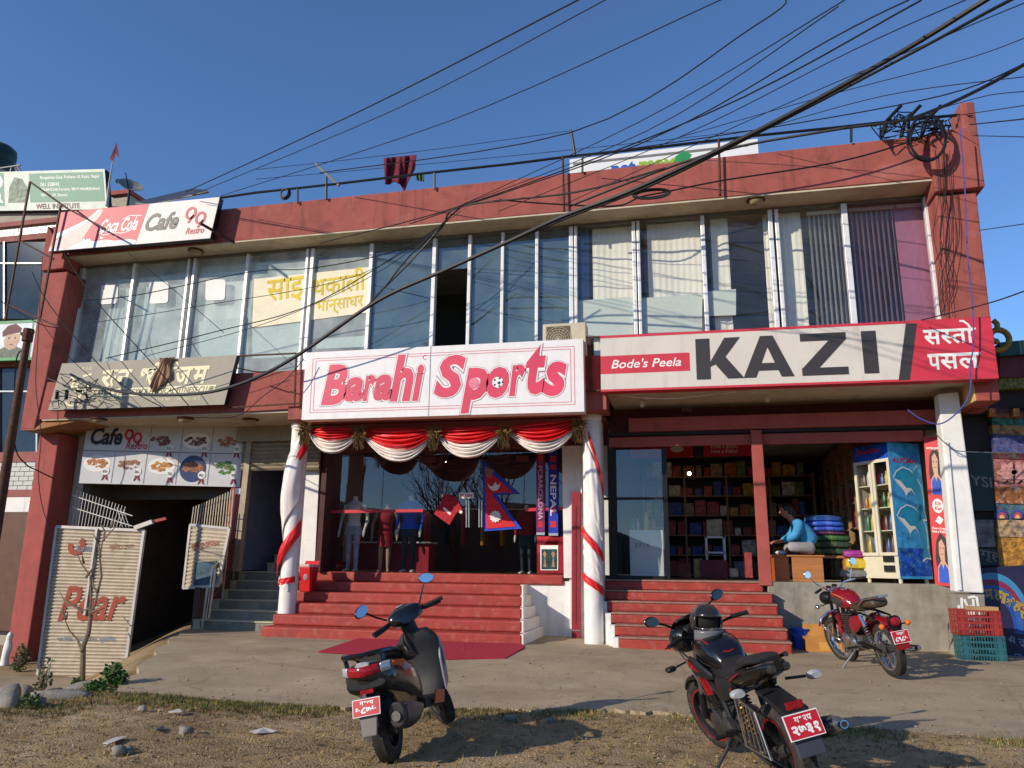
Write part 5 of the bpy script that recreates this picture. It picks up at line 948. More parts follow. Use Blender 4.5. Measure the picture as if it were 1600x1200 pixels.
b = MB(); bd_.poly(b, [(.54, .42), (.57, .72), (.62, .88), (.66, .74), (.63, .5)], .005); b.build('leaf_logo', mat('print_leaf_green', (40, 140, 80), .5), t)
# solar panel, dish, flag pole on the left
p = [U(213, 318, 12.9), U(235, 321, 12.1), U(325, 300, 12.3), U(300, 297, 13.3)]; t = thing('solar_panel', 'grey solar panel lying flat on the left end of the roof', 'solar panel', (p[0] + p[2]) / 2 - Vector((0, 0, .1))); b = MB(); b.prism(p, (0, 0, .04)); b.build('panel', mat('panel_dark', (60, 58, 60), .4, var=.1), t); b = MB(); b.tube(p + [p[0]], .025, 4); b.build('frame', m_steel, t); b = MB(); b.tube([(p[0] + p[2]) / 2, (p[0] + p[2]) / 2 - Vector((0, 0, .4))], .03, 6); b.build('stand', m_black, t)
c = U(203, 294, 12.8); ax = Vector((.55, -.5, .65)).normalized(); t = thing('satellite_dish', 'grey satellite dish tilted up beside the solar panel', 'dish', c - Vector((0, 0, .5)))
MB().lathe([(.001, 0), (.09, .008), (.18, .035), (.25, .075), (.255, .08), (.25, .085), (.16, .035), (.001, .006)], c, ax, 24).build('reflector', mat('dish_grey', (128, 128, 122), .5, var=.08), t, smooth=True); MB().tube([c - ax * .0 - Vector((.0, .0, .1)), c + ax * .34 + Vector((-.2, .0, .05))], .012, 5).build('arm', m_black, t); MB().ell(U(184, 283, 12.8), (.05, .06, .05), 8, 6).build('receiver', mat('receiver_green', (40, 80, 60), .5), t, smooth=True); MB().tube([c, c - Vector((0, 0, .55))], .025, 6).build('mast', m_black, t)
t = thing('flag_pole', 'thin pole with a small dark red pennant on the left roof', 'flag', U(167, 320, 13.4)); MB().tube([U(167, 322, 13.4), U(171, 285, 13.4), U(180, 228, 13.4)], [.035, .02, .008], 6).build('pole', mat('pole_grey', (170, 160, 150), .5), t); b = MB()
b.prism([U(182, 223, 13.4), U(186, 246, 13.37), U(180, 240, 13.4), U(177, 251, 13.36), U(171, 249, 13.4), U(176, 238, 13.38)], (0, .01, 0)); b.build('pennant', mat('dark_red_cloth', (104, 26, 46), .8, var=.2), t)
# brick stair head behind on the roof
t = thing('roof_cabin', 'small pale brick roof cabin behind the satellite dish', 'cabin', U(187, 320, 15.5)); b = MB(); boxpx(b, 172, 200, 302, 330, 15.5, 1.0); b.build('wall', mat('pale_brick', (176, 168, 150), .8, var=.15, scale=14), t); b = MB(); boxpx(b, 170, 202, 297, 303, 15.4, 1.2); b.build('roof_edge', m_redside, t)
# rusty frame brackets at the left end
t = thing('angle_iron_frame', 'rusty angle iron frame projecting at the left end of the building', 'frame', U(30, 480, 10.8)); m_ir = mat('dark_rust_iron', (74, 48, 40), .7, .3, var=.2, scale=12)
for pts in (((47, 284), (8, 500)), ((95, 321), (62, 500)), ((47, 284), (104, 325), (165, 358)), ((33, 377), (84, 405)), ((14, 477), (92, 511))): MB().tube([U(x, y, 11.2 if i == 0 else 11.3) for i, (x, y) in enumerate(pts)], .022, 4).build('bar', m_ir, t)
t = thing('iron_bracket', 'short rusty iron bracket sticking out beside the cafe sign', 'bracket', U(340, 365, 11.8)); MB().tube([U(313, 349, 11.3), U(366, 379, 11.98)], .028, 5).build('arm', m_ir, t)
t = thing('sign_frame', 'thin rusty frame standing at the left side of the Barahi sign', 'frame', U(465, 633, 11.9))
for pts in (((358, 557), (463, 552)), ((463, 552), (460, 634)), ((357, 557), (353, 600)), ((357, 637), (470, 630))): MB().tube([U(x, y, 11.9) for x, y in pts], .018, 4).build('bar', m_rust, t)
t = thing('sign_frame', 'thin rusty frame standing between the two big signs', 'frame', U(922, 612, 11.9))
for pts in (((908, 528), (940, 526)), ((918, 530), (922, 612)), ((921, 530), (925, 612)), ((912, 611), (940, 610))): MB().tube([U(x, y, 11.9) for x, y in pts], .018, 4).build('bar', m_rust, t)
# rusty street pole in front of the left building
t = thing('rusty_pole', 'leaning rusty steel street pole at the left edge with cables tied on', 'pole', UZ(0, 1010, -.2)); A, B_ = U(44, 523, 10.6), U(0, 790, 10.6); MB().tube([A, A.lerp(B_, .4), B_, B_ + (B_ - A) * .75], [.055, .065, .08, .09], 12).build('shaft', m_rust, t, smooth=True); MB().tube([A + Vector((-.14, 0, .02)), A + Vector((.1, 0, .05))], .035, 6).build('clamp', m_rust, t); MB().tube([A + Vector((0, 0, -.12)), A + Vector((0, 0, .1))], .085, 10).build('insulator', m_rust, t)
# ------------------------------------------------------------------ neighbour on the left
NY = 14.6
nb = thing('neighbour_building', 'grey neighbour building on the left with white brick bands and dark windows', 'building', (-17, 16, 0)); m_nb = mat('neighbour_plaster', (170, 160, 146), .85, var=.1, scale=2); m_nbr = mat('neighbour_red_band', (150, 92, 84), .8, var=.1)
def nq(y0, y1, m, nm, d=.3, Y=NY, x0=-400, x1=96): b = MB(); a, c = U(30, y1, Y), U(30, y0, Y); b.box(U(x0, (y0 + y1) / 2, Y).x, U(x1, y1, Y).x, Y, Y + d, a.z, c.z); return b.build(nm, m, nb)
nq(325, 345, m_nb, 'cornice', .4, NY - .05); nq(345, 352, m_nbr, 'band', .4, NY - .1); nq(352, 1050, m_nb, 'wall', 5, NY + .1)
nq(368, 376, m_nbr, 'band', .2, NY - .04); nq(706, 722, m_nbr, 'band', .2, NY - .04); nq(562, 572, m_nbr, 'band', .2, NY - .04); nq(765, 776, m_nbr, 'band', .2, NY - .04); nq(770, 800, m_white, 'ledge', .3, NY - .02)
m_wb = mat('white_glazed_brick', (196, 198, 188), .35, var=.1, scale=3)
for y0, y1, rows in ((350, 368, 3), (722, 766, 6)):
    z0, z1 = U(30, y1, NY).z, U(30, y0, NY).z; h = (z1 - z0) / rows
    xr_ = U(92, (y0 + y1) / 2, NY).x; me = MB().box(0, .24, -.02, .05, 0, h - .012)
    first = None
    for r_ in range(rows):
        for k in range(11):
            x = xr_ - .26 * (k + 1) + (.13 if r_ % 2 else 0)
            if first is None: first = me.build('brick', m_wb, nb); o = first; base = Vector((0, 0, 0)) - wloc(nb)
            else: o = first.copy(); COL.objects.link(o)
            o.location = Vector((x, NY, z0 + r_ * h))
            me2 = o.data
    # mesh was offset by the parent's place; undo it through the location
m_win = glass('dark_window', (30, 38, 46), .14); m_frm = mat('steel_window_frame', (130, 138, 140), .4, .5)
def nwin(x0, y0, x1, y1):
    Y = NY - .0; b = MB().poly([U(x0, y1, Y), U(x1, y1, Y), U(x1, y0, Y), U(x0, y0, Y)]); o = b.build('window', mat('window_dark_pane', (40, 52, 62), .08, var=.2, scale=1.5), nb)
    for fr in (0, .5, 1): x = x0 + (x1 - x0) * fr; MB().tube([U(x + (y1 - y0) * -.0, y0, Y - .02), U(x, y1, Y - .02)], .03, 4).build('frame', m_frm, o)
    ym = y0 + (y1 - y0) * .28; MB().tube([U(x0, ym, Y - .02), U(x1, ym, Y - .02)], .025, 4).build('frame', m_frm, o)
nwin(-60, 378, 74, 498); nwin(-60, 575, 58, 706)
b = MB(); boxpx(b, -40, 30, 800, 985, NY - .1, .1); b.build('shutter', mat('brown_shutter', (92, 58, 34), .6, var=.15), nb)
Y = NY - .35; t, bd = signboard('soldier_billboard', 'billboard with a portrait of a soldier in a maroon beret at left edge', U(-70, 566, Y), U(52, 562, Y), U(-60, 505, Y), .1, mat('billboard_pale', (206, 214, 216), .5), mat('billboard_green', (40, 140, 80), .5))
for nm, m_, shp, e in (('uniform_print', mat('print_camo', (96, 104, 90), .6, var=.4, scale=12), [(.52, .05), (.88, .05), (.84, .28), (.74, .36), (.63, .36), (.55, .28)], .004), ('face_print', mat('print_face', (196, 160, 134), .6), [(.62, .32), (.68, .26), (.75, .30), (.79, .5), (.78, .66), (.62, .66), (.59, .5)], .005), ('beret_print', mat('print_beret', (96, 30, 44), .6), [(.57, .60), (.66, .66), (.79, .70), (.80, .80), (.72, .92), (.62, .88), (.56, .72)], .006)):
    b = MB(); bd.poly(b, shp, e); b.build(nm, m_, t)
b = MB(); bd.rect(b, .0, .0, 1, .07, .006); bd.rect(b, 0, .93, 1, 1, .006); bd.rect(b, .93, .07, .95, .93, .006); b.build('green_border', mat('billboard_green', (40, 140, 80), .5), t); b = MB(); bd.disc(b, .655, .56, .012, .007, 6); bd.disc(b, .735, .56, .012, .007, 6); bd.line(b, [(.67, .40), (.72, .40)], .02, .007); b.build('features_print', mat('print_features', (90, 60, 50), .6), t)
Y = NY - .2; t, bd = signboard('rooftop_sign', 'green rooftop sign of the left neighbour with white contact lettering', U(-120, 331, Y), U(168, 327, Y), U(-120, 272, Y), .15, mat('sign_pale_green', (190, 200, 184), .5), m_black)
b = MB(); bd.rect(b, .0, .12, .46, .97, .003); bd.rect(b, .60, .20, .99, .93, .004); b.build('green_field', mat('sign_green', (38, 122, 92), .5, var=.06), t); b = MB(); bd.text(b, 'Rangashala Gate, Pokhara-10, Kaski, Nepal', .66, .76, .97, .86, .006); bd.text(b, '061 528042', .66, .60, .76, .69, .006); bd.text(b, '9856042246(Tamam), 9814146668(Bidhan)', .66, .46, .97, .55, .006); bd.text(b, '9819 ...50 (Santa)', .66, .32, .80, .41, .006); bd.text(b, 'R', .41, .2, .455, .45, .006, 0, .03); bd.text(b, 'O', .38, .55, .455, .93, .006, 0, .06); b.build('lettering', p_white, t); b = MB(); bd.text(b, 'WELL INSTITUTE', .63, .03, .86, .16, .006, 0, .02); b.build('lower_lettering', mat('print_dull_red', (140, 96, 84), .6), t); b = MB(); bd.poly(b, [(.48, .2), (.58, .2), (.59, .55), (.56, .8), (.52, .85), (.49, .6)], .004); b.build('picture_print', mat('print_grey_green', (130, 140, 120), .6, var=.5, scale=9), t)
t = thing('water_tank', 'dark green plastic water tank on an iron stand at the top left corner', 'tank', U(0, 275, 15.3)); c = U(-8, 272, 15.3); MB().lathe([(.001, 0), (.42, 0), (.43, .3), (.41, .32), (.43, .36), (.43, .62), (.41, .65), (.42, .72), (.3, .82), (.001, .86)], c, n=28).build('tank_body', mat('tank_green', (22, 52, 50), .5, var=.1), t, smooth=True)
MB().box(c.x - .5, c.x + .45, 14.8, 15.8, c.z - 1.2, c.z - .002).build('tank_base', mat('neighbour_plaster', (170, 160, 146), .85), t)
for pts in (((-20, 266), (32, 258)), ((18, 262), (14, 278)), ((24, 262), (33, 276)), ((28, 260), (36, 276))): MB().tube([U(x, y, 14.75) for x, y in pts], .022, 4).build('stand_bar', m_black, t)
# ------------------------------------------------------------------ ornate gate on the right
gt = thing('ornate_gate', 'dark painted gate pillar with colourful carved bands and golden scrolls at right edge', 'gate', (5.4, 13.2, .1)); GY2 = 12.9
def gp(nm, pxs, m, d=.6, Y=GY2, **k): b = PP(pxs, Y, d); return b.build(nm, m, gt, **k)
m_gd = mat('gate_dark', (44, 32, 34), .7, var=.2); m_gold = mat('old_gold', (150, 124, 52), .5, .3, var=.2, scale=9); m_gr = mat('gate_maroon', (96, 34, 36), .6, var=.2)
pat = lambda nm, c1, c2, sc: mat(nm, c1, .6, var=.5, scale=sc, stain=(c2, 1.0, sc * 1.3))
gp('roof_edge', [(1562, 535), (1720, 520), (1720, 545), (1562, 556)], mat('gate_dark_green', (30, 66, 58), .5, var=.15), .9, GY2 - .3); gp('beam', [(1562, 556), (1720, 545), (1720, 582), (1562, 590)], m_gr, .8, GY2 - .2); gp('gold_frieze', [(1560, 584), (1720, 578), (1720, 602), (1560, 608)], pat('gate_gold_frieze', (120, 112, 46), (60, 50, 24), 22), .7, GY2 - .15)
gp('dark_beam', [(1510, 608), (1720, 602), (1720, 640), (1510, 648)], m_gd, .8, GY2)
for k in range(4): gp('block_end', [(1546 + 37 * k, 650), (1556 + 37 * k, 650), (1556 + 37 * k, 638), (1546 + 37 * k, 638)], pat('block_orange', (190, 120, 50), (90, 30, 30), 20), .1, GY2 - .1)
bands = [(636, 652, (130, 72, 40), (60, 24, 24)), (652, 664, (40, 110, 90), (20, 60, 60)), (664, 678, (150, 110, 50), (50, 60, 120)), (678, 706, (60, 70, 120), (150, 110, 60)), (706, 716, (90, 36, 40), (60, 110, 100)), (716, 760, (150, 92, 88), (60, 120, 100)), (760, 786, (140, 84, 40), (200, 190, 180)), (786, 812, (60, 100, 110), (150, 60, 60)), (812, 838, (170, 140, 100), (50, 90, 130)), (838, 1040, (170, 120, 46), (90, 56, 24))]
for i, (y0, y1, c1, c2) in enumerate(bands):
    o = gp('painted_band', [(1549 + (y1 - 636) * .05, y1), (1720, y1 + 8), (1720, y0 + 4), (1549 + (y0 - 636) * .05, y0)], pat('gate_band_%d' % i, c1, c2, 14), .5, GY2 + .02 * (i % 2))
for k in range(3):  # carved arches and petals proud of the bands
    for j, (c_, r_) in enumerate((((60, 70, 140), 9), ((190, 70, 50), 6), ((214, 180, 130), 3.5))):
        b = MB().prism([U(1566 + 24 * k + r_ * math.cos(R(a)), 810 - 1.6 * r_ * math.sin(R(a)), GY2 - .01 - .008 * j) for a in range(0, 181, 20)], (0, .02, 0)); b.build('arch', mat('arch_%d' % j, c_, .6), gt)
    b = MB().prism([U(1574 + 22 * k + 13 * math.cos(R(a)) * (1 + .25 * math.cos(R(a * 6))), 738 + 15 * math.sin(R(a)) * (1 + .25 * math.cos(R(a * 6))), GY2 - .02) for a in range(0, 360, 10)], (0, .03, 0)); b.build('petal', mat('petal_pink', (184, 130, 124), .6, var=.3, scale=20), gt)
b = MB(); c = U(1558, 528, GY2 - .3)
b.tube([c + Vector(((.16 - .0016 * a / 4) * math.cos(R(a)), 0, (.16 - .0016 * a / 4) * math.sin(R(a)))) for a in range(-120, 300, 20)], [.045] * 21, 8); b.build('scroll', m_gold, gt, smooth=True)
b = MB(); c = U(1552, 506, GY2 - .3); b.tube([c + Vector((.0, 0, .06)), c + Vector((.05, 0, .0)), c + Vector((.05, 0, -.12))], .04, 6); b.build('scroll', m_gold, gt, smooth=True)
gp('dark_recess', [(1503, 648), (1560, 646), (1590, 1060), (1545, 1060)], m_gd, .3, GY2 + .15)
for lab, pxs, m_, txt, col in (('dark green notice board hung behind the white pillar', [(1514, 798), (1558, 798), (1553, 706), (1509, 706)], mat('board_dark_green', (24, 48, 46), .5), 'YSI', p_grey), ('grey notice leaning behind the white pillar', [(1523, 855), (1556, 855), (1552, 812), (1519, 812)], mat('board_grey', (104, 104, 106), .6, var=.4, scale=8), '', None), ('small dark board with white writing behind the white pillar', [(1529, 884), (1560, 884), (1556, 857), (1525, 857)], MATS['board_dark_green'], 'गृह', p_grey)):
    t = thing('notice_board', lab, 'board', U(pxs[0][0], pxs[0][1], GY2 + .05)); b = PP(pxs, GY2 + .05, .03); b.build('board', m_, t)
    if txt: o_ = U(pxs[0][0] + 4, pxs[0][1] - 40 if txt == 'YSI' else pxs[0][1] - 8, GY2 + .045); b = MB(); put_text(b, txt, o_, Vector((.28, 0, -.05)), Vector((0, 0, .16)), 0, .01); b.build('lettering', col, t)
t = thing('monastery_sign', 'dark blue painted sign with rainbow arcs and golden Devanagari lettering', 'sign', U(1570, 1030, 12.7)); PY = 12.75
b = PP([(1545, 1032), (1660, 1050), (1640, 880), (1530, 888)], PY, .05); b.build('panel', mat('sign_navy', (38, 34, 66), .5, var=.1), t)
for j, (r_, c_) in enumerate(((86, (60, 130, 170)), (76, (130, 40, 70)), (68, (40, 90, 160)), (56, (40, 70, 150)))):
    b = MB(); b.poly([U(1548 + r_ * .75 * math.cos(R(a)), 985 - r_ * 1.05 * math.sin(R(a)), PY - .004 - .003 * j) for a in range(-5, 120, 6)] + [U(1548, 985, PY - .004 - .003 * j)]); b.build('rainbow_arc', mat('arc_%d' % j, c_, .5), t)
b = MB(); b.poly([U(1548 + 36 * math.cos(R(a)), 985 - 50 * math.sin(R(a)), PY - .018) for a in range(-5, 120, 6)] + [U(1540, 1000, PY - .018)]); b.build('field', MATS['sign_navy'], t)
b = MB()
for ch, px, py, rot in (('म', 1541, 938, 8), ('ह', 1553, 938, -8), ('ा', 1561, 941, -16), ('वि', 1570, 946, -24), ('ह', 1580, 952, -34), ('र', 1588, 960, -42)): o_ = U(px, py, PY - .022); put_text(b, ch, o_, Vector((.11 * math.cos(R(rot)), 0, .11 * math.sin(R(rot)))), Vector((-.15 * math.sin(R(rot)), 0, .15 * math.cos(R(rot)))), 0, .03)
b.build('lettering', mat('print_gold', (170, 140, 60), .5), t); b = MB(); put_text(b, 'मैं तुङ', U(1577, 1008, PY - .022), Vector((.3, 0, -.02)), Vector((0, 0, .13)), 0, .02); put_text(b, 'निकेतन', U(1578, 1034, PY - .022), Vector((.3, 0, -.02)), Vector((0, 0, .12)), 0, .02); b.build('lower_lettering', mat('print_pale_blue', (130, 140, 180), .5), t)
# ------------------------------------------------------------------ cables
def cable(label, pts, r, depth, name='power_cable', group=None, m=None, n=5):
    """pts: points met in the picture with a distance each (depth = (first, last) metres on Y)"""
    P = []; L = len(pts) - 1
    for i, (x, y) in enumerate(pts): P.append(U(x, y, depth[0] + (depth[1] - depth[0]) * i / L))
    Q = []
    for i in range(L):
        A, B, C, D = P[max(i - 1, 0)], P[i], P[i + 1], P[min(i + 2, L)]
        for k in range(6):
            s_ = k / 6; Q.append(.5 * ((2 * B) + (C - A) * s_ + (2 * A - 5 * B + 4 * C - D) * s_ ** 2 + (3 * B - A - 3 * C + D) * s_ ** 3))
    Q.append(P[-1]); b = MB().tube(Q, r, n); return tag(b.build(name, m or m_wire, loc=P[0], smooth=True), label, 'cable', group)
cable('thick black cable bundle running from the upper right corner down to the gym sign', [(1640, -60), (1540, 0), (1400, 86), (1200, 196), (1000, 292), (880, 338), (800, 375), (700, 420), (590, 470), (470, 552), (400, 590), (330, 612), (250, 617), (190, 612), (140, 600), (110, 585)], .026, (6.5, 11.4))
cable('second black cable twisted along the thick bundle above the roof', [(1640, -30), (1560, 10), (1430, 80), (1200, 200), (1010, 293), (885, 341), (740, 402)], .018, (6.5, 11.2))
cable('black cable running to the cable coil at the right roof corner', [(1640, 78), (1540, 135), (1460, 172), (1400, 190), (1290, 205), (1100, 243), (890, 322)], .020, (7, 11.7))
cable('black cable looping below the thick bundle across the lower windows', [(720, 322), (640, 400), (590, 462), (540, 505), (480, 545), (420, 580), (370, 575)], .013, (10.5, 11.6)); cable('bundle of dark wires dropping from the parapet knot to the middle window', [(1040, 262), (900, 300), (722, 322), (690, 355), (640, 410), (605, 445), (580, 470)], .016, (10, 11.2))
cable('grey loose cable sagging under the gym sign toward the Barahi sign', [(300, 652), (370, 650), (410, 620), (450, 590), (475, 560)], .008, (11.3, 11.5))
cable('black cable with a twisted spare loop along the parapet face', [(780, 312), (850, 318), (960, 322), (1000, 308), (1040, 300), (1130, 282), (1300, 255), (1420, 222), (1480, 195)], .014, (11.5, 11.8))
b = MB()
for k in range(4): b.tube([U(1018 + (24 + 2 * k) * math.cos(R(a)), 303 + (5 + k) * math.sin(R(a)) - .1 * (24 * math.cos(R(a))), 11.5 - .01 * k) for a in range(0, 361, 24)], .012, 5)
tag(b.build('spare_loop', m_wire, loc=U(1018, 308, 11.5), smooth=True), 'flat twisted spare loop of black cable on the red parapet', 'cable coil')
sky_w = [((290, 300), (560, 175), (913, -5)), ((300, 305), (620, 170), (955, -5)), ((345, 306), (700, 190), (1130, -2)), ((500, 270), (892, 207), (1180, 40), (1230, -5)), ((700, 330), (1000, 190), (1320, 0)), ((722, 320), (1010, 205), (1310, 10)), ((640, 350), (1000, 225), (1300, 60), (1420, 0)), ((780, 330), (1060, 215), (1330, 80), (1520, -5)), ((880, 320), (1200, 175), (1480, 55), (1600, 5)), ((500, 380), (720, 322), (1100, 180), (1440, 0)), ((1060, 215), (1290, 150), (1500, 95), (1600, 60)), ((1180, 205), (1380, 150), (1600, 120)), ((900, 245), (1200, 200), (1470, 150), (1600, 100)), ((1460, 172), (1540, 150), (1600, 143)), ((1500, 180), (1600, 165)), ((1515, 195), (1600, 186)), ((1520, 212), (1600, 214)), ((1530, 360), (1600, 350)), ((1440, 500), (1540, 475), (1600, 455))]
for i, pts in enumerate(sky_w):
    cable('thin black wire crossing the sky in the fan of wires above the roof', pts, .0062 if i % 3 else .009, (11.5, 6.5) if pts[-1][1] < 30 else (11.6, 9), 'sky_wire', 'thin wires fanning across the sky')
low_w = [((130, 470), (220, 460), (390, 425), (480, 420), (590, 400), (690, 368)), ((140, 505), (300, 480), (560, 430), (720, 330)), ((165, 560), (330, 520), (500, 470), (700, 345)), ((230, 556), (430, 500), (600, 420), (720, 325)), ((50, 425), (80, 480), (170, 585), (260, 640)), ((62, 500), (110, 560), (200, 640)), ((100, 395), (150, 470), (240, 570), (300, 640)), ((200, 395), (280, 460), (350, 520)), ((0, 470), (60, 505), (90, 512))]
for i, pts in enumerate(low_w): cable('thin black wire drooping across the left windows and gym sign', pts, .006 if i % 2 else .009, (11.0, 11.4), 'facade_wire', 'thin wires over the left windows')
cable('wire hanging down from the iron frame past the left pillar', [(66, 400), (60, 520), (56, 600), (64, 680), (60, 740), (66, 790), (82, 840)], .008, (11.5, 12.2)); cable('dark cable from the street pole down to the left pillar', [(42, 545), (26, 560), (22, 640), (24, 700), (40, 725), (58, 735), (85, 748)], .012, (10.6, 12.2))
cable('blue wire hanging over the red Devanagari panel of the KAZI sign', [(1500, 200), (1508, 300), (1512, 400), (1520, 480), (1521, 540), (1516, 570), (1516, 610), (1500, 640), (1470, 662), (1440, 655), (1418, 640)], .010, (11.6, 11.65), m=mat('blue_cable', (70, 76, 150), .5))
cable('grey wire sagging on the white right pillar', [(1462, 678), (1480, 695), (1500, 705), (1600, 708)], .007, (12.2, 12.3), m=mat('grey_cable', (96, 98, 104), .5)); cable('white wire sagging below the KAZI sign soffit', [(970, 618), (1010, 622), (1060, 622), (1150, 612)], .006, (12.1, 12.1), m=p_white)
# the tangle and coil on the right corner block
t = thing('cable_coil', 'big black coil of cable hanging on the right corner of the parapet', 'cable coil', U(1450, 250, 11.7)); b = MB()
for k in range(7):
    cx, cy, rx, ry = 1449 + rnd.uniform(-2, 2), 217 + rnd.uniform(-3, 5), 29 + rnd.uniform(-2, 3), 32 + rnd.uniform(-3, 5); b.tube([U(cx + rx * math.cos(R(a)), cy + ry * math.sin(R(a)), 11.72 - .015 * k) for a in range(0, 361, 18)], .011, 5)
b.build('loops', m_wire, t, smooth=True); b = MB()
for k in range(26):
    p0 = Vector((rnd.uniform(1370, 1490), rnd.uniform(185, 214))); pts = [U(p0.x + rnd.uniform(-22, 22) * j * .5, p0.y + rnd.uniform(-12, 12), 11.8 + rnd.uniform(-.1, .3)) for j in range(5)]; b.tube(sum([[pts[i].lerp(pts[i + 1], s_ / 3) for s_ in range(3)] for i in range(4)], []), .010, 4)
b.build('tangle', m_wire, t, smooth=True); b = MB()
for px in (1378, 1408, 1440): b.tube([U(px, 214, 11.85), U(px + 6, 190, 11.85), U(px + 30, 165, 11.85)], .03, 6)
b.build('hooks', m_black, t)
for i in range(9):
    x = 1472 + rnd.uniform(-6, 20); pts = [(x - 6, 235), (x + rnd.uniform(-5, 5), 300), (x + rnd.uniform(-10, 12), 370), (x + rnd.uniform(-14, 14) - 2, 440), (1470 + rnd.uniform(-3, 30) * (i % 2), 494)]
    cable('thin dark wire hanging down the red pillar below the corner coil', pts, .0042, (11.84, 11.95), 'hanging_wire', 'wires hanging down the right pillar')
t = thing('cable_tangle', 'messy black cable tangle and tap boxes at the left end of the gym sign', 'cable', U(95, 625, 11.6)); b = MB()
for k in range(18):
    p0 = (rnd.uniform(78, 150), rnd.uniform(585, 632)); pts = [U(p0[0] + rnd.uniform(-16, 22) * j * .5, p0[1] + rnd.uniform(-10, 10), 11.6 + rnd.uniform(-.1, .08)) for j in range(5)]; b.tube(sum([[pts[i].lerp(pts[i + 1], s_ / 3) for s_ in range(3)] for i in range(4)], []), .008, 4)
b.build('wires', m_wire, t, smooth=True)
for px, py in ((89, 618), (104, 618)): MB().tube([U(px + 1, py - 8, 11.55), U(px - 1, py + 6, 11.55)], .03, 6).build('tap_box', m_black, t)
# ------------------------------------------------------------------ two-wheelers (built in local axes: x forward, y left, z up)
m_gloss = mat('gloss_black_paint', (20, 20, 22), .22, var=.06, coat=.5); m_satin = mat('satin_black_plastic', (30, 30, 32), .5, var=.12, scale=20); m_gun = mat('gunmetal', (70, 68, 66), .4, .5, var=.12, scale=14); m_engine = mat('engine_grey', (96, 92, 88), .5, .6, var=.2, scale=20, stain=((60, 50, 40), .6, 12)); m_seatb = mat('black_seat_vinyl', (34, 32, 32), .6, var=.1, bump=.2, bscale=180)
m_bred = mat('bike_red_paint', (150, 22, 30), .25, var=.05, coat=.5); m_orange = mat('orange_paint', (206, 84, 40), .35, var=.06); m_amber = mat('amber_lens', (226, 110, 24), .2, var=.05); m_lens = mat('red_lens', (150, 26, 36), .12, var=.3, scale=40); m_clear = mat('clear_lens', (190, 190, 192), .12, .3, var=.1, scale=30); m_mirror = mat('mirror_glass', (236, 240, 244), .02, 1.0, var=0); m_plate = mat('plate_red', (190, 30, 44), .4, var=.04); m_tyre = mat('dusty_tyre', (48, 45, 42), .85, var=.2, scale=18, stain=((110, 98, 82), .5, 14))
def bt(t, nm, path, r, m, n=8, M=None, par=None):
    b = MB().tube(path, r, n)
    if M: b.xf(M)
    return b.build(nm, m, par or t, smooth=True)
def bl(t, nm, secs, m, n=16, sub=3, M=None, par=None, fr=None):
    b = MB(); loft(b, secs, n, sub, fr=fr)
    if M: b.xf(M)
    return b.build(nm, m, par or t, smooth=True)
def wheel(t, nm, x, Rw, wd, rr, style, m_rim, M=None):
    c = (x, 0, Rw); b = MB().lathe([(rr, -wd * .42), (rr + .012, -wd * .47), (Rw - wd * .38, -wd * .5), (Rw - .014, -wd * .34), (Rw, -wd * .12), (Rw, wd * .12), (Rw - .014, wd * .34), (Rw - wd * .38, wd * .5), (rr + .012, wd * .47), (rr, wd * .42)], c, (0, 1, 0), 40)
    if M: b.xf(M)
    o = b.build(nm, m_tyre, t, smooth=True, ang=50)
    b = MB()
    k = 60
    for i in range(k):          # tread blocks
        a = 2 * math.pi * i / k
        for sgn in (-1, 1):
            st = len(b.v); b.box(-.014, .008, sgn * wd * .02, sgn * wd * .34, Rw - .008, Rw + .0012) if sgn > 0 else b.box(-.008, .014, -wd * .34, -wd * .02, Rw - .008, Rw + .0012); b.xf(Matrix.Translation(c) @ Matrix.Rotation(a + .03 * sgn, 4, 'Y'), st)
    if M: b.xf(M)
    b.build('tread', m_tyre, o)
    b = MB().lathe([(rr + .006, -wd * .43), (rr - .02, -wd * .40), (rr - .03, -wd * .2), (rr - .03, wd * .2), (rr - .02, wd * .40), (rr + .006, wd * .43)], c, (0, 1, 0), 36)
    if M: b.xf(M)
    b.build('rim', m_rim, o, smooth=True, ang=50)
    b = MB().cyl((x, -wd * .6, Rw), (x, wd * .6, Rw), .045, n=16)
    if M: b.xf(M)
    b.build('hub', m_engine, o, smooth=True)
    if style == 'wire':
        b = MB()
        for i in range(36):
            a = 2 * math.pi * i / 36; s_ = 1 if i % 2 else -1; a2 = a + .35 * (1 if i % 4 < 2 else -1); b.tube([(x + .04 * math.cos(a), s_ * wd * .4, Rw + .04 * math.sin(a)), (x + (rr - .02) * math.cos(a2), 0, Rw + (rr - .02) * math.sin(a2))], .0022, 4)
        if M: b.xf(M)
        b.build('spokes', m_chrome, o)
    else:
        for i in range(style):
            a = 2 * math.pi * i / style + .2; d = Vector((math.cos(a), 0, math.sin(a))); e = Vector((-math.sin(a), 0, math.cos(a))); p = Vector(c); b = MB()
            b.hexa([p + d * .03 + e * .03 + Vector((0, -.014, 0)), p + d * .03 - e * .03 + Vector((0, -.014, 0)), p + d * .03 - e * .03 + Vector((0, .014, 0)), p + d * .03 + e * .03 + Vector((0, .014, 0)), p + d * (rr - .02) + e * .018 + Vector((0, -.012, 0)), p + d * (rr - .02) - e * .018 + Vector((0, -.012, 0)), p + d * (rr - .02) - e * .018 + Vector((0, .012, 0)), p + d * (rr - .02) + e * .018 + Vector((0, .012, 0))])
            if M: b.xf(M)
            b.build('spoke', m_satin, o)
    return o
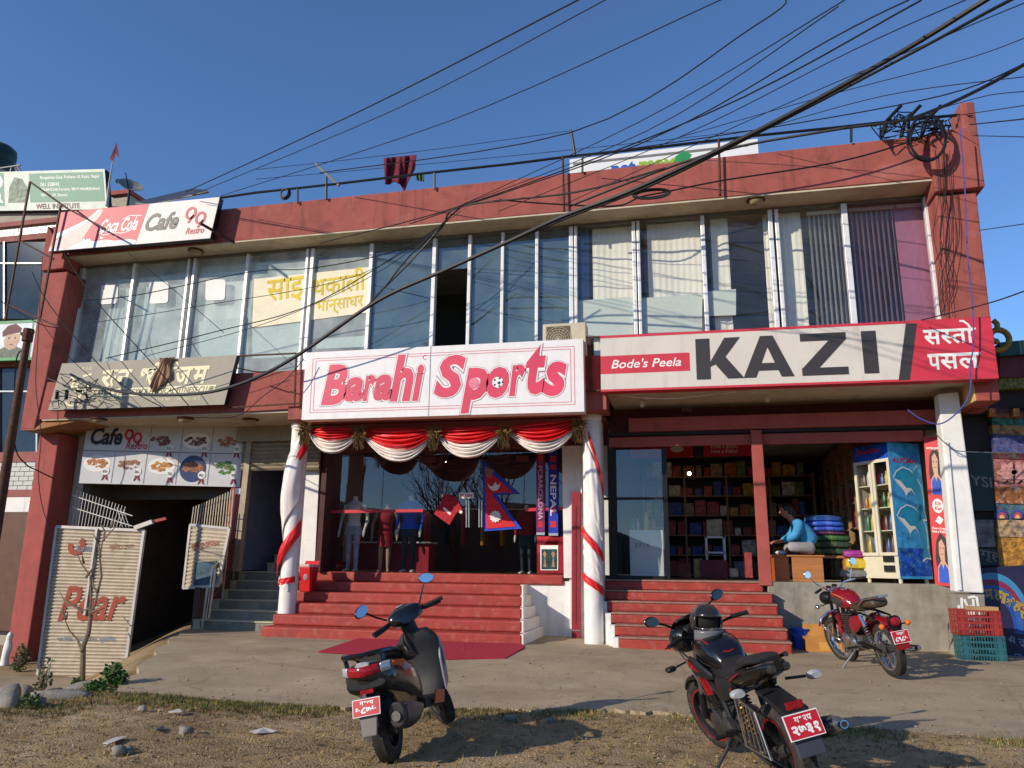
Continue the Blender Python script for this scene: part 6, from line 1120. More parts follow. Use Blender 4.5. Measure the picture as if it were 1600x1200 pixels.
def plate(t, c, wd, h, l1, l2, tilt=0., yaw_=0.):
    """number plate facing backwards, centred at c"""
    up = Vector((math.sin(tilt) * -1, 0, math.cos(tilt))); ri = Vector((0, -1, 0)); c = Vector(c); bd = Board(c - ri * wd / 2 - up * h / 2, c + ri * wd / 2 - up * h / 2, c - ri * wd / 2 + up * h / 2, (-1, 0, 0))
    b = MB(); b.prism([bd.p(0, 0), bd.p(1, 0), bd.p(1, 1), bd.p(0, 1)], -bd.n * .006); o = b.build('number_plate', p_white, t); b = MB(); bd.rect(b, .025, .04, .975, .96, .002); b.build('plate_field', m_plate, o)
    b = MB(); bd.text(b, l1, .28, .60, .78, .86, .004, 0, .03); bd.text(b, l2, .12, .12, .90, .54, .004, 0, .05); b.build('plate_lettering', p_white, o); return o
def steer(px, pz, rake, ang):
    ax = Vector((-math.sin(rake), 0, math.cos(rake))); return Matrix.Translation((px, 0, pz)) @ Matrix.Rotation(ang, 4, ax) @ Matrix.Translation((-px, 0, -pz))
def place(t, rx, ry, z, heading, lean, sc, rear):
    """stand the bike with its rear wheel at rx, ry"""
    t.scale = sc; t.rotation_euler = (R(-lean), 0, R(heading)); t.location = (rx + math.cos(R(heading)) * rear * sc[0], ry + math.sin(R(heading)) * rear * sc[0], z); bpy.context.view_layer.update()
# ---- scooter ---------------------------------------------------------------
m_scoot = mat('scooter_grey_brown', (58, 54, 52), .25, .3, var=.08, scale=8, coat=.6, stain=((120, 108, 92), .35, 10)); t = thing('scooter', 'black and grey scooter with orange flashes parked on the dirt seen from behind', 'scooter')
S_ = steer(.52, .6, R(26), R(40))
wheel(t, 'rear_wheel', -.62, .225, .12, .15, 5, m_satin); wheel(t, 'front_wheel', .62, .235, .10, .155, 5, m_satin, S_)
bl(t, 'tail_body', [((-.92, 0, .72), .07, .07, 2.6), ((-.86, 0, .70), .175, .13, 2.8), ((-.70, 0, .67), .21, .165, 2.8), ((-.45, 0, .62), .21, .18, 2.8), ((-.2, 0, .54), .175, .19, 2.8), ((-.02, 0, .45), .13, .18, 2.8), ((.04, 0, .42), .10, .15, 2.6)], m_scoot, 20, 4)
bl(t, 'seat', [((-.80, 0, .845), .10, .03, 2.6), ((-.70, 0, .865), .14, .045, 2.8), ((-.48, 0, .85), .15, .055, 2.8), ((-.2, 0, .79), .145, .055, 2.8), ((.02, 0, .765), .11, .045, 2.6), ((.10, 0, .755), .06, .025, 2.4)], m_seatb, 18, 4)
bl(t, 'floorboard', [((-.05, 0, .30), .15, .05, 4), ((.2, 0, .27), .18, .035, 4), ((.42, 0, .29), .17, .05, 4)], m_satin, 14, 2)
bl(t, 'leg_shield', [((.36, 0, .28), .17, .04, 3.2), ((.44, 0, .45), .205, .045, 3.2), ((.47, 0, .65), .21, .055, 3.2), ((.46, 0, .80), .18, .06, 3), ((.45, 0, .88), .10, .05, 2.6)], m_satin, 18, 4, fr=((0, 1, 0), (1, 0, 0)))
bl(t, 'front_apron', [((.55, 0, .34), .10, .05, 2.6), ((.56, 0, .55), .17, .06, 2.6), ((.54, 0, .75), .15, .06, 2.6), ((.50, 0, .88), .08, .04, 2.4)], m_scoot, 16, 3, fr=((0, 1, 0), (1, 0, 0)))
b = MB(); b.prism([(.40, -.215, .33), (.50, -.217, .40), (.49, -.222, .68), (.46, -.20, .78), (.42, -.20, .6)], (0, .02, 0)); b.build('side_trim', mat('silver_trim', (150, 148, 144), .4, .4), t, bevel=.006)
for s_ in (-1, 1):
    b = MB(); b.prism([(.05, s_ * .185, .27), (.30, s_ * .19, .24), (.34, s_ * .20, .34), (.12, s_ * .19, .37)], (0, s_ * .012, 0)); b.build('side_skirt', m_orange, t)
    b = MB(); b.prism([(-.78, s_ * .188, .70), (-.55, s_ * .207, .66), (-.46, s_ * .207, .70), (-.62, s_ * .193, .79), (-.78, s_ * .172, .80)], (0, s_ * .012, 0)); b.build('side_sticker', m_orange, t)
    b = MB(); b.prism([(-.66, s_ * .205, .70), (-.52, s_ * .212, .68), (-.50, s_ * .212, .71), (-.62, s_ * .20, .76)], (0, s_ * .011, 0)); b.build('silver_sticker', m_clear, t)
def lampband(nm, y0, y1, m, e=0.):
    path = lambda y: Vector((-.955 + 1.9 * abs(y) ** 1.9 * 1.6 - e, y, 0)); b = MB(); b.grid(lambda u, v: path(y0 + (y1 - y0) * u) + Vector((.02 * abs(v - .5), 0, .725 + .062 * v + .02 * abs(y0 + (y1 - y0) * u) / .17)), 14, 5); o = b.build(nm, m, t, smooth=True); o.modifiers.new('t', 'SOLIDIFY').thickness = .03; return o
lampband('tail_lamp', -.11, .11, m_lens); lampband('indicator_lens', .112, .165, m_clear); lampband('indicator_lens', -.165, -.112, m_clear)
for k in range(3): bt(t, 'lamp_rib', [(-.958 + 3.04 * abs(y) ** 1.9, y, .738 + .018 * k) for y in (-.10, -.05, 0, .05, .10)], .003, m_clear, 4)
bl(t, 'tail_badge', [((-.93, 0, .825), .05, .014, 3), ((-.955, 0, .812), .055, .012, 3)], m_clear, 10, 2)
bl(t, 'tail_lower', [((-.92, 0, .655), .15, .04, 2.6), ((-.86, 0, .62), .165, .05, 2.8), ((-.7, 0, .58), .16, .06, 2.8)], m_satin, 14, 3)
bt(t, 'grab_rail', [(-.42, .165, .82), (-.60, .205, .875), (-.78, .20, .90), (-.92, .14, .90), (-.975, 0, .895), (-.92, -.14, .90), (-.78, -.20, .90), (-.60, -.205, .875), (-.42, -.165, .82)], .024, m_gloss, 8)
for s_ in (-1, 1): bt(t, 'grab_rail_stay', [(-.86, s_ * .16, .89), (-.88, s_ * .14, .80)], .018, m_gloss, 8)
b = MB(); b.hexa([(-.86, -.06, .62), (-.86, .06, .62), (-.80, .06, .62), (-.80, -.06, .62), (-.97, -.075, .30), (-.97, .075, .30), (-.94, .075, .30), (-.94, -.075, .30)]); b.build('rear_mudguard', m_satin, t, bevel=.01)
b = MB(); b.hexa([(-.955, -.07, .42), (-.955, .07, .42), (-.935, .07, .42), (-.935, -.07, .42), (-.985, -.055, .24), (-.985, .055, .24), (-.965, .055, .24), (-.965, -.055, .24)]); b.build('mud_flap', mat('grey_flap', (120, 112, 106), .6), t, bevel=.008)
b = MB(); b.box(-.925, -.905, -.05, .05, .575, .61); b.build('reflector', m_lens, t); plate(t, (-.975, 0, .475), .21, .14, 'ग१७प', '५८७५', R(-12))
bl(t, 'muffler', [((-.20, -.15, .30), .03, .03, 2), ((-.42, -.17, .29), .05, .07, 2.4), ((-.70, -.185, .31), .062, .095, 2.6), ((-.88, -.19, .34), .06, .09, 2.6), ((-.90, -.19, .34), .045, .07, 2.4)], m_gun, 16, 3)
bl(t, 'muffler_shield', [((-.50, -.235, .31), .012, .05, 2.6), ((-.70, -.245, .33), .014, .075, 2.6), ((-.84, -.245, .345), .012, .06, 2.6)], mat('shield_grey', (92, 90, 90), .45, .3), 12, 3); b = MB().cyl((-.895, -.19, .335), (-.92, -.19, .335), .035, n=14); b.build('muffler_tip', m_steel, t, smooth=True)
bl(t, 'engine_case', [((-.75, .10, .24), .04, .07, 2.4), ((-.55, .12, .26), .05, .10, 2.6), ((-.2, .11, .29), .05, .09, 2.6), ((-.05, .10, .30), .03, .06, 2.4)], m_engine, 14, 3); bt(t, 'shock_absorber', [(-.66, .10, .28), (-.60, .10, .60)], .026, m_black); bt(t, 'side_stand', [(-.06, .16, .27), (.0, .27, .055)], .012, m_steel)
bl(t, 'front_fender', [((.40, 0, .43), .05, .02, 2.4), ((.52, 0, .485), .07, .03, 2.4), ((.66, 0, .485), .07, .03, 2.4), ((.80, 0, .42), .055, .025, 2.4), ((.86, 0, .33), .035, .02, 2.2)], m_scoot, 12, 4, S_)
for s_ in (-1, 1): bt(t, 'fork', [(.62, s_ * .06, .235), (.53, s_ * .06, .55)], .018, m_satin, M=S_)
bl(t, 'handlebar_cowl', [((.33, 0, 1.0), .09, .05, 2.4), ((.38, 0, 1.02), .17, .075, 2.4), ((.46, 0, 1.03), .155, .085, 2.4), ((.54, 0, 1.01), .11, .075, 2.4), ((.585, 0, .99), .06, .05, 2.2)], m_gloss, 20, 4, S_)
bl(t, 'instrument_pod', [((.39, 0, 1.085), .05, .012, 2.2), ((.43, 0, 1.10), .085, .02, 2.2), ((.49, 0, 1.10), .06, .014, 2.2)], m_satin, 16, 3, S_); bl(t, 'dial', [((.42, 0, 1.118), .03, .004, 2), ((.45, 0, 1.122), .04, .006, 2), ((.475, 0, 1.12), .025, .004, 2)], m_clear, 12, 2, S_)
bt(t, 'steering_column', [(.46, 0, .95), (.50, 0, .62)], .07, m_satin, 12, S_)
for s_ in (-1, 1):
    bt(t, 'grip', [(.42, s_ * .16, 1.02), (.37, s_ * .26, 1.01), (.33, s_ * .36, 1.005)], .019, m_rubber, 8, S_); bt(t, 'brake_lever', [(.44, s_ * .17, 1.0), (.42, s_ * .26, .985), (.37, s_ * .345, .98)], .008, m_satin, 6, S_)
    o = bt(t, 'mirror_stem', [(.42, s_ * .17, 1.06), (.45, s_ * .24, 1.13), (.45, s_ * .30, 1.20)], .009, m_black, 6, S_)
    st = S_; M2 = S_ @ Matrix.Translation((.44, s_ * .34, 1.235)) @ Matrix.Rotation(R(8 * s_), 4, 'Z') @ Matrix.Rotation(R(20 * -s_), 4, 'X')
    b = MB().ell((0, 0, 0), (.02, .075, .048), 18, 10).xf(M2); o = b.build('mirror', m_gloss, t, smooth=True); b = MB(); b.poly([(-.0205, .068 * math.cos(R(a)), .042 * math.sin(R(a))) for a in range(0, 360, 20)]); b.xf(M2); b.build('mirror_glass', m_mirror, o)
for ch in t.children:
    if ch.name.split('.')[0] in ('tail_body', 'seat', 'side_sticker', 'silver_sticker', 'tail_lamp', 'indicator_lens', 'tail_badge', 'tail_lower', 'grab_rail', 'rear_mudguard', 'mud_flap', 'reflector', 'number_plate', 'lamp_rib', 'grab_rail_stay'):
        for me in [ch.data] + [c2.data for c2 in ch.children]:
            for v in me.vertices: v.co.z = .25 + (v.co.z - .25) * .84
place(t, -2.13, 5.60, -.01, 92.5, 12, (.95, .95, .95), .62)
# ---- sport bike -------------------------------------------------------------
t = thing('sport_motorcycle', 'black motorcycle with red stripes and pinstriped wheels parked in the right foreground', 'motorcycle'); S_ = steer(.42, .95, R(26), R(16))
bike = t
ow = wheel(t, 'rear_wheel', -.67, .31, .125, .225, 5, m_satin); fw = wheel(t, 'front_wheel', .68, .30, .095, .225, 5, m_satin, S_)
for o_, M_, c_, w_ in ((ow, None, (-.67, 0, .31), .125), (fw, S_, (.68, 0, .30), .095)):
    for sg in (-1, 1):
        b = MB().lathe([(.222, sg * w_ * .445), (.210, sg * w_ * .44)], c_, (0, 1, 0), 40)
        if M_: b.xf(M_)
        b.build('rim_tape', m_bred, o_)
b = MB().lathe([(.06, .035), (.125, .035), (.125, .039), (.06, .039)], (.68, 0, .30), (0, 1, 0), 28); b.xf(S_); b.build('brake_disc', m_steel, fw, smooth=True)
bl(t, 'fuel_tank', [((-.12, 0, .80), .075, .05, 2.4), ((-.02, 0, .86), .125, .10, 2.6), ((.14, 0, .90), .155, .125, 2.6), ((.30, 0, .92), .14, .11, 2.6), ((.42, 0, .90), .07, .07, 2.4)], m_gloss, 22, 4)
for s_ in (-1, 1):
    bt(t, 'tank_stripe', [(.37, s_ * .085, .995), (.22, s_ * .108, 1.018), (.06, s_ * .10, .975), (-.06, s_ * .035, .912)], .009, m_bred, 6); bl(t, 'tank_wing', [((.42, s_ * .15, .80), .012, .05, 2.4), ((.25, s_ * .175, .80), .018, .075, 2.4), ((.08, s_ * .165, .77), .015, .05, 2.4), ((-.02, s_ * .14, .74), .008, .02, 2.2)], m_satin, 12, 3)
    b = MB(); b.prism([(.40, s_ * .172, .84), (.28, s_ * .196, .84), (.12, s_ * .188, .77), (.30, s_ * .196, .79)], (0, s_ * .008, 0)); b.build('red_decal', m_bred, t); b = MB(); b.prism([(.10, s_ * .155, .70), (.16, s_ * .16, .72), (.08, s_ * .155, .60), (.03, s_ * .15, .61)], (0, s_ * .03, 0)); b.build('red_flash', m_bred, t)
bt(t, 'tank_stripe', [(-.06, .035, .912), (-.07, 0, .905), (-.06, -.035, .912)], .009, m_bred, 6); b = MB().cyl((.20, 0, 1.02), (.20, 0, 1.036), .045, n=18); b.build('fuel_cap', m_steel, t, smooth=True)
bl(t, 'under_seat_panel', [((.10, 0, .74), .11, .09, 2.6), ((-.10, 0, .74), .125, .085, 2.6), ((-.30, 0, .73), .13, .07, 2.6)], m_satin, 14, 3); bl(t, 'rider_seat', [((-.02, 0, .87), .06, .03, 2.4), ((-.14, 0, .825), .10, .04, 2.8), ((-.30, 0, .80), .135, .045, 2.8), ((-.44, 0, .825), .12, .05, 2.8)], m_seatb, 16, 3); bl(t, 'pillion_seat', [((-.40, 0, .87), .09, .03, 2.6), ((-.52, 0, .905), .115, .035, 2.8), ((-.68, 0, .925), .105, .035, 2.8), ((-.80, 0, .935), .06, .02, 2.4)], m_seatb, 16, 3)
bl(t, 'tail_fairing', [((-.16, 0, .73), .12, .05, 2.6), ((-.36, 0, .76), .145, .07, 2.6), ((-.60, 0, .83), .135, .07, 2.6), ((-.78, 0, .88), .10, .055, 2.6), ((-.90, 0, .91), .05, .03, 2.4)], m_gloss, 18, 4)
for s_ in (-1, 1):
    b = MB(); b.prism([(-.30, s_ * .14, .745), (-.56, s_ * .145, .845), (-.62, s_ * .142, .865), (-.40, s_ * .148, .77)], (0, s_ * .008, 0)); b.build('red_decal', m_bred, t); b = MB(); b.prism([(-.12, s_ * .145, .66), (-.38, s_ * .15, .69), (-.40, s_ * .15, .72), (-.12, s_ * .145, .69)], (0, s_ * .01, 0)); b.build('red_decal', m_bred, t)
    bl(t, 'side_panel', [((-.05, s_ * .13, .66), .02, .09, 2.6), ((-.22, s_ * .145, .68), .025, .085, 2.6), ((-.40, s_ * .14, .72), .015, .05, 2.4)], m_satin, 12, 3); bt(t, 'grab_handle', [(-.55, s_ * .13, .88), (-.72, s_ * .135, .935), (-.86, s_ * .08, .955)], .014, m_satin)
    bl(t, 'tail_light', [((-.82, s_ * .045, .885), .02, .02, 2.4), ((-.88, s_ * .045, .89), .022, .03, 2.6), ((-.925, s_ * .045, .90), .016, .024, 2.4)], m_gun, 10, 2)
    o = bt(t, 'indicator_stalk', [(-.74, s_ * .08, .78), (-.77, s_ * .20, .77)], .010, m_satin); bl(t, 'rear_indicator', [((-.74, s_ * .25, .77), .035, .022, 2.2), ((-.78, s_ * .25, .77), .05, .032, 2.2), ((-.815, s_ * .25, .77), .035, .02, 2.2)], m_clear, 14, 3)
    M2 = S_; bt(t, 'indicator_stalk', [(.60, s_ * .10, .80), (.62, s_ * .20, .79)], .009, m_satin, M=S_); bl(t, 'front_indicator', [((.66, s_ * .25, .79), .03, .018, 2.2), ((.62, s_ * .25, .79), .045, .026, 2.2), ((.585, s_ * .25, .79), .03, .018, 2.2)], m_satin, 12, 2, S_)
    bt(t, 'fork', [(.68, s_ * .085, .30), (.60, s_ * .085, .52)], .027, m_satin, 10, S_); bt(t, 'fork_tube', [(.60, s_ * .085, .52), (.44, s_ * .085, .96)], .018, m_steel, 10, S_)
    bt(t, 'handlebar', [(.42, s_ * .08, .99), (.40, s_ * .18, 1.03), (.34, s_ * .25, 1.05)], .012, m_black, 8, S_); bt(t, 'grip', [(.345, s_ * .245, 1.05), (.30, s_ * .37, 1.04)], .018, m_rubber, 8, S_); bt(t, 'lever', [(.42, s_ * .20, 1.03), (.37, s_ * .36, 1.02)], .007, m_satin, 6, S_)
    bt(t, 'mirror_stem', [(.56, s_ * .13, 1.10), (.55, s_ * .22, 1.17), (.54, s_ * .27, 1.20)], .009, m_black, 6, S_); M2 = S_ @ Matrix.Translation((.53, s_ * .31, 1.225)) @ Matrix.Rotation(R(18 * s_), 4, 'X'); b = MB().ell((0, 0, 0), (.022, .062, .045), 16, 10).xf(M2); o = b.build('mirror', m_gloss, t, smooth=True); b = MB(); b.poly([(-.0225, .055 * math.cos(R(a)), .038 * math.sin(R(a))) for a in range(0, 360, 20)]); b.xf(M2); b.build('mirror_glass', mat('dull_mirror', (70, 74, 80), .05, 1, var=0), o)
    # twin rear shocks with golden springs, swing arm
    a, c = Vector((-.36, s_ * .125, .70)), Vector((-.56, s_ * .125, .36)); bt(t, 'shock_absorber', [a, c], .016, m_black); b = MB(); ax = (c - a); u_ = Vector((0, 1, 0)); w2 = ax.normalized().cross(u_)
    b.tube([a + ax * (.12 + .72 * k / 90) + (u_ * math.cos(k * .62) + w2 * math.sin(k * .62)) * .031 for k in range(91)], .0065, 5); b.build('spring', mat('gold_spring', (196, 150, 60), .35, .7, var=.1), t, smooth=True)
    bt(t, 'swing_arm', [(-.10, s_ * .10, .40), (-.40, s_ * .105, .36), (-.70, s_ * .10, .31)], .024, m_satin, 8); bt(t, 'frame_tube', [(.36, s_ * .04, .86), (.16, s_ * .12, .70), (-.08, s_ * .13, .58), (-.14, s_ * .12, .40)], .02, m_satin, 8); bt(t, 'rear_frame', [(-.05, s_ * .12, .70), (-.40, s_ * .12, .76), (-.66, s_ * .09, .84)], .016, m_satin, 8)
    bt(t, 'foot_peg', [(-.14, s_ * .14, .35), (-.16, s_ * .27, .35)], .016, m_rubber); bt(t, 'pillion_peg', [(-.34, s_ * .15, .42), (-.36, s_ * .26, .43)], .014, m_rubber); bt(t, 'peg_bracket', [(-.10, s_ * .135, .42), (-.25, s_ * .15, .40), (-.36, s_ * .15, .43), (-.44, s_ * .14, .58)], .013, m_gun)
bl(t, 'headlamp_cowl', [((.50, 0, .98), .14, .10, 2.6), ((.58, 0, .99), .17, .13, 2.6), ((.68, 0, .97), .15, .12, 2.4), ((.77, 0, .92), .08, .07, 2.2)], m_gloss, 20, 4, S_); bl(t, 'wind_visor', [((.47, 0, 1.16), .085, .012, 2.4), ((.55, 0, 1.145), .125, .02, 2.4), ((.63, 0, 1.09), .125, .02, 2.4)], mat('smoked_visor', (40, 26, 26), .08, var=0), 14, 3, S_); bl(t, 'instrument_panel', [((.46, 0, 1.055), .09, .03, 2.6), ((.50, 0, 1.075), .095, .03, 2.6)], m_satin, 14, 2, S_)
bl(t, 'front_fender', [((.40, 0, .50), .045, .015, 2.4), ((.52, 0, .605), .062, .025, 2.4), ((.66, 0, .635), .065, .028, 2.4), ((.82, 0, .595), .058, .025, 2.4), ((.93, 0, .50), .035, .015, 2.2)], m_gloss, 12, 4, S_)
bl(t, 'radiator_shroud', [((.46, 0, .78), .11, .08, 2.6), ((.42, 0, .64), .10, .10, 2.6), ((.36, 0, .54), .07, .06, 2.4)], m_satin, 14, 3, fr=((0, 1, 0), (1, 0, .3)))
bl(t, 'cylinder_block', [((.14, 0, .42), .085, .09, 4), ((.20, 0, .52), .10, .095, 4), ((.24, 0, .64), .09, .085, 4)], m_engine, 16, 3, fr=((0, 1, 0), (1, 0, 0)))
b = MB()
for k in range(7): c = Vector((.155 + .012 * k, 0, .44 + .024 * k)); b.box(c.x - .10, c.x + .10, -.115, .115, c.z, c.z + .009)
b.build('cooling_fins', m_satin, t)
bl(t, 'crankcase', [((-.16, 0, .37), .10, .07, 2.8), ((-.02, 0, .37), .14, .115, 2.8), ((.16, 0, .36), .14, .11, 2.8), ((.28, 0, .34), .09, .07, 2.6)], m_engine, 18, 3)
for x_, z_, r_ in ((.10, .37, .10), (-.09, .38, .075)): b = MB().lathe([(.001, .035), (r_ * .7, .03), (r_, .01), (r_, -.05)], (x_, .14, z_), (0, 1, 0), 22); b.build('clutch_cover', m_gun, t, smooth=True)
bt(t, 'exhaust_pipe', [(.26, -.05, .58), (.38, -.10, .44), (.30, -.13, .27), (.0, -.15, .24), (-.28, -.17, .30)], .024, m_gun, 10); bl(t, 'muffler', [((-.24, -.175, .29), .035, .035, 2), ((-.38, -.19, .33), .055, .06, 2.2), ((-.70, -.215, .41), .062, .068, 2.2), ((-.88, -.225, .455), .06, .066, 2.2), ((-.92, -.228, .465), .045, .05, 2)], m_satin, 18, 3)
bl(t, 'muffler_cap', [((-.90, -.228, .462), .056, .06, 2.1), ((-.95, -.232, .474), .05, .054, 2.1), ((-.985, -.234, .482), .034, .036, 2)], mat('satin_aluminium', (140, 140, 144), .3, .8, var=.06), 18, 3); b = MB().cyl((-.97, -.234, .48), (-1.03, -.238, .493), .026, n=16); b.build('muffler_tip', m_chrome, t, smooth=True); b = MB().cyl((-1.025, -.2375, .4915), (-1.032, -.238, .493), .02, n=16); b.build('tip_bore', m_dark, t)
b = MB(); b.hexa([(-.62, -.075, .72), (-.62, .075, .72), (-.56, .075, .70), (-.56, -.075, .70), (-.99, -.08, .64), (-.99, .08, .64), (-.97, .08, .60), (-.97, -.08, .60)]); b.build('rear_mudguard', m_satin, t, bevel=.01); b = MB(); b.hexa([(-.985, -.075, .63), (-.985, .075, .63), (-.965, .075, .63), (-.965, -.075, .63), (-1.06, -.085, .37), (-1.06, .085, .37), (-1.045, .085, .37), (-1.045, -.085, .37)]); b.build('mud_flap', mat('dark_blue_flap', (58, 60, 70), .6, var=.1), t, bevel=.008)
b = MB(); b.box(-.985, -.96, -.05, .05, .645, .69); b.build('reflector', m_lens, t); plate(t, (-1.035, 0, .555), .215, .155, 'ग१२प', '२७३१', R(-17))
bt(t, 'chain_cover', [(-.10, .13, .44), (-.40, .135, .43), (-.66, .13, .40)], .022, m_satin, 8); bt(t, 'chain_run', [(-.10, .125, .33), (-.67, .125, .25)], .012, m_gun)
b = MB()
for k in range(5): b.tube([(-.50 - .055 * k, .165, .66 - .012 * k), (-.47 - .075 * k, .17, .36)], .005, 5)
b.tube([(-.44, .165, .68), (-.74, .165, .62), (-.84, .17, .34), (-.45, .17, .34), (-.44, .165, .68)], .008, 6); b.build('side_guard', m_steel, t, smooth=True)
bt(t, 'side_stand', [(-.10, .14, .30), (-.02, .30, .075)], .013, m_gun); bt(t, 'brake_cable', [(.40, .17, 1.02), (.52, .16, .90), (.46, .10, .74), (.42, .08, .62)], .006, m_black, 6, S_); bt(t, 'clutch_cable', [(.40, .19, 1.03), (.56, .20, .95), (.48, .14, .75), (.30, .13, .55)], .006, m_black, 6); b = MB().cyl((.30, -.05, .66), (.33, .05, .70), .03); b.build('horn', m_satin, t)
place(t, .59, 5.42, -.015, 109, 13, (.95, 1.02, .90), .67)
# helmet resting on the tank
H = bike.matrix_world @ Vector((.27, .0, 1.11)); t = thing('helmet', 'black and white full face helmet resting on the black motorcycle tank', 'helmet', H - Vector((0, 0, .13))); hb = Vector((math.cos(R(-75)), math.sin(R(-75)), 0)); RH = Matrix.Rotation(R(-75), 4, 'Z')
b = MB()
def hs(u, v):
    a = 2 * math.pi * u; th = R(8) + R(142) * v; r_ = .125 if v < .75 else .125 - .02 * (v - .75) / .25; p = Vector((r_ * 1.12 * math.sin(th) * math.cos(a), r_ * .95 * math.sin(th) * math.sin(a), r_ * 1.06 * math.cos(th))); return H + (RH @ p)
MBH = MB().grid(hs, 36, 20, True); kept = []
cut = [f for f in MBH.f]; P_ = [RH.inverted() @ (Vector(v) - H) for v in MBH.v]
def isvis(f):
    c_ = sum((P_[i] for i in f), Vector()) / len(f); return c_.x > .05 and -.045 < c_.z < .045 and abs(c_.y) < .10
MBH.f = [f for f in cut if not isvis(f)]; MBH.mi = [0] * len(MBH.f); o = MBH.build('shell', mat('helmet_graphic', (48, 44, 44), .25, var=.7, scale=7, stain=((216, 200, 180), 1.0, 6), coat=.4), t, smooth=True); o.modifiers.new('t', 'SOLIDIFY').thickness = -.014
b = MB().ell(H, (.10, .09, .10), 18, 12); b.build('padding', mat('helmet_dark', (14, 14, 15), .8), t, smooth=True)
b = MB(); b.grid(lambda u, v: H + (RH @ Vector((.150 * math.cos(R(-62 + 124 * u)), .128 * math.sin(R(-62 + 124 * u)), -.125 + .07 * v))), 20, 4); o = b.build('chin_guard', mat('helmet_grey', (104, 104, 106), .3, var=.1), t, smooth=True); o.modifiers.new('t', 'SOLIDIFY').thickness = .015
# ---- classic red bike ----------------------------------------------------------
t = thing('classic_motorcycle', 'classic red motorcycle with brown saddle and chrome crash guard by the concrete platform', 'motorcycle'); S_ = steer(.47, .95, R(26), R(12)); m_crd = mat('classic_red', (136, 20, 32), .2, var=.04, coat=.6); m_brn = mat('brown_leather', (70, 58, 46), .5, var=.12, bump=.2, bscale=120)
wheel(t, 'rear_wheel', -.68, .325, .115, .245, 'wire', m_chrome); wheel(t, 'front_wheel', .70, .325, .095, .25, 'wire', m_chrome, S_)
bl(t, 'fuel_tank', [((-.08, 0, .86), .07, .05, 2.3), ((.0, 0, .90), .125, .105, 2.3), ((.14, 0, .93), .155, .135, 2.3), ((.30, 0, .95), .15, .13, 2.3), ((.42, 0, .95), .10, .09, 2.3), ((.46, 0, .95), .05, .05, 2)], m_crd, 22, 4)
for s_ in (-1, 1): bl(t, 'knee_pad', [((.02, s_ * .118, .90), .02, .03, 2.2), ((.14, s_ * .146, .92), .022, .06, 2.2), ((.26, s_ * .145, .93), .022, .05, 2.2), ((.33, s_ * .135, .935), .015, .015, 2)], mat('tank_badge_dark', (52, 56, 48), .4), 12, 3); bt(t, 'pinstripe', [(-.02, s_ * .115, .95), (.12, s_ * .14, 1.0), (.30, s_ * .135, 1.02), (.40, s_ * .10, 1.0)], .005, mat('gold_line', (196, 150, 70), .4), 5)
b = MB().cyl((.18, 0, 1.06), (.18, 0, 1.075), .05, n=18); b.build('fuel_cap', m_chrome, t, smooth=True)
bl(t, 'rider_seat', [((-.06, 0, .84), .06, .03, 2.4), ((-.16, 0, .85), .12, .05, 2.8), ((-.36, 0, .85), .15, .055, 2.8), ((-.45, 0, .86), .14, .05, 2.8)], m_brn, 16, 3); bl(t, 'pillion_seat', [((-.46, 0, .90), .12, .06, 2.8), ((-.58, 0, .915), .13, .07, 2.8), ((-.74, 0, .915), .115, .06, 2.8), ((-.78, 0, .91), .07, .03, 2.4)], m_brn, 16, 3); bt(t, 'grab_rail', [(-.48, .14, .90), (-.66, .155, .98), (-.84, .08, 1.0), (-.86, 0, 1.0), (-.84, -.08, 1.0), (-.66, -.155, .98), (-.48, -.14, .90)], .013, m_chrome)
b = MB(); b.grid(lambda u, v: Vector((-.68 + .395 * math.cos(R(20 + 150 * u)), .085 * math.sin(R(-90 + 180 * v)), .325 + (.395 + .02 * math.cos(R(-90 + 180 * v))) * math.sin(R(20 + 150 * u)))), 22, 8); o = b.build('rear_fender', m_crd, t, smooth=True); o.modifiers.new('t', 'SOLIDIFY').thickness = .006
b = MB(); b.grid(lambda u, v: Vector((.70 + .375 * math.cos(R(30 + 145 * u)), .07 * math.sin(R(-90 + 180 * v)), .325 + (.375 + .02 * math.cos(R(-90 + 180 * v))) * math.sin(R(30 + 145 * u)))), 22, 8); b.xf(S_); o = b.build('front_fender', m_crd, t, smooth=True); o.modifiers.new('t', 'SOLIDIFY').thickness = .006
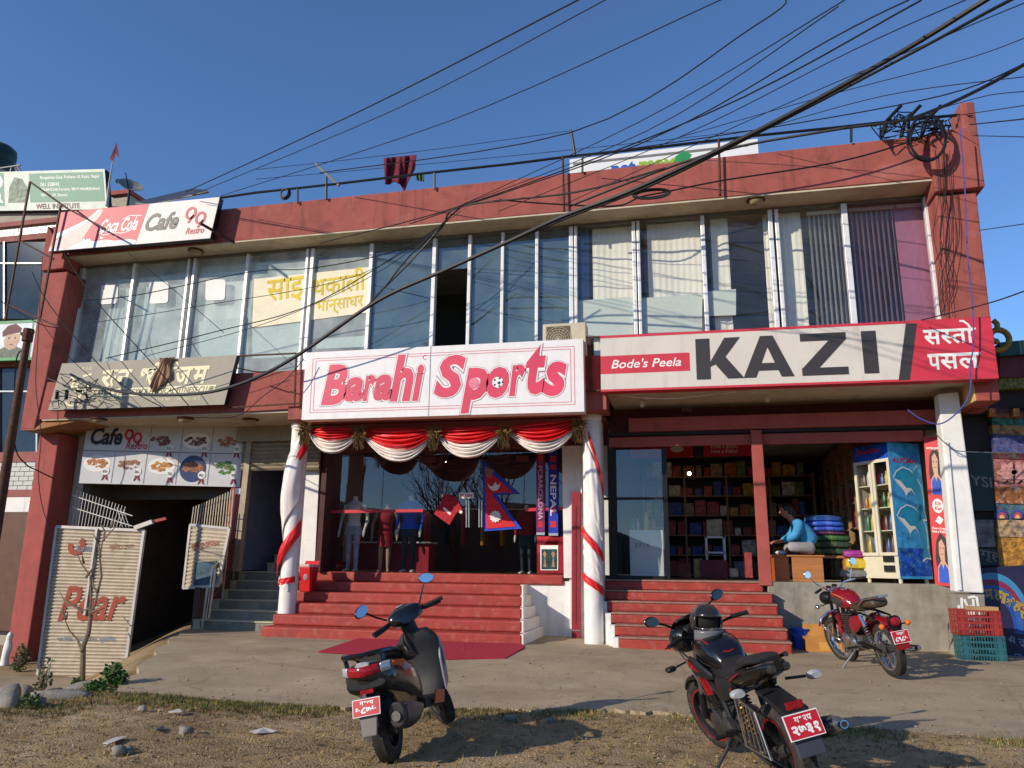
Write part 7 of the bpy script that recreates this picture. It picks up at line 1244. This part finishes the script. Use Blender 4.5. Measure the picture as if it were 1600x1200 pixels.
for s_ in (-1, 1):
    bl(t, 'side_cover', [((-.04, s_ * .12, .60), .03, .06, 2.4), ((-.16, s_ * .14, .62), .035, .11, 2.6), ((-.30, s_ * .135, .66), .03, .09, 2.6), ((-.38, s_ * .12, .69), .015, .05, 2.2)], m_crd, 14, 3); bt(t, 'frame_tube', [(.44, s_ * .03, .90), (.40, s_ * .05, .60), (.34, s_ * .08, .34), (.0, s_ * .10, .28), (-.26, s_ * .10, .34)], .018, m_black); bt(t, 'rear_frame', [(.0, s_ * .10, .80), (-.40, s_ * .12, .78), (-.72, s_ * .11, .74)], .016, m_black)
    a, c = Vector((-.38, s_ * .125, .76)), Vector((-.60, s_ * .125, .36)); bt(t, 'shock_absorber', [a, a.lerp(c, .35)], .026, m_chrome); b = MB(); ax = c - a; u_ = Vector((0, 1, 0)); w2 = ax.normalized().cross(u_); b.tube([a + ax * (.3 + .6 * k / 70) + (u_ * math.cos(k * .7) + w2 * math.sin(k * .7)) * .027 for k in range(71)], .006, 5); b.build('spring', m_chrome, t, smooth=True); bt(t, 'swing_arm', [(-.15, s_ * .10, .38), (-.70, s_ * .10, .325)], .022, m_black)
    bt(t, 'crash_guard', [(.38, s_ * .06, .78), (.42, s_ * .20, .76), (.42, s_ * .32, .68), (.41, s_ * .33, .60), (.36, s_ * .20, .42), (.32, s_ * .09, .32)], .014, m_chrome); bt(t, 'fork', [(.70, s_ * .085, .325), (.62, s_ * .085, .52)], .026, m_engine, 10, S_); bt(t, 'fork_tube', [(.62, s_ * .085, .52), (.48, s_ * .085, .98)], .022, m_black, 10, S_)
    bt(t, 'handlebar', [(.46, 0, 1.05), (.46, s_ * .09, 1.05), (.43, s_ * .17, 1.12), (.36, s_ * .26, 1.13), (.32, s_ * .30, 1.125)], .012, m_chrome, 8, S_); bt(t, 'grip', [(.33, s_ * .29, 1.125), (.27, s_ * .42, 1.11)], .019, m_rubber, 8, S_); bt(t, 'lever', [(.39, s_ * .25, 1.12), (.34, s_ * .40, 1.10)], .007, m_chrome, 6, S_); bt(t, 'mirror_stem', [(.38, s_ * .24, 1.14), (.40, s_ * .30, 1.22), (.40, s_ * .36, 1.32)], .007, m_chrome, 6, S_)
    M2 = S_ @ Matrix.Translation((.395, s_ * .385, 1.36)); b = MB().ell((0, 0, 0), (.018, .056, .056), 16, 10).xf(M2); o = b.build('mirror', m_chrome, t, smooth=True); b = MB(); b.poly([(-.0185, .05 * math.cos(R(a)), .05 * math.sin(R(a))) for a in range(0, 360, 20)]); b.xf(M2); b.build('mirror_glass', m_mirror, o)
    bt(t, 'indicator_stalk', [(-1.0, s_ * .05, .66), (-1.0, s_ * .14, .66)], .009, m_black); b = MB().ell((-1.0, s_ * .165, .66), (.04, .034, .036), 14, 10); b.build('rear_indicator', m_amber, t, smooth=True); bt(t, 'indicator_stalk', [(.62, s_ * .09, .86), (.62, s_ * .22, .86)], .008, m_chrome, M=S_); b = MB().ell((.62, s_ * .25, .86), (.04, .032, .034), 12, 8).xf(S_); b.build('front_indicator', m_chrome, t, smooth=True)
    bt(t, 'foot_peg', [(-.12, s_ * .13, .33), (-.12, s_ * .28, .33)], .016, m_rubber)
b = MB().lathe([(.001, .0), (.085, .0), (.095, .03), (.09, .10), (.05, .16), (.001, .17)], (.76, 0, .93), (-1, 0, 0), 22); b.xf(S_); b.build('headlamp', m_black, t, smooth=True)
for y_ in (-.05, .05): b = MB().cyl((.52, y_, 1.06), (.50, y_, 1.10), .04, n=18); b.xf(S_); b.build('dial', m_chrome, t, smooth=True)
bl(t, 'crankcase', [((-.20, 0, .38), .09, .09, 2.6), ((-.05, 0, .38), .13, .13, 2.6), ((.16, 0, .37), .13, .13, 2.6), ((.30, 0, .38), .09, .09, 2.4)], m_engine, 18, 3)
for x_, z_, r_ in ((.16, .38, .12), (-.04, .37, .095)): b = MB().lathe([(.001, .05), (r_ * .6, .045), (r_, .015), (r_, -.06)], (x_, .13, z_), (0, 1, 0), 24); b.build('engine_cover', mat('polished_alloy', (190, 186, 180), .22, .95, var=.08), t, smooth=True)
b = MB()
for k in range(9): z = .50 + .028 * k; b.box(.02, .24, -.10, .10, z, z + .011)
b.build('cooling_fins', m_engine, t); b = MB().cyl((.13, 0, .46), (.13, 0, .76), .075, n=18); b.build('cylinder_barrel', m_black, t, smooth=True); b = MB(); b.prism([(.30, .10, .56), (.34, .11, .70), (.28, .11, .74), (.24, .10, .56)], (0, .03, 0)); b.build('horn_cover', m_crd, t)
bl(t, 'tool_box', [((.30, .10, .46), .02, .05, 2.4), ((.34, .12, .54), .025, .06, 2.4)], m_crd, 10, 2)
bt(t, 'exhaust_pipe', [(.22, -.05, .66), (.36, -.10, .56), (.32, -.13, .32), (.0, -.15, .26), (-.3, -.16, .28)], .022, m_chrome, 10); bl(t, 'muffler', [((-.26, -.17, .28), .03, .03, 2), ((-.40, -.175, .30), .045, .045, 2), ((-.90, -.185, .34), .045, .045, 2), ((-1.06, -.19, .355), .03, .03, 2), ((-1.08, -.19, .357), .02, .02, 2)], m_chrome, 16, 3)
b = MB().lathe([(.001, .05), (.04, .045), (.055, .02), (.058, -.03)], (-1.03, 0, .70), (-1, 0, .1), 20); b.build('tail_light', m_lens, t, smooth=True); bl(t, 'tail_bracket', [((-.94, 0, .70), .06, .06, 2.6), ((-1.0, 0, .69), .085, .085, 2.8), ((-1.02, 0, .68), .08, .085, 2.8)], m_black, 14, 2); plate(t, (-1.075, 0, .52), .21, .15, 'गण्डक', '८९८५', R(-10)); b = MB(); b.box(-1.075, -1.055, -.08, .08, .37, .445); b.build('fender_tip', m_crd, t)
bt(t, 'side_stand', [(-.06, .13, .30), (.04, .34, .06)], .013, m_steel); bt(t, 'brake_rod', [(-.1, .12, .33), (-.66, .12, .28)], .006, m_steel); b = MB().cyl((-.68, .07, .325), (-.68, .10, .325), .085, n=22); b.build('brake_drum', m_engine, t, smooth=True)
place(t, 2.23, 10.12, za(2, 10.6), 104.5, 10, (.92, .92, .9), .68)
# ------------------------------------------------------------------ left bay: gate leaves, handrail, drive
m_gate = mat('cream_gate_sheet', (186, 172, 150), .65, .1, var=.10, scale=4, stain=((140, 112, 90), .5, 5)); m_gbar = mat('pale_gate_frame', (176, 172, 166), .5, .3, var=.1)
def gate(label, tl, tr, br, bl_, n, split=None, spikes=None):
    t = thing('gate_leaf', label, 'gate', (bl_ + br) / 2)
    for k in range(n):
        f0, f1 = k / n, (k + 1) / n; a0, a1, b0, b1 = bl_.lerp(tl, f0), bl_.lerp(tl, f1), br.lerp(tr, f0), br.lerp(tr, f1); nrm = (br - bl_).cross(tl - bl_).normalized(); nrm = nrm if nrm.y < 0 else -nrm
        b = MB(); m0, m1 = a0.lerp(a1, .5) + nrm * .022, b0.lerp(b1, .5) + nrm * .022; q0, q1 = a0.lerp(a1, .82) + nrm * .020, b0.lerp(b1, .82) + nrm * .020
        b._a([a0, b0, m1, m0, q1, q0, b1, a1], [(0, 1, 2, 3), (3, 2, 4, 5), (5, 4, 6, 7)]); b.build('slat', m_gate, t)
    for pts in ((bl_, tl), (br, tr), (tl, tr), (bl_, br)): MB().tube([p + Vector((0, -.02, 0)) for p in pts], .032, 4).build('frame_bar', m_gbar, t)
    return t
Yg = 11.25; tl, tr, br, bl_ = U(91, 823, Yg), U(227, 829, Yg), U(195, 1064, Yg), U(60, 1062, Yg); t = gate('big cream corrugated gate leaf standing open with painted red lettering', tl, tr, br, bl_, 44)
mid = tl.lerp(tr, .48); MB().tube([mid + Vector((0, -.045, 0)), bl_.lerp(br, .46).lerp(mid, .42) + Vector((0, -.045, 0))], .03, 4).build('middle_bar', m_gbar, t)
bd = Board(bl_, br, tl); b = MB(); bd.text(b, 'Pear', .15, .37, .93, .60, .028, .3, .018); b.build('red_lettering', mat('gate_red_paint', (150, 62, 40), .7, var=.15), t)
b = MB(); bd.line(b, arc(.27, .865, .075, .045, -200, 60, 16), .10, .028); b.build('logo_arc', MATS['gate_red_paint'], t); b = MB(); bd.text(b, 'Sumeru', .26, .825, .54, .87, .029, .2, .02); bd.text(b, 'गाउँमा नयाँ सेवा सुविधा', .17, .235, .86, .275, .029); b.build('blue_lettering', mat('gate_blue_paint', (96, 120, 140), .7), t); b = MB(); bd.text(b, 'सुमेरु टावर', .66, .83, .95, .875, .029); b.build('rust_lettering', mat('gate_rust_paint', (150, 90, 70), .7), t)
for k in range(19):
    px = 112 + 5.0 * k * (1.0); a = U(px + 4 * 0, 824, Yg + .12); hgt = 58 - 1.7 * k; lean_ = 9 if k < 16 else -9; MB().tube([a, U(px + lean_, 824 - hgt, Yg + .12)], .006, 4).build('spike', m_gbar, t)
for y0, y1 in ((774, 806), (793, 822)): MB().tube([U(114, y0, Yg + .11), U(207, y1, Yg + .11)], .010, 4).build('spike_rail', m_gbar, t)
b = MB(); b.prism([U(208, 822, Yg - .1), U(236, 812, Yg - .1), U(238, 818, Yg - .1), U(210, 828, Yg - .1)], (0, .05, 0)); tag(b.build('tube_light', m_gbar, loc=U(222, 826, Yg - .1)), 'broken white tube light fitting tied on top of the big gate', 'light'); flat('red_stick', 'short red stick poking from the tube light on the gate', 'stick', [(237, 813), (258, 808), (259, 812), (239, 817)], Yg - .05, m_redside, .03)
tl, tr, br, bl_ = U(299, 820, 13.0), U(360, 826, 12.6), U(342, 915, 12.6), U(288, 919, 13.0); t = gate('smaller brown corrugated gate leaf folded against the stairs', tl, tr, br, bl_, 16)
bd = Board(bl_, br, tl); b = MB(); bd.rect(b, .30, .02, .92, .38, .03); b.build('blue_patch', mat('faded_blue_patch', (70, 96, 110), .8, var=.3, scale=6), t); b = MB(); bd.text(b, 'सुमेरु टावर', .08, .58, .88, .72, .03, 0, .02); b.build('rust_lettering', MATS['gate_rust_paint'], t)
for k in range(16):
    f = k / 15; a = tl.lerp(tr, f); MB().tube([a, U(303 + 62 * f, 792 - 27 * f, 13.0 - .4 * f)], .012, 4).build('spike', m_gate, t)
for f0 in (.35, .8): MB().tube([tl.lerp(U(303, 792, 13.0), f0), tr.lerp(U(365, 765, 12.6), f0)], .01, 4).build('spike_rail', m_black, t)
t = thing('handrail', 'stainless steel handrail along the left side of the grey stairs', 'handrail', (-8.6, 13, .2))
def hr(pts, r=.016): MB().tube([U(x, y, Y) for x, y, Y in pts], r, 8).build('bar', m_steel, t, smooth=True)
hr([(333, 889, 12.45), (372, 832, 13.6), (373, 832, 13.9)], .024); hr([(337, 891, 12.45), (326, 966, 12.45)], .02); hr([(333, 889, 12.45), (322, 968, 12.45)], .02); hr([(355, 860, 13.0), (347, 935, 13.0)]); hr([(370, 836, 13.6), (364, 905, 13.6)])
for d in (16, 34, 52): hr([(333 - d * .1, 889 + d, 12.45), (370 - d * .1, 834 + d, 13.6)], .010)
t = thing('stair_balustrade', 'dark steel balustrade climbing the inner flight behind the left column', 'handrail', (-7.8, 16, 1.2))
for k in range(7): MB().tube([U(400 + 7 * k, 868 - 16 * k, 15.2), U(404 + 7 * k, 830 - 18 * k, 15.2)], .016, 6).build('baluster', m_steel, t)
for d in (0, 14): MB().tube([U(402, 834 + d, 15.2), U(450, 712 + d, 15.2)], .022, 6).build('rail', m_black, t)
b = MB(); b.hexa([U(314, 985, 12.4), U(316, 985, 12.4), U(316, 985, 12.5), U(314, 985, 12.5), U(322, 918, 12.4), U(326, 918, 12.4), U(326, 918, 12.5), U(322, 918, 12.5)]); part('stair_post', m_cream, b)
# drive slab in front of the gate
b = MB(); P_ = [UZ(x, y, -.47) for x, y in ((-200, 1052), (200, 1064), (170, 1080), (60, 1095), (-200, 1098))]
b.prism([Vector((p.x, p.y, -.50)) for p in P_], (0, 0, .05)); tag(b.build('path', m_pave), kind='structure')
# ------------------------------------------------------------------ vegetation, stones, rubbish
m_bark = mat('pale_bark', (128, 110, 90), .9, var=.25, scale=20, bump=.4, bscale=60); m_leaf = mat('weed_leaf', (74, 104, 44), .7, var=.35, scale=12); m_leaf2 = mat('dusty_leaf', (96, 104, 62), .75, var=.35, scale=12)
def gpos(px, py, z0=-.3):
    p = UZ(px, py, z0)
    for _ in range(4): p = UZ(px, py, gz(p.x, p.y))
    return p
GS = gpos(128, 1066, -.4)
def sp(px, py): return U(px, py, GS.y)
t = thing('sapling', 'bare leafless sapling growing in front of the big corrugated gate', 'tree', GS); b = MB(); b.tube([GS, sp(130, 1010), sp(138, 990), sp(142, 960)], [.045, .038, .034, .032], 8); b.build('trunk', m_bark, t, smooth=True); b = MB()
for pts in (((142, 962), (150, 945), (155, 900), (157, 870), (163, 845), (175, 825), (184, 812)), ((142, 962), (144, 930), (137, 900), (128, 880), (121, 860)), ((131, 1017), (118, 1000), (108, 985), (104, 965)), ((155, 925), (146, 915), (140, 890)), ((142, 958), (150, 955), (160, 950)), ((137, 903), (145, 885), (148, 870)), ((157, 870), (150, 850), (149, 835)), ((163, 845), (160, 830), (158, 815)), ((104, 968), (100, 955), (97, 945)), ((104, 968), (109, 955)), ((128, 880), (132, 868)), ((175, 825), (176, 808)), ((128, 955), (115, 945), (100, 938), (90, 925)), ((142, 950), (128, 955))):
    n_ = len(pts); b.tube([sp(x, y) + Vector((0, .05 * math.sin(i * 2 + pts[0][0]), 0)) for i, (x, y) in enumerate(pts)], [.022 * (1 - .75 * i / (n_ - 1)) for i in range(n_)], 5)
b.build('crown', m_bark, t, smooth=True)
def leaf_clump(b, c, rx, ry, rz, n, s0, s1):
    for _ in range(n):
        d = Vector((rnd.gauss(0, 1), rnd.gauss(0, 1), rnd.gauss(0, 1))).normalized() * rnd.random() ** .4; p = c + Vector((d.x * rx, d.y * ry, abs(d.z) * rz)); a = Vector((rnd.uniform(-1, 1), rnd.uniform(-1, 1), rnd.uniform(-.3, .9))).normalized(); s_ = a.orthogonal().normalized(); L = rnd.uniform(s0, s1); b._a([p, p + a * L * .5 + s_ * L * .28, p + a * L, p + a * L * .5 - s_ * L * .28], [(0, 1, 2, 3)])
for lab, px, py, wpx, hpx, n_, lf, sz in (('low green weeds growing at the foot of the big gate', 178, 1072, 20, 26, 520, m_leaf, .05), ('thin weeds along the edge of the concrete apron beside the gate', 150, 1082, 18, 12, 300, m_leaf, .045), ('sparse leggy rose bush among the stones, right of two', 64, 1092, 16, 60, 70, m_leaf2, .06), ('dark twiggy bush at the foot of the left pillar', 30, 1050, 22, 50, 260, m_leaf2, .06), ('small green weed between the stones at far left', 45, 1108, 14, 14, 160, m_leaf, .04), ('short weed at the base of the bare sapling', 120, 1072, 10, 12, 140, m_leaf, .045)):
    g_ = gpos(px, py); t = thing('weed', lab, 'plant', g_); k = 9.0 / 1204
    rx, rz = wpx * k, hpx * k * 1.15; b = MB(); leaf_clump(b, g_ + Vector((0, 0, .02)), rx, rx * .7, rz, n_, sz * .6, sz * 1.3); b.build('leaves', lf, t); b = MB()
    for _ in range(10 if hpx > 30 else 6):
        a = Vector((rnd.uniform(-rx, rx), rnd.uniform(-rx, rx) * .6, rz * rnd.uniform(.7, 1.15))); b.tube([g_, g_ + a * .5 + Vector((rnd.uniform(-.03, .03), 0, .03)), g_ + a], [.010, .007, .003], 5)
    b.build('stems', m_bark, t)
m_stone = mat('grey_stone', (138, 132, 122), .9, var=.25, scale=8, bump=.5, bscale=40, stain=((96, 88, 74), .6, 7))
def stone(label, px, py, r, sq=(1, .8, .7), name='stone', rot=0):
    g_ = gpos(px, py); bm = bmesh.new(); bmesh.ops.create_icosphere(bm, subdivisions=2, radius=1); 
    for v in bm.verts:
        k = 1 + .22 * math.sin(v.co.x * 3.1 + px) * math.cos(v.co.y * 2.7 + py) + .12 * math.sin(v.co.z * 5 + px * .3); v.co = Vector((v.co.x * sq[0], v.co.y * sq[1], v.co.z * sq[2])) * r * k
    bmesh.ops.rotate(bm, verts=bm.verts, matrix=Matrix.Rotation(R(rot), 3, 'Z')); me = bpy.data.meshes.new(name); bm.to_mesh(me); bm.free(); me.materials.append(m_stone); me.shade_smooth(); o = bpy.data.objects.new(name, me); COL.objects.link(o); o.location = g_ + Vector((0, 0, r * sq[2] * .45)); return tag(o, label, 'stone')
for a in (('big grey stone at the far left edge', 14, 1092, .17), ('dark grey stone beside the rose bush', 36, 1090, .15), ('flat grey stone in front at the left edge', 12, 1108, .15), ('round mossy stone left of the long stones', 55, 1104, .10), ('upright grey stone behind the long stones', 86, 1088, .11), ('small brown stone between the bushes', 70, 1094, .09), ('tiny stone at the left picture edge', 3, 1098, .10)): stone(*a)
stone('long pale kerb stone lying in the grass, left of two', 98, 1094, .16, (1.9, .45, .45), 'kerb_stone', 24); stone('long pale kerb stone lying in the grass, right of two', 136, 1078, .15, (1.7, .4, .4), 'kerb_stone', 26)
for a in (('whitish pebble on the grass strip near the apron edge', 222, 1110, .045), ('whitish pebble in the dirt left of the scooter', 185, 1176, .05), ('grey lump in the dirt below the litter sheet', 200, 1178, .05), ('flat pale stone in the dirt left of centre', 290, 1146, .06), ('grey stone in the scooter shadow', 797, 1125, .05), ('small stone at the right of the scooter shadow', 860, 1128, .04)): stone(*a)
def litter(label, pxs, m):
    P_ = [gpos(x, y, 0) for x, y in pxs]; c = sum(P_, Vector()) / len(P_); b = MB(); n_ = len(P_); b.prism([p + Vector((0, 0, .012 + .012 * (i % 2))) for i, p in enumerate(P_)], (0, 0, .004)); tag(b.build('litter', m, loc=c), label, 'litter')
m_lit = mat('dirty_white_plastic', (198, 192, 184), .6, var=.1); litter('dirty white plastic sheet lying on the dirt at lower left', [(160, 1164), (178, 1158), (200, 1153), (190, 1160), (168, 1166)], m_lit); litter('white scrap of plastic left of the scooter', [(390, 1146), (412, 1142), (432, 1145), (425, 1150), (400, 1149)], m_lit)
litter('small pale paper scrap near the grass edge', [(262, 1115), (280, 1112), (284, 1115), (268, 1118)], m_lit); litter('dark plastic scrap trodden in the dirt', [(240, 1142), (254, 1139), (256, 1143), (243, 1146)], mat('dark_scrap', (84, 82, 84), .6))
# loose stuff: gravel, dry bits, grass
def stuff(name, label, n, place_, build_, m):
    b = MB()
    for _ in range(n):
        p = place_()
        if p is not None: build_(b, p)
    tag(b.build(name, m), label, kind='stuff')
def on_dirt():
    x, y = rnd.uniform(-9, 5), rnd.uniform(3.6, 8.3)
    if y > fedge(x) + .1 and x > -5.6: return None
    if x > -5.9 or True: return Vector((x, y, gz(x, y)))
def peb(b, p):
    r_ = rnd.choice((.005, .006, .008, .01, .012)) * rnd.uniform(.7, 1.4); a = rnd.uniform(0, 6.28); q = [p + Vector((r_ * 1.3 * math.cos(a + k * 1.571) * rnd.uniform(.7, 1.2), r_ * math.sin(a + k * 1.571) * rnd.uniform(.7, 1.2), r_ * .25)) for k in range(4)]; b._a(q + [p + Vector((0, 0, r_)), p - Vector((0, 0, r_ * .3))], [(0, 1, 4), (1, 2, 4), (2, 3, 4), (3, 0, 4), (1, 0, 5), (2, 1, 5), (3, 2, 5), (0, 3, 5)])
stuff('gravel', 'loose gravel and clods scattered on the dirt', 4500, on_dirt, peb, mat('gravel_stone', (160, 140, 114), .9, var=.35, scale=3))
def bit(b, p):
    a = rnd.uniform(0, 6.28); L = rnd.uniform(.015, .05); d = Vector((math.cos(a), math.sin(a), rnd.uniform(-.1, .25))); s_ = Vector((-d.y, d.x, 0)) * rnd.uniform(.003, .010); p = p + Vector((0, 0, .006)); b._a([p - d * L, p + s_, p + d * L, p - s_], [(0, 1, 2, 3)])
stuff('dry_litter', 'dry leaf and straw bits strewn on the dirt', 11000, on_dirt, bit, mat('dry_straw', (138, 106, 62), .9, var=.5, scale=6))
def on_edge():
    x = rnd.uniform(-9.5, 4.5); f = fedge(max(x, -5.97)); y = f - abs(rnd.gauss(0, .28)) + .03
    if x < -5.6: y = rnd.uniform(6.3, 8.2)
    w_ = math.sin(x * 2.3) + math.sin(x * 5.1 + 1) + .6
    if rnd.random() > (.9 if x < -3.4 else .14 + .16 * w_): return None
    return Vector((x, y, gz(x, y)))
def blade(b, p):
    for _ in range(3):
        q = p + Vector((rnd.uniform(-.03, .03), rnd.uniform(-.03, .03), 0)); a = rnd.uniform(0, 6.28); h = rnd.uniform(.015, .05); d = Vector((math.cos(a) * h * .7, math.sin(a) * h * .7, h)); s_ = Vector((-math.sin(a), math.cos(a), 0)) * .004; b._a([q - s_, q + s_, q + d], [(0, 1, 2)])
stuff('grass', 'short green grass along the edge of the apron', 9000, on_edge, blade, mat('grass_green', (86, 98, 44), .8, var=.4, scale=2)); stuff('dry_grass', 'short dry yellow grass along the edge of the apron', 9000, on_edge, blade, mat('grass_dry', (150, 128, 74), .85, var=.35, scale=2))
stuff('dry_grass', 'sparse dry grass tufts on the dirt', 3500, on_dirt, blade, MATS['grass_dry'])
def on_pave():
    x, y = rnd.uniform(-6, 5), 7.4 + 4.3 * rnd.random() ** 2.2
    return None if y < fedge(x) else Vector((x, y, za(x, y) + .002 + .012 * nz(x * .6, y * .6)))
stuff('gravel', 'fine grit scattered on the concrete apron', 1500, on_pave, lambda b, p: peb(b, p) if rnd.random() < .35 else bit(b, p), MATS['gravel_stone'])
# bucket, carton, crates
c = UZ(1251, 1012, .2); t = thing('bucket', 'blue plastic bucket standing beside the grocery steps', 'bucket', (c.x, c.y, za(c.x, c.y))); z = za(c.x, c.y); MB().lathe([(.001, 0), (.10, 0), (.14, .27), (.15, .275), (.148, .29), (.135, .285), (.095, .02), (.001, .02)], (c.x, c.y, z), n=22).build('pail', mat('blue_plastic', (30, 92, 196), .35, var=.06), t, smooth=True); b = MB().tube([(c.x + .14 * math.cos(R(a)), c.y - .02 - .1 * math.sin(R(a)), z + .27 - .10 * math.sin(R(a))) for a in range(0, 181, 15)], .005, 5); b.build('handle', m_steel, t)
c = UZ(1290, 1018, .2); z = za(c.x, c.y); t = thing('carton_box', 'open brown cardboard carton lying behind the red motorcycle', 'carton', (c.x, c.y, z)); m_card = mat('cardboard', (184, 126, 62), .85, var=.12, scale=5); b = MB(); x0, x1 = c.x - .26, c.x + .26; b.box(x0, x1, c.y, c.y + .012, z, z + .20); b.box(x0, x0 + .012, c.y + .013, c.y + .35, z, z + .2); b.box(x1 - .012, x1, c.y + .013, c.y + .35, z, z + .2); b.box(x0, x1, c.y + .351, c.y + .363, z, z + .2); b.box(x0 + .013, x1 - .013, c.y + .013, c.y + .35, z, z + .01); b.build('carton_body', m_card, t); b = MB(); b.prism([(x0, c.y + .365, z + .20), (x1, c.y + .365, z + .20), (x1 - .02, c.y + .42, z + .36), (x0 + .03, c.y + .42, z + .36)], (0, .01, 0)); b.build('flap', m_card, t); b = MB(); b.prism([(x0 + .18, c.y - .004, z + .02), (x1 - .03, c.y - .004, z + .02), (x1 - .03, c.y - .004, z + .14), (x0 + .18, c.y - .004, z + .14)], (0, .003, 0)); b.build('label_patch', mat('carton_label', (206, 150, 70), .8), t)
def crate(label, px0, px1, py, hpx, col, skew, z=None):
    a = UZ(px0, py, .2); Y = a.y; z = za(a.x, Y) if z is None else z; x0, x1 = a.x, U(px1, py, Y).x; h = hpx / 1204 * (Y * .95 + .4); c_ = Vector(((x0 + x1) / 2, Y + .2, z)); m_ = mat('crate_%d' % col[0], col, .5, var=.12, scale=6); t = thing('plastic_crate', label, 'crate', c_); M_ = Matrix.Translation(c_) @ Matrix.Rotation(R(skew), 4, 'Z') @ Matrix.Translation(-c_); D = .36
    def bx(nm, *q): MB().box(*q).xf(M_).build(nm, m_, t)
    bx('base', x0, x1, Y, Y + D, z, z + .012)
    for k in range(5): zz_ = z + h * k / 4.0; bx('band', x0, x1, Y, Y + .012, max(z, zz_ - .014), min(z + h, zz_ + .010) + .001 * k); bx('band', x0, x1, Y + D - .012, Y + D, max(z, zz_ - .014), zz_ + .010)
    for k in range(5):
        zz_ = z + h * k / 4.0
        bx('side_band', x0 + .001, x0 + .012, Y + .013, Y + D - .013, max(z, zz_ - .014), zz_ + .010); bx('side_band', x1 - .012, x1 - .001, Y + .013, Y + D - .013, max(z, zz_ - .014), zz_ + .010)
    n_ = 17
    for k in range(n_): x = x0 + (x1 - x0) * k / (n_ - 1); w_ = .055 if k in (2, n_ - 3) else .006; bx('rib', max(x0, x - w_), min(x1, x + w_), Y + .003, Y + .009, z, z + h); bx('rib', max(x0, x - .006), min(x1, x + .006), Y + D - .009, Y + D - .003, z, z + h)
    for k in range(8): y = Y + .02 + (D - .04) * k / 7; bx('rib', x0 + .003, x0 + .009, y - .006, y + .006, z, z + h); bx('rib', x1 - .009, x1 - .003, y - .006, y + .006, z, z + h)
    return t, z + h, Y
t, z1, Yc = crate('teal plastic crate, lower of the two crates by the white pillar', 1505, 1576, 1031, 33, (40, 92, 100), -4); t, z2, Yc = crate('red plastic crate stacked on the teal crate by the white pillar', 1503, 1573, 1031, 33, (150, 50, 44), -1, z1 + .004)
b = MB(); x0 = U(1519, 966, Yc).x; b.box(x0, x0 + .34, Yc + .02, Yc + .25, z2 + .004, z2 + .05); tag(b.build('cardboard_piece', mat('pale_cardboard', (176, 140, 96), .85), loc=(x0 + .17, Yc + .1, z2)), 'folded piece of cardboard lying on the red crate', 'cardboard')
# white garden figure at the far left
g_ = U(8, 1030, 12.0); t = thing('white_figure', 'small white standing garden figure at the left edge by the pillar', 'statue', g_); b = MB(); loft(b, [((g_.x, g_.y, g_.z - .1), .07, .07, 2.4), ((g_.x, g_.y, g_.z + .05), .06, .06, 2.4), ((g_.x + .02, g_.y, g_.z + .2), .075, .06, 2.2), ((g_.x + .02, g_.y, g_.z + .32), .05, .045, 2.2), ((g_.x + .03, g_.y, g_.z + .40), .055, .05, 2), ((g_.x + .03, g_.y, g_.z + .46), .02, .02, 2)], 12, 3, fr=((1, 0, 0), (0, 1, 0))); b.build('figure', m_white, t, smooth=True)
# a second dark bike deep in the basement drive
src = [o for o in COL.objects if o.get('category') == 'motorcycle' and o.name.startswith('classic')][0]; o = copy_tree(src); o['label'] = 'dark motorcycle barely visible deep in the basement drive'; o.location = (-9.5, 15.2, -.6); o.rotation_euler = (R(-6), 0, R(80)); o.scale = (.9, .9, .9)
# ------------------------------------------------------------------ the far side of the street, mirrored in the glass
m_twig = mat('dark_twig', (64, 56, 48), .9, var=.2)
def bare_tree(label, x, y, h, seed, leafy=0):
    rg = random.Random(seed); t = thing('bare_tree', label, 'tree', (x, y, gz(x, y) - .1)); base = Vector((x, y, gz(x, y) - .1)); b = MB(); cr_ = MB()
    def grow(p, d, L, r_, lvl):
        q = [p]; 
        for k in range(3): d = (d + Vector((rg.uniform(-.18, .18), rg.uniform(-.18, .18), rg.uniform(-.05, .12)))).normalized(); p = p + d * L / 3; q.append(p)
        (b if lvl == 0 else cr_).tube(q, [r_, r_ * .9, r_ * .8, r_ * .68], 6 if lvl < 2 else 4)
        if lvl < 5:
            for k in range(3 if lvl < 4 else 2):
                dd = (d + Vector((rg.uniform(-.9, .9), rg.uniform(-.9, .9), rg.uniform(-.1, .6)))).normalized(); grow(q[-1] if k < 2 else q[2], dd, L * rg.uniform(.6, .82), r_ * .58, lvl + 1)
    grow(base, Vector((0, 0, 1)), h * .30, h * .022, 0); b.build('trunk', m_twig, t, smooth=True); cr_.build('crown', m_twig, t)
bare_tree('tall bare tree across the street, mirrored in the right shop glass', -10.2, -15.5, 9.5, 3); bare_tree('bare tree across the street, mirrored left of the glass door', -13.5, -17, 9.0, 5); bare_tree('bare tree across the street, mirrored in the middle windows', -9, -24, 13, 9)
hb_ = MB()
hb_.grid(lambda u, v: Vector((-400 + 800 * u, -150 - 60 * v, -2 + (16 + 7 * math.sin(u * 21) + 4 * math.sin(u * 57 + 1)) * math.sin(math.pi * min(1, v * .9)))), 80, 8); tag(hb_.build('hill', mat('far_hill', (70, 84, 62), .9, var=.25, scale=.05), smooth=True), kind='structure')
